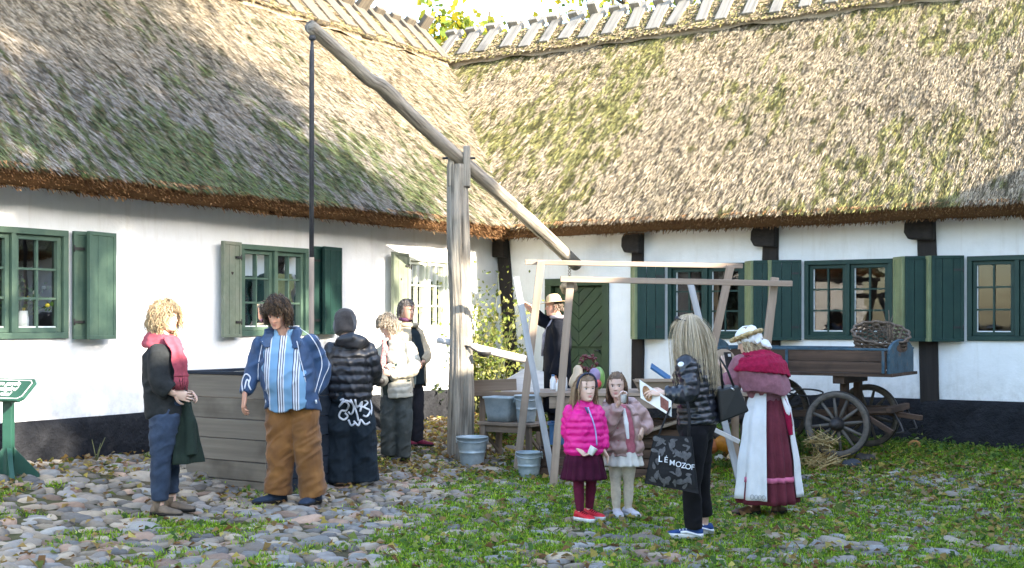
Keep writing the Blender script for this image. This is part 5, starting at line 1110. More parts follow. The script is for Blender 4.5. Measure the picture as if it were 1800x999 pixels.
def hand(mb, wr, d, nrm, k, curl, skin, thumb=1, spread=.12, tc=.5):
    """wr wrist, d finger direction, nrm palm normal (fingers curl towards it), k scale (1 = adult)"""
    d = Vector(d).normalized(); n = Vector(nrm); n = (n - d * n.dot(d)).normalized(); s = d.cross(n) * thumb; wr = Vector(wr); sk = tuple(skin); rs = []
    for t, w, th in ((-.035, .027, .021), (0, .029, .020), (.03, .036, .019), (.06, .041, .017), (.088, .041, .014), (.097, .036, .010)):
        c = wr + d * t * k + n * (.004 * math.sin(t * 30)) * k; rs.append([c + s * (math.cos(a) * w * k) + n * (math.sin(a) * th * k) for a in np.linspace(0, 2 * math.pi, 16, endpoint=False)])
    mb.rings(rs, col=sk); cl = curl if hasattr(curl, '__len__') else [curl] * 4
    for i, (x, L, r) in enumerate(((.029, .072, .0088), (.010, .080, .0092), (-.010, .074, .0088), (-.028, .060, .0078))):
        p = wr + d * (.086 - .004 * abs(i - 1)) * k + s * x * k; dr = (d + s * (x / .03) * spread).normalized(); pts = [p - dr * .012 * k, p]; a = 0
        for j, fr in enumerate((.44, .31, .25)):
            a += cl[i] * (.8, 1.1, .8)[j]; dd = dr * math.cos(a) + n * math.sin(a); pts.append(pts[-1] + dd * L * fr * k)
        mb.tube(pts, [r * k, r * k, r * .97 * k, r * .88 * k, r * .68 * k], 9, col=sk); mb.ell(pts[-1], (r * .68 * k,) * 3, n=8, m=6, col=sk)
    p = wr + d * .022 * k + s * .026 * k; d1 = (d * .62 + s * .72 + n * .3 * tc).normalized(); d2 = (d * .85 + s * .35 + n * .9 * tc).normalized(); d3 = (d * .9 + s * .05 + n * 1.2 * tc).normalized(); p1 = p + d1 * .042 * k; p2 = p1 + d2 * .032 * k
    mb.tube([p - d1 * .012 * k, p, p1, p2, p2 + d3 * .024 * k], [.013 * k, .0135 * k, .0108 * k, .0098 * k, .007 * k], 9, col=sk); mb.ell(p2 + d3 * .024 * k, (.007 * k,) * 3, n=8, m=6, col=sk)
def shoe(parent, ank, yaw, m, sole, L=.27, W=.098, H=.085, boot=0, soleh=.02, name='shoe', z=None, laces=None, heel=0):
    F = face(yaw); Sd = F.cross(Vector((0, 0, 1))); z0 = (g(ank[0], ank[1]) if z is None else z) + .022; a = Vector((ank[0], ank[1], z0)); b = MB(); rs = []
    T = [(0, .50, .62), (.05, .74, .9), (.16, .82, 1), (.32, .80, .98), (.46, .84, .78), (.62, .97, .58), (.78, .98, .48), (.9, .80, .38), (.97, .52, .26), (1, .25, .15)]
    for t, w, h in T:
        c = a + F * ((t - .27) * L); ring = []
        for j in range(18):
            an = math.pi * 2 * j / 18; x = math.cos(an) * W / 2 * w; y = math.sin(an); ring.append(c + Sd * x + Vector((0, 0, soleh + (H - soleh) * h * (max(y, 0) ** .75 if y > 0 else 0) + heel * max(0, 1 - t * 2.2))))
        rs.append(ring)
    b.rings(rs)
    if boot: b.tube([a + Vector((0, 0, H * .4)) - F * .0, a + Vector((0, 0, H * .4 + boot * .5)) - F * .012, a + Vector((0, 0, H * .4 + boot)) - F * .015], [W * .42, W * .41, W * .47], 16)
    o = b.build(name, m, parent); s_ = MB(); rs = []
    for zz, gw in ((0, .97), (soleh * .9, 1.06), (soleh * 1.15, 1.0)):
        ring = [a + F * ((t - .27) * L * (1.01)) + Sd * (sg * W / 2 * w * gw) + Vector((0, 0, zz + (heel * max(0, 1 - t * 2.2) if zz else 0))) for sg, seq in ((1, T), (-1, T[::-1])) for t, w, h in seq]; rs.append(ring)
    s_.rings(rs); s_.build('sole', sole, o)
    if laces:
        q = MB()
        for k in range(4): t = .38 + k * .09; h = np.interp(t, [x[0] for x in T], [x[2] for x in T]) * (H - soleh) + soleh + .004; c = a + F * ((t - .27) * L); q.tube([c + Sd * (x * W * .3) + Vector((0, 0, h - abs(x) * .012)) for x in (-1, -.4, .4, 1)], .004, 5)
        q.build('laces', laces, o)
    return o
def bvh(objs):
    V = []; F = []
    for o in objs:
        n = len(V); w = wloc(o); V += [v.co + w for v in o.data.vertices]; F += [tuple(i + n for i in p.vertices) for p in o.data.polygons]
    return BVHTree.FromPolygons(V, F)
def decal(objs, lines, w, m, name, parent, off=.004, th=.35):
    """flat trim or print lying on a garment, following its surface"""
    T = bvh(objs); eye = Vector((0, 0, CZ)); o_ = None
    for ln in lines:
        mb = MB(); pts = []; L = [Vector((*p, 0)) for p in ln]; L = crom(L, 5) if len(L) > 2 else [L[0].lerp(L[1], i / 8) for i in range(9)]
        for p in L:
            d = (px2(p.x, p.y, 1) - eye); d.normalize(); h = T.ray_cast(eye, d)
            if h[0] is None: continue
            if pts and (h[0] - pts[-1][0]).length > .12: 
                continue
            pts.append((h[0], h[1]))
        if len(pts) < 2: continue
        rs = []
        for i, (p, nn) in enumerate(pts):
            t = (pts[min(i + 1, len(pts) - 1)][0] - pts[max(i - 1, 0)][0]).normalized(); s = t.cross(nn).normalized(); nn = s.cross(t); nn = nn if nn.dot(eye - p) > 0 else -nn; c = p + nn * off
            rs.append([c + s * w / 2 * math.cos(a) + nn * w / 2 * th * math.sin(a) for a in np.linspace(0, 2 * math.pi, 8, endpoint=False)])
        mb.rings(rs); o_ = mb.build(name, m, parent)
    return o_
SK = (.56, .36, .27); SKP = (.62, .43, .34); SKR = (.55, .31, .22)
class Person:
    def __init__(s, label, u, v, group=None): s.o = ground_px(u, v); s.Y = s.o.y; s.k = s.Y / FPX; s.body = MB(); s.ex = MB(); s.label = label; s.group = group
    def p(s, u, v, dy=0): return px2(u, v, s.Y + dy)
    def trunk(s, pel, neck, y0, y1, k=1.0, rows=None):
        s.T = Tors(pel, neck, y0, y1, rows or [(-.12, .10 * k, .09 * k, 0), (0, .165 * k, .115 * k, 0), (.2, .155 * k, .105 * k, 0), (.42, .14 * k, .10 * k, .01 * k), (.7, .165 * k, .115 * k, .01 * k), (.86, .165 * k, .10 * k, 0), (.95, .12 * k, .075 * k, 0), (1.0, .06 * k, .055 * k, 0)]); s.T.solid(s.body, -.12, 1.0, -.012); return s.T
    def arm(s, sh, el, wr, k=1.0): limb(s.body, [sh, el, wr], [.046 * k, .044 * k, .037 * k, .034 * k, .024 * k])
    def leg(s, hip, kn, an, k=1.0): limb(s.body, [hip, kn, an + Vector((0, 0, .02))], [.078 * k, .07 * k, .05 * k, .047 * k, .036 * k]); limb(s.body, [an + Vector((0, 0, .02)), Vector((an.x, an.y, g(an.x, an.y) + .05))], [.034 * k, .03 * k])
    def neck(s, a, hd, k=1.0): s.body.tube([a - Vector((0, 0, .05)), a, hd.w(0, -.06, -.3), hd.w(0, -.03, 0)], [.06 * k, .052 * k, .050 * k, .06 * k], 14)
    def finish(s, skin, vox=.010):
        V, Nn, F = remesh(s.body, vox, 3); mb = MB(); mb.add(V.tolist(), F, col=tuple(skin)); o_ = len(mb.v); mb.v += s.ex.v; mb.g += s.ex.g; mb.c += s.ex.c; mb.sm += s.ex.sm; mb.m += s.ex.m; mb.f += [tuple(i + o_ for i in f) for f in s.ex.f]
        s.b = mb.build('person', m_skin, loc=s.o); tag(s.b, s.label, 'person', s.group); return s.b
def trousers(P, name, m, pel, legs, rad, vox=.010, folds=((.006, (9, 9, 22), 3),), top=.165, depth=.12, yaw=0, hem=None):
    mb = MB(); T = Tors(pel - Vector((0, 0, .09)), pel + Vector((0, 0, .16)), yaw, yaw, [(0, top * .8, depth * .8, 0), (.25, top, depth, 0), (.6, top * 1.0, depth, 0), (1, top * .93, depth * .9, 0)]); T.solid(mb, 0, 1, 0, m=14)
    for l in legs: limb(mb, l, rad, n=18)
    return garment(name, mb, m, P.b, vox, 2, folds)
def shirt_mat(name, base, stripes, f=9.0, lean=0):
    m, nt, b = _mat(name); L = nt.links; tc = N(nt, 'ShaderNodeTexCoord'); sx = N(nt, 'ShaderNodeSeparateXYZ'); L.new(tc.outputs['Object'], sx.inputs[0])
    mu = N(nt, 'ShaderNodeMath', operation='MULTIPLY'); L.new(sx.outputs['X'], mu.inputs[0]); mu.inputs[1].default_value = f; fr = N(nt, 'ShaderNodeMath', operation='FRACT'); L.new(mu.outputs[0], fr.inputs[0])
    r = ramp(nt, fr.outputs[0], [(0, base)] + stripes); r.color_ramp.interpolation = 'CONSTANT'; L.new(r.outputs[0], b.inputs['Base Color']); b.inputs['Roughness'].default_value = .8; return m
# ---------------------------------------------------------------- the ten people
V3 = Vector
# 1 woman with the rose scarf ----------------------------------------------------
P = Person('woman with curly blonde hair, rose scarf and charcoal sweater standing at the left', 292, 908)
p = P.p; k = P.k; yw = 78
pel, nk = p(292, 722), p(283, 606); T = P.trunk(pel, nk, yw, yw)
hd = Head(p(291, 556), 72, 4, 0, .225); P.neck(nk, hd)
nsh, fsh = p(280, 622, -.15), p(290, 620, .16); el, wr = p(282, 672, -.20), p(309, 694, -.17)
P.arm(nsh, el, wr); hand(P.ex, p(306, 691, -.17), V3((.75, .25, -.25)), V3((0, .9, 0)), .95, .35, SKP, thumb=-1)
P.arm(fsh, p(300, 672, .2), p(325, 690, .15)); hand(P.ex, p(324, 690, .14), V3((.8, -.3, -.1)), V3((0, -.6, -.6)), .95, .5, SKP)
A1, A2 = p(281, 884, -.08), p(302, 872, .12); K1, K2 = p(283, 803, -.10), p(296, 800, .12)
P.leg(p(290, 728, -.08), K1, A1); P.leg(p(294, 728, .09), K2, A2)
hd.build(P.ex, SKP, (.35, .24, .13), (.5, .2, .17)); B = P.finish(SKP)
hair(hd, B, 1150, lambda x, y, z: z > .22 or (y < .12 and z > -.40) or (y < .26 and z > .12), lambda q: .62 if q.z > .1 else .42, [(.40, .29, .16), (.50, .38, .22), (.30, .20, .10)], .019, .045, .20, 8, 3, out=.35)
gl_ = MB()
for sx in (-1, 1): gl_.tube([hd.w(sx * .135 + .075 * math.cos(a), .42, .0 + .06 * math.sin(a)) for a in np.linspace(0, 6.28, 16)], .0018, 5); gl_.tube([hd.w(sx * .21, .42, .02), hd.w(sx * .33, .05, .02)], .0018, 5)
gl_.build('glasses', m_iron, B)
m_ = cloth('charcoal_wool', (.020, .022, .023), .9, .3, 20, .5, 200, .02); mb = MB()
T2 = Tors(pel, nk, yw, yw, [(-.10, .175, .135, 0), (0, .185, .145, 0), (.1, .180, .140, 0), (.35, .185, .145, .01), (.65, .195, .15, .01), (.84, .185, .13, 0), (.95, .12, .09, 0), (1.03, .075, .075, 0)]); T2.solid(mb, -.10, 1.02)
limb(mb, [nsh, el, p(300, 688, -.19)], [.085, .082, .080, .078, .072]); limb(mb, [fsh, p(300, 672, .2), p(316, 686, .17)], [.08, .08, .075, .07])
garment('sweater', mb, m_, B, .010, 2, ((.010, (7, 7, 11), 4),))
trousers(P, 'jeans', cloth('washed_denim', (.030, .045, .075), .85, .35, 9, .4, 160), pel, [[p(290, 730, -.08), K1, A1 + V3((0, 0, .02))], [p(294, 730, .09), K2, A2 + V3((0, 0, .02))]], [.112, .106, .080, .075, .060], yaw=yw, folds=((.007, (8, 8, 22), 8),), top=.16, depth=.135)
m_rose = cloth('rose_scarf', (.27, .055, .075), .9, .2, 25, .5, 120, .05); mb = MB()
for dz, rr, tr in ((0, .088, .034), (-.035, .105, .038), (-.07, .125, .032)): mb.tube([nk + V3((.012 + math.cos(a) * rr, math.sin(a) * rr * .9, .055 + dz - .03 * math.cos(a) * .8)) for a in np.linspace(0, 6.28, 28)], tr, 10)
def hang(a0, pts, w, th, n=14):
    rs = []; Pq = crom([Vector(q) for q in pts], 6)
    for i, q in enumerate(Pq):
        f = 1 + .15 * math.sin(i * .7); rs.append([q + Vector(a0).normalized() * (math.cos(a) * w * f) + Vector((.5, -.7, 0)).normalized() * (math.sin(a) * th + .012 * math.sin(3 * math.cos(a) * 2 + i * .1)) for a in np.linspace(0, 6.28, n, endpoint=False)])
    mb.rings(rs)
hang((.75, .55, 0), [p(300, 592, -.10), p(310, 615, -.15), p(315, 640, -.17), p(318, 662, -.17)], .062, .018)
sc = garment('scarf', mb, m_rose, B, .008, 2, ((.008, (12, 12, 7), 5),)); mb = MB()
for i in range(22): x = -.05 + .1 * i / 21; q = p(318, 661, -.17) + V3((x * .8, x * .5, 0)); mb.tube([q, q + V3((random.uniform(-.012, .012), -.01, -.05)), q + V3((random.uniform(-.02, .02), 0, -.105))], .005, 5)
mb.build('fringe', m_rose, sc)
m_bt = cloth('brown_suede', (.135, .105, .078), .7, .25, 18, .3); m_bsole = cloth('dark_sole', (.02, .018, .016), .7)
shoe(B, A1, 68, m_bt, m_bsole, .27, .10, .085, boot=.075); shoe(B, A2, 74, m_bt, m_bsole, .27, .10, .085, boot=.075)
mb = MB(); T3 = Tors(p(330, 815, .02), p(323, 700, .02), 60, 60, [(0, .15, .085, 0), (.5, .11, .065, 0), (.9, .07, .045, 0), (1, .05, .03, 0)]); T3.solid(mb, 0, 1, 0, wave=lambda t, a: .016 * math.sin(a * 6 + 1) * (1.1 - t)); limb(mb, [p(312, 706, .10), p(322, 696, .0), p(330, 706, -.03)], [.04, .045, .04])
mb.tube([p(326, 712, -.02), p(334, 740, -.04), p(336, 800, -.05)], [.03, .045, .06], 10)
V_, N_, F_ = remesh(mb, .009, 2); f = vnoise(V_ * np.array((10, 10, 4)), 1, 5) - .5; V_ = V_ + N_ * (.02 * f)[:, None]; mb = MB(); mb.add(V_.tolist(), F_)
tag(mb.build('folded_coat', cloth('bottle_green_coat', (.016, .026, .020), .85, .3, 10, .4), loc=p(325, 700)), 'dark bottle-green coat hung over the arm of the scarf woman', 'coat')

# 2 man in the blue jacket ---------------------------------------------------------
P = Person('stout curly-haired man in open blue jacket, striped shirt and ochre corduroys looking down', 508, 888)
p = P.p; yw = -8
pel, nk = p(513, 702), p(499, 590, .02); rows = [(-.12, .15, .12, 0), (0, .185, .15, .02), (.25, .19, .165, .04), (.45, .185, .16, .035), (.7, .185, .135, .015), (.86, .17, .11, 0), (.95, .12, .085, 0), (1, .065, .06, 0)]
T = P.trunk(pel, nk, yw, yw, rows=rows)
hd = Head(p(488, 550, -.07), -14, 29, -6, .235); P.neck(nk, hd, 1.15)
sa_, sb_ = p(458, 607, .02), p(546, 603, .03); ea, eb = p(447, 652, .0), p(566, 652, .08); wa, wb = p(431, 692, -.10), p(552, 690, .0)
P.arm(sa_, ea, wa, 1.1); P.arm(sb_, eb, wb, 1.1); hand(P.ex, p(430, 696, -.10), V3((-.12, -.10, -.95)), V3((.75, .3, 0)), 1.05, [.3, .45, .5, .55], SKR, thumb=-1, tc=.6); hand(P.ex, p(548, 692, 0), V3((-.3, -.2, -.9)), V3((-.7, 0, -.2)), 1.0, .3, SKR)
A1, A2 = p(487, 868, -.02), p(552, 872, 0); K1, K2 = p(493, 790, -.03), p(541, 792, -.03); P.leg(p(496, 712), K1, A1, 1.15); P.leg(p(534, 712), K2, A2, 1.15)
hd.build(P.ex, SKR, (.06, .04, .025), (.42, .15, .12)); B = P.finish(SKR)
hair(hd, B, 1500, lambda x, y, z: z > .20 + .1 * max(0, y) or (y < .16 and z > -.18) or (y < -.05 and z > -.36), lambda q: (.16 if q.y > .1 else .36) if q.z > .2 else .26, [(.055, .035, .022), (.09, .055, .03), (.14, .085, .045), (.04, .027, .02)], .019, .07, .22, 8, 7, out=.6, capscale=1.09)
m_sh = shirt_mat('striped_shirt', (.15, .29, .44), [(.50, (.03, .035, .08)), (.56, (.58, .61, .66)), (.66, (.03, .035, .08)), (.72, (.58, .61, .66)), (.82, (.03, .035, .08)), (.88, (.58, .61, .66)), (.96, (.15, .29, .44))], 8.2)
mb = MB(); Ts = Tors(pel, nk, yw, yw, [(-.12, .20, .165, .02), (0, .203, .17, .03), (.25, .205, .182, .045), (.45, .2, .176, .04), (.7, .195, .148, .018), (.86, .17, .115, 0), (.95, .12, .095, 0), (1.02, .075, .075, 0)])
Ts.shell(mb, 0, 2 * math.pi, lambda a: -.10 - .10 * abs(math.sin(a + .25)) ** 2 + .05 * math.exp(-((a - 1.72) / .12) ** 2), 1.0, 0, .014, n=64)
garment('shirt', mb, m_sh, B, .009, 2, ((.009, (8, 8, 9), 6), (.004, (20, 20, 20), 2)))
mb = MB()
for sg in (-1, 1): c = nk + V3((sg * .035, -.075, -.005)); mb.prism([c + V3((-sg * .03, -.012, -.055)), c + V3((sg * .035, .0, -.015)), c + V3((sg * .045, .055, .055)), c + V3((sg * .01, .0, .05))], V3((0, .01, .004)))
mb.tube([nk + V3((math.cos(a) * .078, math.sin(a) * .075, .02)) for a in np.linspace(-.3, math.pi + .3, 14)], .016, 8); mb.build('shirt_collar', m_sh, B, bevel=.004)
m_bj = cloth('blue_jacket', (.022, .055, .125), .6, .3, 7, .35, 60, .1, .35); mb = MB()
Tj = Tors(pel, nk, yw, yw, [(-.22, .222, .185, 0), (0, .222, .19, .01), (.25, .225, .19, .015), (.5, .22, .18, .01), (.72, .215, .16, .0), (.86, .19, .125, 0), (.95, .135, .10, 0), (1.03, .095, .09, 0)], 2.6)
Tj.shell(mb, math.radians(90 + 42), math.radians(360 + 90 - 38), lambda a: -.17 + .05 * math.sin(a), 1.0, 0, .026, n=56)
limb(mb, [sa_, ea, wa], [.078, .076, .072, .066, .048]); limb(mb, [sb_, eb, wb], [.078, .078, .076, .070, .054])
for sg, aa in ((1, 118), (-1, 66)):
    rs = []
    for i, (t, r_) in enumerate(((.80, .022), (.9, .036), (.98, .04), (1.06, .034))): c = Tj.pt(min(t, 1.0), math.radians(aa + sg * i * 14), .012) + V3((0, 0, max(0, t - 1) * .9)); rs.append(c)
    mb.tube(rs, [.03, .05, .05, .035], 8, flat=.4)
mb.tube([nk + V3((math.cos(a) * .115, math.sin(a) * .10 + .01, .035 + .02 * math.sin(a))) for a in np.linspace(-.5, math.pi + .5, 16)], .032, 8)
jk = garment('jacket', mb, m_bj, B, .010, 2, ((.012, (7, 7, 10), 9), (.005, (18, 18, 22), 3)))
m_tr = cloth('white_trim', (.62, .64, .68), .6)
decal([jk], [[(527, 578), (546, 592), (560, 615), (566, 640), (562, 660), (553, 690)], [(534, 574), (554, 590), (568, 613), (578, 641), (569, 664), (559, 692)], [(462, 600), (455, 640), (453, 668)], [(522, 600), (530, 640), (537, 672)]], .0075, m_tr, 'stripe', jk)
decal([jk], [[(427, 690), (426, 672), (432, 658), (440, 664), (437, 676), (441, 686)], [(430, 684), (434, 668), (438, 672)]], .012, m_tr, 'print', jk)
mb = MB(); q = p(555, 703, -.12); mb.tube([q, q + V3((.006, 0, -.03))], .008, 8); mb.build('zip_pull', m_tr, B)
def corduroy():
    m, nt, b = _mat('ochre_corduroy'); L = nt.links; tc = N(nt, 'ShaderNodeTexCoord'); n = N(nt, 'ShaderNodeTexNoise', Scale=7, Detail=4); L.new(tc.outputs['Object'], n.inputs['Vector']); r = ramp(nt, n.outputs[0], [(.3, (.115, .045, .007)), (.55, (.18, .074, .012)), (.75, (.26, .115, .024))]); L.new(r.outputs[0], b.inputs['Base Color'])
    w = N(nt, 'ShaderNodeTexWave', Scale=42, Distortion=.4); w.bands_direction = 'X'; L.new(tc.outputs['Object'], w.inputs['Vector']); bp = N(nt, 'ShaderNodeBump', Strength=.35, Distance=.003); L.new(w.outputs[1], bp.inputs['Height']); L.new(bp.outputs[0], b.inputs['Normal'])
    b.inputs['Roughness'].default_value = .8; b.inputs['Sheen Weight'].default_value = .15; return m
trousers(P, 'corduroy_trousers', corduroy(), pel, [[p(493, 712), K1, A1 + V3((0, 0, .0))], [p(535, 712), K2, A2 + V3((0, 0, .0))]], [.128, .124, .112, .110, .122], folds=((.014, (5, 5, 9), 4), (.008, (9, 9, 22), 5)), top=.20, depth=.16)
m_nv = cloth('navy_suede', (.022, .035, .06), .7, .3, 12, .2); shoe(B, A1, -52, m_nv, m_bsole, .30, .11, .095, z=g(A1.x, A1.y) - .0); shoe(B, A2, -18, m_nv, m_bsole, .30, .115, .10, laces=m_nv)

# 3 youth in the hooded puffer -------------------------------------------------------
P = Person('hooded youth seen from behind in black quilted jacket and very baggy trousers', 618, 856)
p = P.p; yw = 172
pel, nk = p(615, 698), p(613, 600); T = P.trunk(pel, nk, yw, yw, .95); hd = Head(p(606, 566, .05), 190, 20, 0, .22); P.neck(nk, hd)
sa_, sb_ = p(585, 615), p(645, 615); ea, eb = p(578, 655, .03), p(656, 652, .04); wa, wb = p(588, 672, .25), p(648, 672, .25); P.arm(sa_, ea, wa); P.arm(sb_, eb, wb)
hand(P.ex, p(590, 672, .25), V3((.3, .9, -.1)), V3((.3, 0, -1)), .95, .4, SKP); hand(P.ex, p(646, 672, .25), V3((-.3, .9, -.1)), V3((-.3, 0, -1)), .95, .4, SKP, thumb=-1)
A1, A2 = p(598, 845), p(640, 842, .05); K1, K2 = p(598, 780), p(638, 778, .02); P.leg(p(600, 712), K1, A1); P.leg(p(630, 712), K2, A2); hd.build(P.ex, SKP, (.1, .07, .05), (.5, .2, .17)); B = P.finish(SKP)
m_pf = cloth('black_nylon', (.017, .018, .022), .42, .25, 9, .3, 40, 0, .5); m_hood = cloth('dark_hood_jersey', (.045, .040, .038), .9, .3, 16, .4, 150, .3); mb = MB()
Tq = Tors(pel, nk, yw, yw, [(-.06, .185, .15, 0), (.05, .205, .17, 0), (.4, .205, .175, 0), (.7, .20, .165, 0), (.86, .18, .135, 0), (.96, .12, .10, 0), (1.03, .09, .09, 0)]); Tq.solid(mb, -.06, 1.02, 0, m=60, puff=(.078, .020))
limb(mb, [sa_, ea, wa], [.09, .088, .08, .075, .06], puff=(.075, .016)); limb(mb, [sb_, eb, wb], [.09, .088, .08, .075, .06], puff=(.075, .016))
jk = garment('puffer_jacket', mb, m_pf, B, .008, 1, ((.010, (11, 11, 11), 7), (.005, (30, 30, 22), 3))); mb = MB()
mb.tube([p(588, 607, -.06), p(600, 600, -.13), p(618, 596, -.14), p(638, 603, -.07), p(646, 610, .02)], [.035, .06, .072, .06, .035], 12, flat=.8); mb.ell(p(622, 601, -.12), (.12, .075, .072)); garment('jacket_hood', mb, m_pf, jk, .009, 2, ((.016, (9, 9, 9), 3),))
mb = MB(); n_ = 22
for i in range(1, 16):
    pass
mb.rings([[hd.w(math.cos(a) * X * 1.2, -.04 + math.sin(a) * Yb * 1.15, z) for a in np.linspace(0, 6.28, n_, endpoint=False)] for z, X, Yb in ((-.55, .34, .40), (-.4, .37, .45), (-.2, .40, .50), (.05, .41, .51), (.25, .37, .47), (.42, .27, .36), (.53, .15, .22), (.58, .03, .05))])
garment('hood', mb, m_hood, B, .009, 2, ((.014, (9, 9, 6), 5),))
tr = trousers(P, 'baggy_trousers', cloth('dark_fleece', (.014, .021, .028), .9, .3, 9, .4), pel, [[p(596, 715), K1, A1 + V3((0, 0, -.01))], [p(634, 715), K2, A2 + V3((0, 0, -.01))]], [.125, .135, .135, .138, .142], folds=((.016, (6, 6, 5), 4), (.006, (14, 14, 20), 5)), top=.20, depth=.16)
G_ = [[(598, 712), (606, 706), (613, 712), (608, 722), (600, 722), (596, 732), (604, 738), (611, 732), (606, 726)], [(606, 704), (618, 708), (626, 722), (630, 740)], [(616, 702), (622, 716), (618, 728), (612, 724)], [(624, 702), (628, 716), (636, 706), (633, 724)], [(628, 714), (640, 716)], [(638, 702), (646, 708), (640, 716), (650, 722), (645, 732), (638, 730)], [(622, 740), (630, 748), (634, 738), (642, 746), (650, 742)], [(612, 738), (618, 748), (624, 744)], [(650, 702), (653, 716), (652, 730)], [(598, 704), (604, 702), (596, 716)]]
decal([tr], G_, .018, m_tr, 'graffiti_print', tr)
m_bs = cloth('blue_canvas', (.03, .10, .20), .7); m_wsole = cloth('white_rubber', (.62, .62, .62), .6); shoe(B, A1 + V3((0, -.02, 0)), -110, m_bs, m_wsole, .28, .10, .08, soleh=.03); shoe(B, A2, 165, m_bs, m_wsole, .28, .10, .08, soleh=.03)

# 4 older woman in the cream quilted jacket ---------------------------------------------
P = Person('older woman with short grey-blonde hair in cream quilted jacket looking down at her hands', 696, 812)
p = P.p; yw = -52
pel, nk = p(697, 690), p(692, 600); T = P.trunk(pel, nk, yw, yw, .98); hd = Head(p(681, 572, -.04), -56, 34, 0, .215); P.neck(nk, hd)
sa_, sb_ = p(676, 612, .08), p(719, 611, -.06); ea, eb = p(668, 648, .0), p(726, 648, -.10); wa, wb = p(672, 660, -.16), p(686, 661, -.20); P.arm(sa_, ea, wa); P.arm(sb_, eb, wb)
hand(P.ex, p(675, 655, -.17), V3((.55, -.5, .45)), V3((.3, .7, -.4)), .95, [.5, .6, .7, .7], SKP); hand(P.ex, p(688, 659, -.21), V3((-.8, -.25, .3)), V3((.1, .8, .3)), .95, [.4, .5, .6, .7], SKP, thumb=-1)
A1, A2 = p(683, 800, .0), p(709, 803, 0); K1, K2 = p(683, 745, -.03), p(710, 746, -.03); P.leg(p(688, 698), K1, A1); P.leg(p(706, 698), K2, A2); hd.build(P.ex, SKP, (.3, .24, .18), (.45, .17, .15)); B = P.finish(SKP)
hair(hd, B, 1150, lambda x, y, z: z > .20 or (y < .14 and z > -.2) or (y < -.1 and z > -.36), .28, [(.30, .24, .17), (.40, .34, .26), (.22, .165, .11), (.34, .30, .25)], .019, .05, .22, 7, 5, out=.6, capscale=1.1)
m_cr = cloth('cream_nylon', (.42, .39, .315), .5, .12, 8, .3, 50, 0, .4); m_gp = cloth('grey_side_panel', (.25, .265, .265), .6); mb = MB()
Tq = Tors(pel, nk, yw, yw, [(-.10, .175, .145, 0), (0, .178, .15, 0), (.35, .17, .14, 0), (.7, .175, .138, 0), (.86, .16, .115, 0), (.96, .12, .095, 0), (1.04, .085, .08, 0)]); Tq.shell(mb, math.radians(90 + 16), math.radians(450 - 10), -.09, 1.03, 0, .03, n=60, m=60, puff=(.062, .009))
limb(mb, [sa_, ea, wa], [.072, .07, .066, .06, .044], puff=(.055, .007)); limb(mb, [sb_, eb, wb], [.072, .07, .066, .06, .044], puff=(.055, .007)); jk = garment('quilted_jacket', mb, m_cr, B, .008, 1, ((.009, (9, 9, 8), 2), (.005, (26, 26, 20), 5)))
mb = MB(); Tq.shell(mb, -.35, .35, -.085, .45, .008, .012, n=14, m=30, puff=(.062, .016)); mb.build('side_panel', m_gp, jk)
mb = MB(); Ti = Tors(pel, nk, yw, yw, [(-.1, .17, .14, 0), (.5, .17, .14, .01), (.86, .15, .11, 0), (1, .07, .07, 0)]); Ti.solid(mb, -.05, 1, 0); garment('dark_top', mb, cloth('dark_green_knit', (.025, .04, .038), .9), B, .012, 2)
mb = MB(); mb.tube([nk + V3((-.10, -.03, .02)), Ti.pt(.85, math.radians(100), .02), Ti.pt(.6, math.radians(98), .028), Ti.pt(.35, math.radians(100), .03), Ti.pt(.2, math.radians(102), .03)], [.03, .04, .038, .035, .03], 10, flat=.5)
garment('scarf', mb, mat('patterned_scarf', [(.35, (.30, .05, .06)), (.5, (.42, .22, .2)), (.65, (.10, .05, .07))], 40, .9, .2), B, .008, 2, ((.006, (15, 15, 10), 2),))
trousers(P, 'trousers', cloth('grey_green_twill', (.055, .062, .058), .85, .3, 12, .4), pel, [[p(688, 700), K1, A1], [p(706, 700), K2, A2]], [.112, .104, .088, .084, .078], yaw=yw, folds=((.008, (8, 8, 18), 6),))
m_bk = cloth('black_leather', (.010, .010, .012), .45, .3, 14, .15, 80, 0, .5); shoe(B, A1, -62, m_bk, m_bsole, .25, .095, .075); shoe(B, A2, -48, m_bk, m_bsole, .25, .095, .075)
q = p(669, 668, -.2); t = thing('camera_bag', 'dark grey camera bag held in front of the cream jacket', 'camera bag', q); b = MB(); b.ell(q, (.085, .06, .075), n=18, m=12); b.v = [tuple(q + (V3(v) - q) * (1 + .12 * noise.noise(V3(v) * 9))) for v in b.v]; b.build('pouch', cloth('grey_nylon', (.06, .062, .06), .5), t); b = MB(); b.tube([q + V3((-.06, 0, .05)), q + V3((-.03, -.01, .13)), q + V3((.05, .0, .12)), q + V3((.07, 0, .04))], .009, 6); b.build('strap', m_bk, t); b = MB(); b.tube([q + V3((.0, -.05, .0)), q + V3((.03, -.085, -.015))], [.035, .03], 14); b.build('lens_cap', m_iron, t)

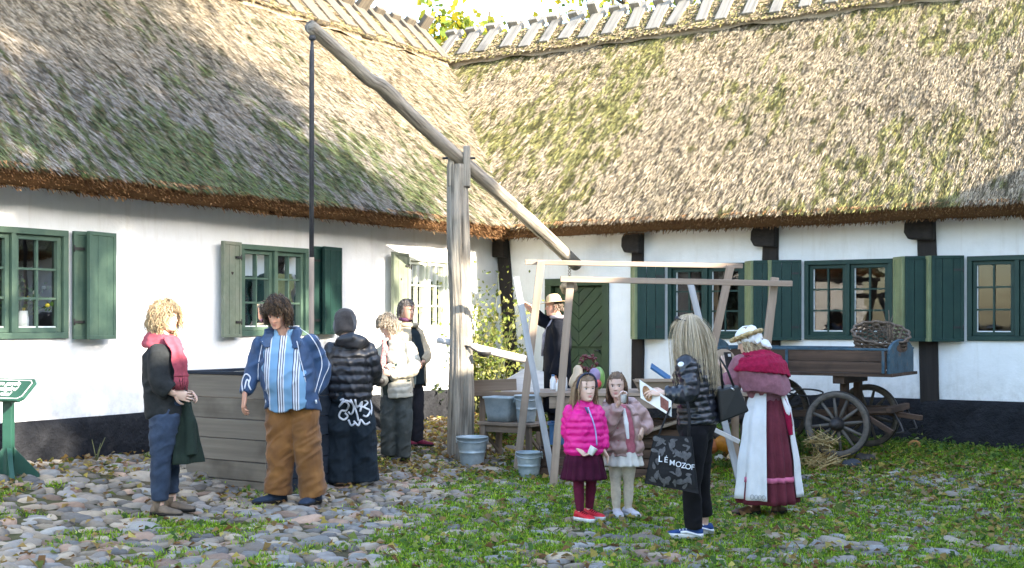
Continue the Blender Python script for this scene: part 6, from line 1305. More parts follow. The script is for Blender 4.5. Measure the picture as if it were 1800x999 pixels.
# 5 older man behind --------------------------------------------------------------------
P = Person('grey-haired man in beige jacket and burgundy shoes standing behind the woman in cream', 718, 786)
p = P.p; yw = 58
pel, nk = p(721, 672), p(717, 574); T = P.trunk(pel, nk, yw, yw); hd = Head(p(715, 545, -.02), 52, 6, 0, .225); P.neck(nk, hd, 1.1)
sa_, sb_ = p(702, 588, -.10), p(732, 588, .12); ea, eb = p(706, 625, -.1), p(748, 620, .12); wa, wb = p(722, 640, -.16), p(741, 636, -.03); P.arm(sa_, ea, wa); P.arm(sb_, eb, wb); hand(P.ex, p(741, 636, -.04), V3((-.8, -.3, -.1)), V3((0, .6, -.6)), 1, .6, SKR); hand(P.ex, p(722, 640, -.16), V3((.8, -.1, 0)), V3((0, .7, -.5)), 1, .6, SKR)
A1, A2 = p(707, 774, -.05), p(733, 776, .05); K1, K2 = p(708, 725, -.08), p(732, 725, .05); P.leg(p(713, 682, -.05), K1, A1); P.leg(p(727, 682, .06), K2, A2); hd.build(P.ex, SKR, (.09, .075, .06), (.42, .17, .14)); B = P.finish(SKR)
hair(hd, B, 750, lambda x, y, z: z > .28 or (y < .08 and z > -.12) or (y < -.14 and z > -.32), .16, [(.10, .085, .075), (.2, .18, .165), (.07, .055, .045)], .017, .02, .1, 6, 9, out=.4)
m_bg = cloth('beige_cotton', (.40, .33, .23), .85, .2, 9, .3); mb = MB(); Tq = Tors(pel, nk, yw, yw, [(-.12, .205, .16, 0), (.1, .205, .16, 0), (.5, .2, .155, 0), (.8, .19, .14, 0), (.95, .12, .1, 0), (1.03, .085, .085, 0)]); Tq.shell(mb, math.radians(90 + 28), math.radians(450 - 28), -.1, 1.0, 0, .025, n=50)
limb(mb, [sa_, ea, wa], [.088, .084, .078, .072, .056]); limb(mb, [sb_, eb, wb], [.088, .084, .078, .072, .056]); garment('jacket', mb, m_bg, B, .010, 2, ((.010, (8, 8, 10), 6),)); mb = MB(); mb.tube([nk + V3((math.cos(a) * .10, math.sin(a) * .09, .015)) for a in np.linspace(0, 6.28, 18)], .028, 8); mb.build('jacket_collar', m_bg, B)
mb = MB(); Ti = Tors(pel, nk, yw, yw, [(-.08, .17, .14, 0), (.5, .175, .145, .01), (.86, .16, .115, 0), (.97, .085, .08, 0), (1.06, .068, .066, 0)]); Ti.solid(mb, -.05, 1.06, 0); garment('dark_vest', mb, cloth('dark_teal_knit', (.014, .022, .027), .85), B, .012, 2)
mb = MB(); mb.tube([hd.w(.28 * math.cos(a), -.05 + .28 * math.sin(a), -.48) for a in np.linspace(0, 6.28, 20)], .02, 8); mb.build('shirt_collar', cloth('purple_collar', (.09, .035, .075)), B)
trousers(P, 'trousers', cloth('dark_chino', (.020, .020, .025), .85, .3, 12, .4), pel, [[p(713, 684, -.05), K1, A1], [p(727, 684, .06), K2, A2]], [.112, .104, .088, .082, .072], yaw=yw)
m_bu = cloth('burgundy_suede', (.13, .012, .030), .7, .25, 18, .2); shoe(B, A1, 52, m_bu, m_bsole, .29, .105, .085, laces=m_bu); shoe(B, A2, 64, m_bu, m_bsole, .29, .105, .085, laces=m_bu)

# 6 man in the straw hat -------------------------------------------------------------------
P = Person('man in pale felt hat and long dark coat with one arm raised', 975, 742)
P.Y = 14.5; P.k = 14.5 / FPX; q = px2(975, 742, 14.5); P.o = V3((q.x, q.y, g(q.x, q.y))); p = P.p; yw = -82
pel, nk = p(979, 655), p(982, 562); T = P.trunk(pel, nk, yw, yw); hd = Head(p(973, 538), -84, 6, 0, .225); P.neck(nk, hd)
sa_, sb_ = p(976, 574, .14), p(982, 576, -.16); ea, eb = p(953, 563, .12), p(986, 625, -.18); wa, wb = p(934, 546, .05), p(975, 660, -.22); P.arm(sa_, ea, wa); P.arm(sb_, eb, wb); hand(P.ex, p(934, 546, .05), V3((-.6, -.1, .7)), V3((-.6, -.5, -.2)), 1, .4, SKR); hand(P.ex, p(975, 662, -.22), V3((-.2, -.1, -.9)), V3((.2, .8, 0)), 1, .4, SKR)
gzh = P.o.z; A1, A2 = V3((p(975, 700).x, 14.4, gzh + .09)), V3((p(983, 700).x, 14.62, gzh + .09)); K1, K2 = V3((A1.x, A1.y - .02, gzh + .5)), V3((A2.x, A2.y, gzh + .5)); P.leg(p(978, 664, -.08), K1, A1); P.leg(p(981, 664, .08), K2, A2); hd.build(P.ex, SKR, (.1, .07, .05), (.45, .2, .16)); B = P.finish(SKR)
hair(hd, B, 200, lambda x, y, z: (y < .05 and -.2 < z) or z > .25, .14, [(.10, .07, .05), (.16, .12, .09)], .03, .02, .08, 5, 12)
m_ht = cloth('pale_felt', (.52, .38, .22), .8, .12, 14, .2); b = MB(); X_, Y_, Z_ = hd.L, hd.F, hd.U; b.lathe([(.0, .62), (.15, .63), (.25, .60), (.33, .50), (.385, .30), (.40, .20), (.43, .18), (.72, .155), (.745, .165), (.72, .18), (.42, .205)], (0, 0, 0), 36)
b.v = [tuple(hd.w(x * .95 , y * 1.06 - .03, z + .10 * (x * x) * (1 if abs(x) > .4 else 0) + (-.05 * math.exp(-(x / .08) ** 2) if z > .55 else 0))) for x, y, z in b.v]; ht = b.build('hat', m_ht, B); b = MB(); b.lathe([(.41, .21), (.412, .28), (.40, .29), (.40, .21)], (0, 0, 0), 30); b.v = [tuple(hd.w(x * .83, y * 1.0 - .03, z)) for x, y, z in b.v]; b.build('hat_band', m_bg, ht)
m_ct = cloth('black_coat', (.007, .008, .012), .9, .3, 9, .4, 60, 0); mb = MB(); Tq = Tors(pel, nk, yw, yw, [(-.75, .24, .20, 0), (-.3, .225, .18, 0), (.1, .205, .16, 0), (.5, .20, .155, 0), (.8, .20, .14, 0), (.95, .12, .1, 0), (1.04, .08, .08, 0)]); Tq.solid(mb, -.75, 1.02, 0, wave=lambda t, a: .012 * math.sin(a * 7) * max(0, .3 - t)); limb(mb, [sa_, ea, p(940, 550, .07)], [.09, .085, .08, .075, .062]); limb(mb, [sb_, eb, wb], [.09, .085, .08, .075, .062]); garment('long_coat', mb, m_ct, B, .010, 2, ((.012, (8, 8, 5), 6),))
mb = MB(); mb.tube([nk + V3((math.cos(a) * .085, math.sin(a) * .085, .03)) for a in np.linspace(0, 6.28, 18)], .022, 8); mb.tube([nk + V3((-.07, -.02, .0)), Tq.pt(.7, math.radians(80), .012), Tq.pt(.3, math.radians(75), .012)], [.02, .025, .02], 8); mb.build('neckerchief', cloth('grey_lilac', (.3, .27, .3)), B)
trousers(P, 'trousers', m_ct, pel, [[p(978, 664, -.08), K1, A1], [p(981, 664, .08), K2, A2]], [.11, .10, .09, .085, .075], yaw=yw); shoe(B, A1, -80, m_bk, m_bsole); shoe(B, A2, -75, m_bk, m_bsole)

# 7 girl in the pink jacket ------------------------------------------------------------------
P = Person('girl in bright pink quilted jacket with dark headband holding a small white cup', 1027, 920, 'the two girls standing together')
p = P.p; yw = 14; k = .70
pel, nk = p(1026, 795), p(1026, 714); T = P.trunk(pel, nk, yw, yw, k); hd = Head(p(1030, 682, -.03), 20, 4, 2, .205); P.neck(nk, hd, .72)
sa_, sb_ = p(1004, 724), p(1047, 724, .03); ea, eb = p(1000, 762, .02), p(1056, 762, .04); wa, wb = p(1016, 788, -.10), p(1060, 790, -.02); P.arm(sa_, ea, wa, k); P.arm(sb_, eb, wb, k)
hand(P.ex, p(1017, 789, -.11), V3((.62, -.25, -.55)), V3((.35, -.55, .6)), .72, [.45, .5, .5, .5], SKP, thumb=-1); hand(P.ex, p(1061, 791, -.02), V3((.45, -.1, -.85)), V3((-.7, -.3, -.3)), .70, [.2, .3, .35, .4], SKP)
A1, A2 = p(1020, 898, -.02), p(1036, 893, .09); K1, K2 = p(1017, 850, -.03), p(1039, 848, .05); P.leg(p(1016, 806), K1, A1, .72); P.leg(p(1036, 806, .03), K2, A2, .72); hd.build(P.ex, (.66, .47, .38), (.22, .14, .09), (.50, .14, .15), True); B = P.finish((.66, .47, .38))
BR = [(.22, .14, .08), (.31, .21, .125), (.40, .27, .16), (.17, .105, .06)]
hair(hd, B, 520, lambda x, y, z: z > .27 - .1 * abs(x) or (y < .10 and z > -.3), lambda q: 1.25, BR, .018, .015, .08, 12, 11, back=True, flow=(0, -.12, 0), out=.05)
b = MB(); b.tube([hd.w(.39 * math.cos(a), .10, .06 + .50 * math.sin(a)) for a in np.linspace(-.1, math.pi + .1, 24)], .010, 8, flat=1.5); b.build('headband', cloth('dark_band', (.04, .045, .07)), B)
m_pk = cloth('magenta_nylon', (.62, .006, .21), .5, .12, 8, .3, 50, 0, .4); mb = MB(); Tq = Tors(pel, nk, yw, yw, [(-.06, .135, .105, 0), (.05, .15, .12, 0), (.5, .15, .12, .005), (.8, .145, .11, 0), (.94, .10, .08, 0), (1.08, .070, .068, 0), (1.16, .066, .064, 0)]); Tq.solid(mb, -.06, 1.14, 0, m=60, puff=(.052, .013)); limb(mb, [sa_, ea, wa], [.066, .064, .058, .055, .042], puff=(.05, .010)); limb(mb, [sb_, eb, wb], [.066, .064, .058, .055, .042], puff=(.05, .010)); jk = garment('pink_jacket', mb, m_pk, B, .007, 1, ((.007, (16, 16, 12), 3), (.005, (38, 38, 26), 5)))
decal([jk], [[(1033, 716), (1040, 735), (1046, 755), (1049, 783)]], .012, cloth('lilac_zip', (.33, .36, .62), .5), 'zip', jk); mb = MB(); mb.tube([p(1029, 716, -.105), p(1034, 727, -.115)], [.014, .012], 8, flat=.4); mb.build('shirt_collar', m_bj, B)
m_bsk = cloth('burgundy_skirt', (.045, .006, .020), .85, .3, 14, .3); mb = MB(); Tk = Tors(p(1026, 842), p(1026, 790), yw, yw, [(0, .175, .15, 0), (.5, .155, .13, 0), (1, .13, .10, 0)], 2.2); Tk.shell(mb, 0, 2 * math.pi, 0, 1, 0, .008, n=120, m=14, wave=lambda t, a: .010 * math.sin(a * 16) * (1.1 - t)); mb.build('skirt', m_bsk, B)
mb = MB(); limb(mb, [p(1016, 806), K1, A1], [.062, .058, .043, .042, .031]); limb(mb, [p(1036, 806, .03), K2, A2], [.062, .058, .043, .042, .031]); garment('leggings', mb, cloth('burgundy_leggings', (.10, .012, .034), .8), B, .008, 2, ((.003, (15, 15, 40), 2),))
m_rd = cloth('red_sneaker', (.52, .015, .03), .5, .2, 10, .1, 60, 0, .4); m_lc = cloth('dark_red_trim', (.05, .01, .014)); shoe(B, A1, 42, m_rd, m_wsole, .205, .08, .085, soleh=.026, laces=m_lc, boot=.03); shoe(B, A2, 48, m_rd, m_wsole, .205, .08, .085, soleh=.026, laces=m_lc, boot=.03)
q = p(1037, 799, -.18); b = MB(); X_ = V3((.5, .2, .8)).normalized(); b.lathe([(0, 0), (.024, 0), (.033, .062), (.035, .064), (.031, .062), (.022, .004), (0, .004)], q, 18, ax=(V3((.8, -.2, -.5)).normalized(), V3((0, 1, 0)), X_)); tag(b.build('paper_cup', m_plast['white'], loc=q), 'white paper cup tilted in the pink girl\'s hand', 'cup')

# 8 girl in the beige jacket --------------------------------------------------------------------
P = Person('girl in open dusty beige quilted jacket and white skirt drinking from a white cup', 1093, 912, 'the two girls standing together')
p = P.p; yw = -4
pel, nk = p(1095, 795), p(1089, 712); T = P.trunk(pel, nk, yw, yw, k); hd = Head(p(1084, 678, -.03), -10, 2, 0, .20); P.neck(nk, hd, .72)
sa_, sb_ = p(1066, 724, .0), p(1117, 722, .02); ea, eb = p(1066, 752, -.12), p(1136, 745, .05); wa, wb = p(1089, 705, -.22), p(1129, 757, -.06); P.arm(sa_, ea, wa, k); P.arm(sb_, eb, wb, k)
hand(P.ex, p(1089, 707, -.22), V3((.30, .10, .9)), V3((.6, -.55, 0)), .72, [.6, .7, .8, .8], SKP, thumb=-1); hand(P.ex, p(1129, 756, -.06), V3((-.2, -.5, -.6)), V3((-.7, .1, -.3)), .72, .9, SKP)
A1, A2 = p(1084, 897, -.01), p(1104, 895, .03); K1, K2 = p(1082, 848, -.02), p(1105, 848, 0); P.leg(p(1083, 806), K1, A1, .72); P.leg(p(1105, 806), K2, A2, .72); hd.build(P.ex, (.64, .45, .36), (.14, .09, .06), (.50, .15, .15), True); B = P.finish((.64, .45, .36))
hair(hd, B, 520, lambda x, y, z: z > .26 - .1 * abs(x) or (y < .12 and z > -.3), lambda q: .72, [(.13, .08, .045), (.20, .125, .07), (.30, .19, .11), (.10, .06, .038)], .018, .012, .07, 10, 21, back=True, flow=(0, -.1, 0))
m_be = cloth('dusty_beige_satin', (.36, .235, .215), .42, .18, 9, .35, 40, 0, .5); m_fur = cloth('pink_fleece', (.42, .12, .16), .95, .15, 40, .6, 120, .5); mb = MB(); Tq = Tors(pel, nk, yw, yw, [(-.06, .155, .125, 0), (.05, .165, .135, 0), (.5, .158, .13, 0), (.8, .148, .112, 0), (.94, .11, .09, 0), (1.02, .085, .08, 0)]); Tq.shell(mb, math.radians(90 + 40), math.radians(450 + 8), -.06, 1.0, 0, .03, n=60, m=60, puff=(.10, .022)); limb(mb, [sa_, ea, p(1086, 715, -.20)], [.070, .07, .066, .06, .046], puff=(.08, .010)); limb(mb, [sb_, eb, wb], [.070, .066, .06, .056, .044], puff=(.08, .010))
mb.tube([p(1062, 712, .0), p(1072, 706, .1), p(1090, 704, .13), p(1110, 706, .1), p(1118, 712, .0)], .036, 10); garment('beige_jacket', mb, m_be, B, .008, 1, ((.011, (12, 12, 12), 5), (.005, (34, 34, 26), 8)))
mb = MB(); Tw = Tors(pel, nk, yw, yw, [(-.02, .14, .112, 0), (.5, .14, .115, .005), (.86, .13, .095, 0), (1.05, .06, .06, 0)]); Tw.solid(mb, 0, 1.02, 0); garment('pink_fleece_lining', mb, m_fur, B, .009, 2, ((.004, (40, 40, 40), 3),))
mb = MB(); mb.tube([p(1096, 718, -.135), p(1101, 745, -.16), p(1104, 772, -.155)], [.016, .02, .014], 10, flat=.5); garment('white_front', mb, m_plast['white'], B, .006, 1)
m_ws = cloth('white_skirt', (.62, .60, .55), .85, .1, 14, .3); mb = MB(); Tk = Tors(p(1095, 818), p(1095, 786), yw, yw, [(0, .16, .14, 0), (.5, .148, .125, 0), (1, .13, .10, 0)], 2.2); Tk.shell(mb, 0, 2 * math.pi, 0, 1, 0, .008, n=120, m=12, wave=lambda t, a: .012 * math.sin(a * 14) * (1.1 - t)); mb.build('skirt', m_ws, B)
mb = MB(); limb(mb, [p(1083, 806), K1, A1], [.062, .057, .042, .041, .030]); limb(mb, [p(1105, 806), K2, A2], [.062, .057, .042, .041, .030]); garment('tights', mb, cloth('cream_tights', (.52, .46, .38), .85), B, .008, 2, ((.002, (15, 15, 40), 2),))
m_gs = cloth('pale_grey_shoe', (.50, .48, .52), .6, .1); shoe(B, A1, 4, m_gs, m_wsole, .20, .085, .075, laces=m_gs); shoe(B, A2, 32, m_gs, m_wsole, .20, .085, .075, laces=m_gs)
q = p(1096, 706, -.26); b = MB(); b.lathe([(0, 0), (.022, 0), (.028, .075), (.030, .077), (.026, .075), (.02, .004), (0, .004)], q, 18, ax=(V3((1, 0, 0)), V3((0, .8, .5)), V3((.05, .45, .85)))); tag(b.build('paper_cup', m_plast['white'], loc=q), 'white paper cup raised to the mouth of the beige girl', 'cup')

# 9 blonde woman in the black puffer ----------------------------------------------------------------
P = Person('woman with very long blonde hair in shiny black quilted jacket carrying two bags', 1226, 950)
p = P.p; yw = -112
pel, nk = p(1228, 748), p(1216, 618, .0); T = P.trunk(pel, nk, yw, yw, .95); hd = Head(p(1210, 580), -108, 8, 0, .22); P.neck(nk, hd)
sa_, sb_ = p(1204, 640, -.17), p(1226, 636, .17); ea, eb = p(1212, 690, -.22), p(1240, 690, .2); wa, wb = p(1168, 693, -.22), p(1195, 690, .22); P.arm(sa_, ea, wa); P.arm(sb_, eb, wb); hand(P.ex, p(1167, 691, -.22), V3((-.9, .1, .08)), V3((0, .5, -.8)), .95, [.3, .4, .5, .6], SKP, thumb=-1); hand(P.ex, p(1196, 690, .22), V3((-.9, -.1, .05)), V3((0, -.5, -.8)), .95, .6, SKP)
A1, A2 = p(1219, 928, -.05), p(1238, 918, .14); K1, K2 = p(1216, 846, -.08), p(1231, 842, .1); P.leg(p(1221, 764, -.08), K1, A1, .95); P.leg(p(1229, 764, .09), K2, A2, .95); hd.build(P.ex, SKP, (.3, .2, .12), (.5, .2, .17)); B = P.finish(SKP)
BL = [(.52, .42, .28), (.60, .50, .35), (.46, .36, .23), (.64, .54, .40), (.40, .31, .19)]
hair(hd, B, 2000, lambda x, y, z: z > .24 or (y < .20 and z > -.35), lambda q: 2.3 - .6 * abs(q.x), BL, .0075, .006, .09, 16, 31, flow=(.0, -.10, 0), fall=1.0, out=.05)
b = MB()
for sx in (-1, 1): b.tube([hd.w(sx * .13 + .10 * math.cos(a), .30 + .02 * math.sin(a), .40 + .09 * math.sin(a)) for a in np.linspace(0, 6.28, 16)], .006, 5); b.ell(hd.w(sx * .13, .31, .40), (.02, .02, .02), n=10, m=6)
b.tube([hd.w(-.24, .28, .42), hd.w(-.37, -.02, .3)], .005, 5); b.tube([hd.w(.24, .28, .42), hd.w(.37, -.02, .3)], .005, 5); b.build('sunglasses', m_bk, B)
m_bp = cloth('shiny_black_nylon', (.010, .012, .019), .30, .3, 9, .25, 40, 0, .6); mb = MB(); Tq = Tors(pel, nk, yw, yw, [(-.02, .168, .135, 0), (.06, .178, .145, 0), (.35, .168, .135, 0), (.7, .18, .145, 0), (.86, .172, .12, 0), (.96, .11, .09, 0), (1.04, .075, .075, 0)]); Tq.solid(mb, 0, 1.03, 0, m=72, puff=(.046, .014)); limb(mb, [sa_, ea, wa], [.08, .076, .072, .066, .05], puff=(.044, .011)); limb(mb, [sb_, eb, wb], [.08, .076, .072, .066, .05], puff=(.044, .011)); jk = garment('black_jacket', mb, m_bp, B, .007, 1, ((.008, (12, 12, 10), 3), (.005, (34, 34, 24), 5)))
T_ = bvh([jk]); eye = V3((0, 0, CZ)); dd = (px2(1197, 641, 1) - eye).normalized(); h_ = T_.ray_cast(eye, dd); b = MB(); b.lathe([(0, .004), (.021, .004), (.023, 0), (.02, -.004)], h_[0] + h_[1] * .003, 18, ax=(h_[1].orthogonal().normalized(), h_[1].cross(h_[1].orthogonal()).normalized(), h_[1])); b.build('round_badge', m_tr, jk)
mb = MB(); limb(mb, [p(1221, 760, -.08), K1, A1 + V3((0, 0, .0))], [.106, .094, .072, .068, .064]); limb(mb, [p(1229, 760, .09), K2, A2 + V3((0, 0, .05))], [.106, .094, .072, .066, .062]); Tb = Tors(pel - V3((.02, 0, .10)), pel + V3((-.01, 0, .14)), yw, yw, [(0, .13, .115, 0), (.4, .162, .138, 0), (1, .15, .125, 0)]); Tb.solid(mb, 0, 1); garment('black_trousers', mb, cloth('black_jersey', (.008, .008, .010), .8, .3, 12, .3), B, .009, 2, ((.007, (8, 8, 16), 5),))
m_rs = cloth('blue_runner', (.018, .05, .16), .6, .3, 25, .2); 
for a_, y_ in ((A1, -96), (A2, -60)):
    s_ = shoe(B, a_, y_, m_rs, m_wsole, .26, .098, .085, soleh=.034, laces=m_tr); F_ = face(y_); Sd = F_.cross(V3((0, 0, 1))); z_ = g(a_.x, a_.y); q = MB()
    for sg in (-1, 1): q.tube([V3((a_.x, a_.y, z_)) + F_ * (x * .26) + Sd * (sg * .098 / 2 * w_) + V3((0, 0, zz)) for x, w_, zz in ((-.2, .86, .045), (0, .9, .06), (.2, .98, .075), (.36, .9, .07))], .010, 6)
    q.build('side_flash', m_tr, s_)
# tote bag with grey leaf print and lettering
m_tote = mat('black_canvas', [(.3, (.008, .008, .010)), (.7, (.016, .016, .018))], 12, .8, .4, 100); m_flor = mat('grey_print', [(.3, (.05, .05, .055)), (.7, (.13, .13, .135))], 30, .8, .2)
tl, tr_, bR, bL = p(1150, 765, -.33), p(1216, 768, -.34), p(1228, 868, -.36), p(1133, 850, -.30); t = thing('tote_bag', 'black canvas tote bag with grey leaf print and white capitals', 'tote bag', (bL + bR) / 2)
nz = V3((-.25, -.95, .1)).normalized(); mb = MB(); rs = []; NU, NV = 18, 14
def tq(u, v): return (tl.lerp(tr_, u)).lerp(bL.lerp(bR, u), v)
for s_ in (1, -1):
    for i in range(NV + 1):
        pass
vs = []; 
for s_ in (1, -1):
    for i in range(NV + 1):
        for j in range(NU + 1):
            u, v = j / NU, i / NV; bul = (.012 + .05 * math.sin(math.pi * u) ** .6 * min(1, .25 + 1.1 * v) * (1 - v ** 6)); vs.append(tq(u, v) + nz * (s_ * bul + .010 * noise.noise((u * 4, v * 4, s_))))
fs = []; W1_ = NU + 1
for s_ in (0, 1):
    o_ = s_ * W1_ * (NV + 1)
    for i in range(NV):
        for j in range(NU): q = (o_ + i * W1_ + j, o_ + i * W1_ + j + 1, o_ + (i + 1) * W1_ + j + 1, o_ + (i + 1) * W1_ + j); fs.append(q if s_ else q[::-1])
o_ = W1_ * (NV + 1)
for i in range(NV): fs += [(i * W1_, (i + 1) * W1_, o_ + (i + 1) * W1_, o_ + i * W1_), (i * W1_ + NU, o_ + i * W1_ + NU, o_ + (i + 1) * W1_ + NU, (i + 1) * W1_ + NU)]
for j in range(NU): fs.append((NV * W1_ + j, NV * W1_ + j + 1, o_ + NV * W1_ + j + 1, o_ + NV * W1_ + j))
mb.add(vs, fs); bag = mb.build('bag_body', m_tote, t); Tb_ = bvh([bag]); rd = random.Random(4); mb = MB()
def onbag(u_, v_):
    d = (px2(u_, v_, 1) - eye).normalized(); h = Tb_.ray_cast(eye, d); return (h[0], h[1]) if h[0] is not None else (None, None)
uX = (tr_ - tl).normalized()
for i in range(70):
    u, v = rd.uniform(.08, .92), rd.uniform(.06, .94); q = tq(u, v); uu, vv = uvof(q)
    if .42 < v < .62 and .2 < u < .95: continue
    c, nn = onbag(uu, vv)
    if c is None: continue
    a = rd.uniform(0, 6.28); X_ = (uX * math.cos(a) + V3((0, 0, 1)) * math.sin(a)); nn = nn if nn.dot(eye - c) > 0 else -nn; X_ = (X_ - nn * X_.dot(nn)).normalized(); Y_ = nn.cross(X_); L_ = rd.uniform(.016, .036); W_ = L_ * rd.uniform(.25, .6)
    mb.prism([c + nn * .0045 + X_ * (L_ * math.cos(b_)) + Y_ * (W_ * math.sin(b_) * (1 - .5 * math.cos(b_))) for b_ in np.linspace(0, 6.28, 12, endpoint=False)], nn * .001)
mb.build('leaf_print', m_flor, bag)
for ch, uu, vv in zip('LÉMOZOF', (1161, 1171, 1182, 1193, 1202, 1210, 1218), (807, 808, 813, 816, 818, 820, 821)):
    c, nn = onbag(uu, vv)
    if c is None: continue
    nn = nz; Y_ = (V3((.05, 0, 1)) - nn * nn.z).normalized(); X_ = Y_.cross(nn); text_obj(ch, 'lettering', .062 if ch == 'L' else .054, c + nn * .010 - Y_ * .02, X_, Y_, m_tr, bag, bold=.0003, thick=.0008, align='CENTER')
b = MB(); b.tube([tl.lerp(tr_, .12), p(1172, 730, -.30), p(1188, 694, -.27), p(1196, 690, -.22)], .012, 6, flat=.4); b.tube([tl.lerp(tr_, .92), p(1212, 735, -.30), p(1207, 698, -.27), p(1200, 690, -.22)], .012, 6, flat=.4); b.build('strap', m_tote, t)
# handbag
t = thing('handbag', 'structured black leather handbag on the blonde woman\'s far arm', 'handbag', p(1280, 738, .08)); c4 = [p(1252, 684, .05), p(1290, 676, .02), p(1309, 722, .02), p(1258, 742, .05)]; b = MB(); f4 = [q + V3((.02, -.10, 0)) for q in c4]; b4 = [q + V3((-.02, .09, .0)) for q in c4]; top_in = [f4[0].lerp(b4[0], .35), f4[1].lerp(b4[1], .35)]
b.add(f4 + b4, [(3, 2, 1, 0), (4, 5, 6, 7), (0, 1, 5, 4), (1, 2, 6, 5), (2, 3, 7, 6), (3, 0, 4, 7)], smooth=False); hb_ = b.build('bag_body', m_bk, t, bevel=.015); b = MB()
for q4 in (f4, b4): b = MB(); b.tube([q4[0].lerp(q4[1], .25), q4[0].lerp(q4[1], .3) + V3((-.02, 0, .14)), q4[0].lerp(q4[1], .45) + V3((-.055, 0, .22)), q4[0].lerp(q4[1], .6) + V3((-.02, 0, .12)), q4[0].lerp(q4[1], .75)], .009, 7); b.build('handle', m_bk, t)
b = MB(); b.tube([f4[0].lerp(f4[1], .62) + V3((0, -.006, -.005)), f4[0].lerp(f4[1], .78) + V3((0, -.006, -.03))], .006, 6); b.build('clasp', mat('silver', [(.3, (.6, .6, .6)), (.7, (.75, .75, .75))], 10, .3, 0, metal=1), t)
# sheet with two pictures held in her hand
c4 = [p(1124, 668, -.14), p(1180, 705, -.30), p(1180, 733, -.30), p(1126, 700, -.14)]; t = thing('picture_sheet', 'white card sheet with two brown pictures held by the blonde woman', 'card', (c4[0] + c4[2]) / 2); n4 = (c4[1] - c4[0]).cross(c4[3] - c4[0]).normalized(); n4 = n4 if n4.y < 0 else -n4; b = MB(); b.prism(c4, -n4 * .004); b.build('sheet', m_plast['white'], t); 
def onc(u, v): return c4[0].lerp(c4[1], u).lerp(c4[3].lerp(c4[2], u), v) + n4 * .002
b = MB(); b.prism([onc(.66, .12), onc(.92, .14), onc(.92, .82), onc(.66, .80)], n4 * .0008); b.build('maroon_picture', mat('maroon_print', [(.35, (.10, .03, .03)), (.6, (.25, .10, .08))], 25, .7, 0), t); b = MB(); b.prism([onc(.24 + .15 * math.cos(a), .5 + .42 * math.sin(a)) + n4 * .001 for a in np.linspace(0, 6.28, 16, endpoint=False)], n4 * .0008); b.build('brown_picture', mat('brown_print', [(.35, (.18, .08, .04)), (.6, (.42, .25, .13))], 25, .7, 0), t)

# 10 woman in traditional dress ------------------------------------------------------------------------
P = Person('woman in historic dress with red and mauve shawl, white bonnet and long white apron', 1345, 908)
p = P.p; yw = -138
pel, nk = p(1348, 705), p(1330, 622); T = P.trunk(pel, nk, -120, yw); hd = Head(p(1315, 600, .0), -112, 22, 0, .22); P.neck(nk, hd)
sa_, sb_ = p(1302, 640, -.05), p(1352, 640, .12); ea, eb = p(1288, 675, .0), p(1345, 680, .25); wa, wb = p(1278, 650, .10), p(1290, 655, .25); P.arm(sa_, ea, wa); P.arm(sb_, eb, wb); hand(P.ex, p(1278, 650, .10), V3((-.1, .1, .9)), V3((.2, .8, 0)), .95, [.5, .6, .6, .7], SKP); hand(P.ex, p(1288, 652, .24), V3((-.4, -.2, .7)), V3((-.3, -.6, 0)), .95, .6, SKP, thumb=-1)
A1, A2 = p(1322, 897, -.05), p(1366, 895, .0); K1, K2 = p(1325, 820), p(1366, 820); P.leg(p(1332, 725), K1, A1); P.leg(p(1364, 725), K2, A2); hd.build(P.ex, SKP, (.3, .2, .12), (.5, .2, .17)); B = P.finish(SKP)
hair(hd, B, 160, lambda x, y, z: (y < .15 and z > -.35) or z > .25, lambda q: .75, [(.40, .31, .19), (.5, .42, .28), (.3, .22, .13)], .03, .03, .08, 9, 41, flow=(.2, -.5, 0))
m_lin = cloth('white_linen', (.66, .67, .68), .85, .08, 10, .35, 90); b = MB(); n_ = 26
b.rings([[hd.w(math.cos(a) * X, -.06 + math.sin(a) * Y__ , z - .35 * max(0, -math.sin(a)) * (1 if z < .2 else 0)) for a in np.linspace(0, 6.28, n_, endpoint=False)] for z, X, Y__ in ((-.02, .40, .42), (.05, .44, .50), (.2, .42, .50), (.38, .36, .42), (.5, .24, .30), (.57, .1, .12))]); garment('bonnet', b, m_lin, B, .008, 2, ((.012, (14, 14, 14), 3),))
b = MB(); b.tube([hd.w(math.cos(a) * .52, -.02 + math.sin(a) * .56, .22 + .02 * math.sin(a)) for a in np.linspace(0, 6.28, 40)], .024, 10, flat=.8); br = garment('straw_brim', b, mat('plaited_straw', [(.35, (.30, .2, .09)), (.6, (.52, .40, .2))], 45, .85, .6), B, .007, 1, ((.008, (40, 40, 40), 4),))
mb = MB(); mb.tube([hd.w(.05, -.40, -.1), hd.w(.02, -.58, -.32), hd.w(-.05, -.68, -.55)], [.05, .075, .04], 10, flat=.4); garment('bonnet_ribbon', mb, m_lin, B, .007, 2, ((.01, (12, 12, 12), 2),))
m_mv = cloth('mauve_wool', (.23, .10, .125), .95, .2, 26, .6, 120, .1); m_mr = cloth('plum_skirt', (.115, .024, .036), .9, .25, 9, .4); m_re = cloth('crimson_knit', (.25, .009, .042), .95, .25, 40, .9, 90, .05); mb = MB()
Tq = Tors(pel, nk, -120, yw, [(-.05, .15, .13, 0), (.3, .165, .135, 0), (.7, .19, .145, 0), (.9, .17, .12, 0), (1.02, .08, .08, 0)]); Tq.solid(mb, -.05, 1.02); limb(mb, [sa_, ea, p(1279, 660, .09)], [.085, .085, .078, .07, .055]); limb(mb, [sb_, eb, p(1300, 660, .25)], [.085, .08, .075, .07, .055]); garment('mauve_jacket', mb, m_mv, B, .010, 2, ((.009, (9, 9, 11), 5),))
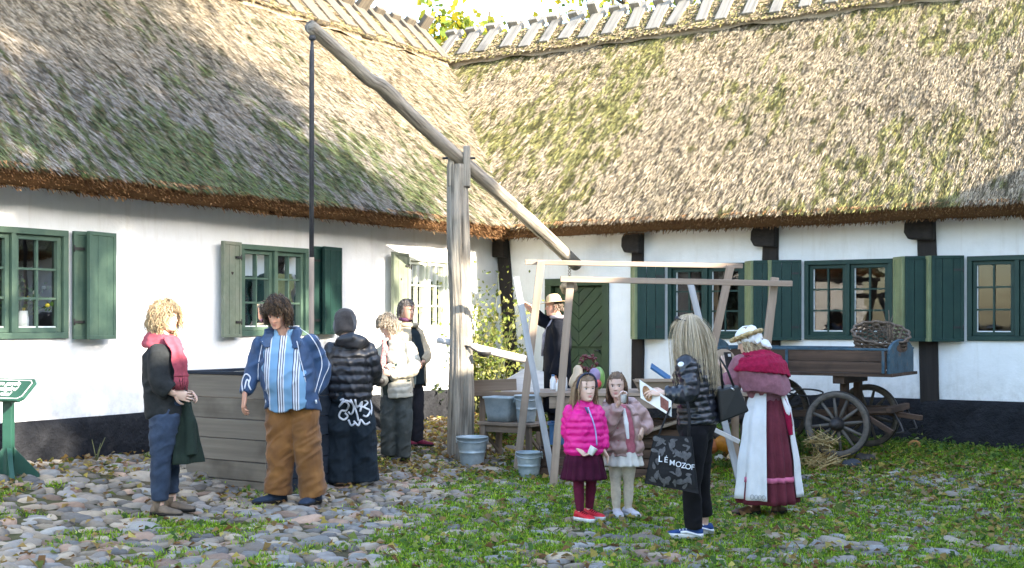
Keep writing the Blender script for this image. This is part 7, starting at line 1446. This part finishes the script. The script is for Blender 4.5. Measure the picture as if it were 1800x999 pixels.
Tc = Tors(pel, nk, -120, yw, [(-.1, .235, .20, 0), (.3, .245, .20, 0), (.7, .245, .185, 0), (.88, .205, .155, 0), (1.0, .12, .11, 0), (1.08, .085, .085, 0)], 2.2)
mb = MB(); Tc.shell(mb, math.radians(150), math.radians(395), lambda a: .02 + .22 * abs(math.sin((a - math.radians(250)) * 1.0)) ** 1.3, 1.04, 0, .016, n=60, m=24); garment('mauve_shawl', mb, m_mv, B, .009, 2, ((.010, (9, 9, 6), 6),))
mb = MB(); Tc.shell(mb, math.radians(150), math.radians(400), lambda a: .58 - .30 * (a - math.radians(215)) / 3.0, 1.06, .018, .016, n=60, m=24); garment('crimson_shawl', mb, m_re, B, .008, 2, ((.009, (10, 10, 7), 8), (.004, (60, 60, 60), 3)))
hem = p(1350, 882); Tk = Tors(hem, p(1349, 690), -125, -125, [(0, .265, .245, 0), (.3, .245, .22, 0), (.7, .205, .175, 0), (.9, .165, .14, 0), (1, .14, .115, 0)], 2.1); mb = MB(); Tk.shell(mb, 0, 2 * math.pi, 0, 1, 0, .010, n=150, m=24, wave=lambda t, a: .018 * math.sin(a * 11 + 2 * math.sin(a * 3)) * (1.1 - t)); sk = mb.build('long_skirt', m_mr, B)
mb = MB(); Tk.shell(mb, 0, 2 * math.pi, .20, .245, .008, .006, n=150, m=3, wave=lambda t, a: .018 * math.sin(a * 11 + 2 * math.sin(a * 3)) * (1.1 - t)); mb.build('pink_band', cloth('pink_band', (.52, .14, .24)), sk)
def ang(u):                                                                # angle on the skirt that faces a photo column
    best = min(np.linspace(0, 2 * math.pi, 720), key=lambda a: abs(uvof(Tk.pt(.3, a))[0] - u) + (0 if Tk.pt(.3, a).y < Tk.at(.3)[0].y else 999)); return float(best)
aL, aM = ang(1303), ang(1348); lo, hi = min(aL, aM), max(aL, aM)
if hi - lo > math.pi: lo, hi = hi - 2 * math.pi, lo
dirL = 1 if abs(aL - hi) < .01 or abs(aL - hi) < 1e-6 else -1
if aL == hi or abs(uvof(Tk.pt(.3, hi))[0] - 1303) < abs(uvof(Tk.pt(.3, lo))[0] - 1303): a0_, a1_ = lo, hi + 1.7
else: a0_, a1_ = lo - 1.7, hi
wv = lambda t, a: .020 * math.sin(a * 9 + 1.5 * math.sin(a * 2)) * (1.1 - t)
mb = MB(); Tk.shell(mb, a0_, a1_, .045, 1.0, .026, .010, n=90, m=24, wave=wv); ap = mb.build('apron', m_lin, B)
aR = ang(1398); mb = MB(); Tk.shell(mb, aR - .22, aR + .5 if a0_ > aR - 9 else aR, .055, .98, .026, .010, n=40, m=24, wave=wv); mb.build('apron_edge', m_lin, ap)
decal([ap], [[(1322 + 7 * i + 3 * math.cos(a), 874 + i * .5 + 4 * math.sin(a)) for a in np.linspace(0, 6.28, 8)] for i in range(4)], .004, cloth('grey_thread', (.25, .26, .28)), 'hem_embroidery', ap)
mb = MB(); c = Tk.pt(.95, aR - .45, .03); mb.tube([c, Tk.pt(.8, aR - .40, .035), Tk.pt(.62, aR - .36, .035)], [.02, .032, .022], 8, flat=.4); garment('crimson_ribbon', mb, m_re, B, .007, 1); mb = MB(); mb.tube([Tk.pt(.97, aR - .3, .03), Tk.pt(.86, aR - .24, .04), Tk.pt(.7, aR - .2, .035)], [.012, .02, .012], 8, flat=.4); mb.tube([Tk.pt(.97, aR - .5, .03), Tk.pt(.84, aR - .42, .045), Tk.pt(.78, aR - .4, .04)], [.012, .022, .012], 8, flat=.4); mb.build('apron_bow', m_lin, B)
m_br = cloth('brown_leather', (.085, .040, .022), .5, .3, 14, .2, 80, 0, .4); shoe(B, A1, -80, m_br, m_bsole, .25, .09, .08, boot=.10, heel=.012); shoe(B, A2, 150, m_br, m_bsole, .25, .09, .08, boot=.10, heel=.012)
q = p(1281, 634, .06); b = MB(); b.obox(q, (V3((.9, .4, 0)), V3((-.15, .1, .95)), V3((-.4, .9, 0))), (.036, .072, .005)); ph = tag(b.build('mobile_phone', m_iron, loc=q, bevel=.004), 'dark mobile phone held up by the woman in historic dress', 'phone'); b = MB(); b.obox(q + V3((.0, -.0062, .0)) + V3((.004, -.003, .045)), (V3((.9, .4, 0)), V3((-.15, .1, .95)), V3((-.4, .9, 0))), (.012, .012, .003)); b.build('camera_lens', m_plast['white'], ph)
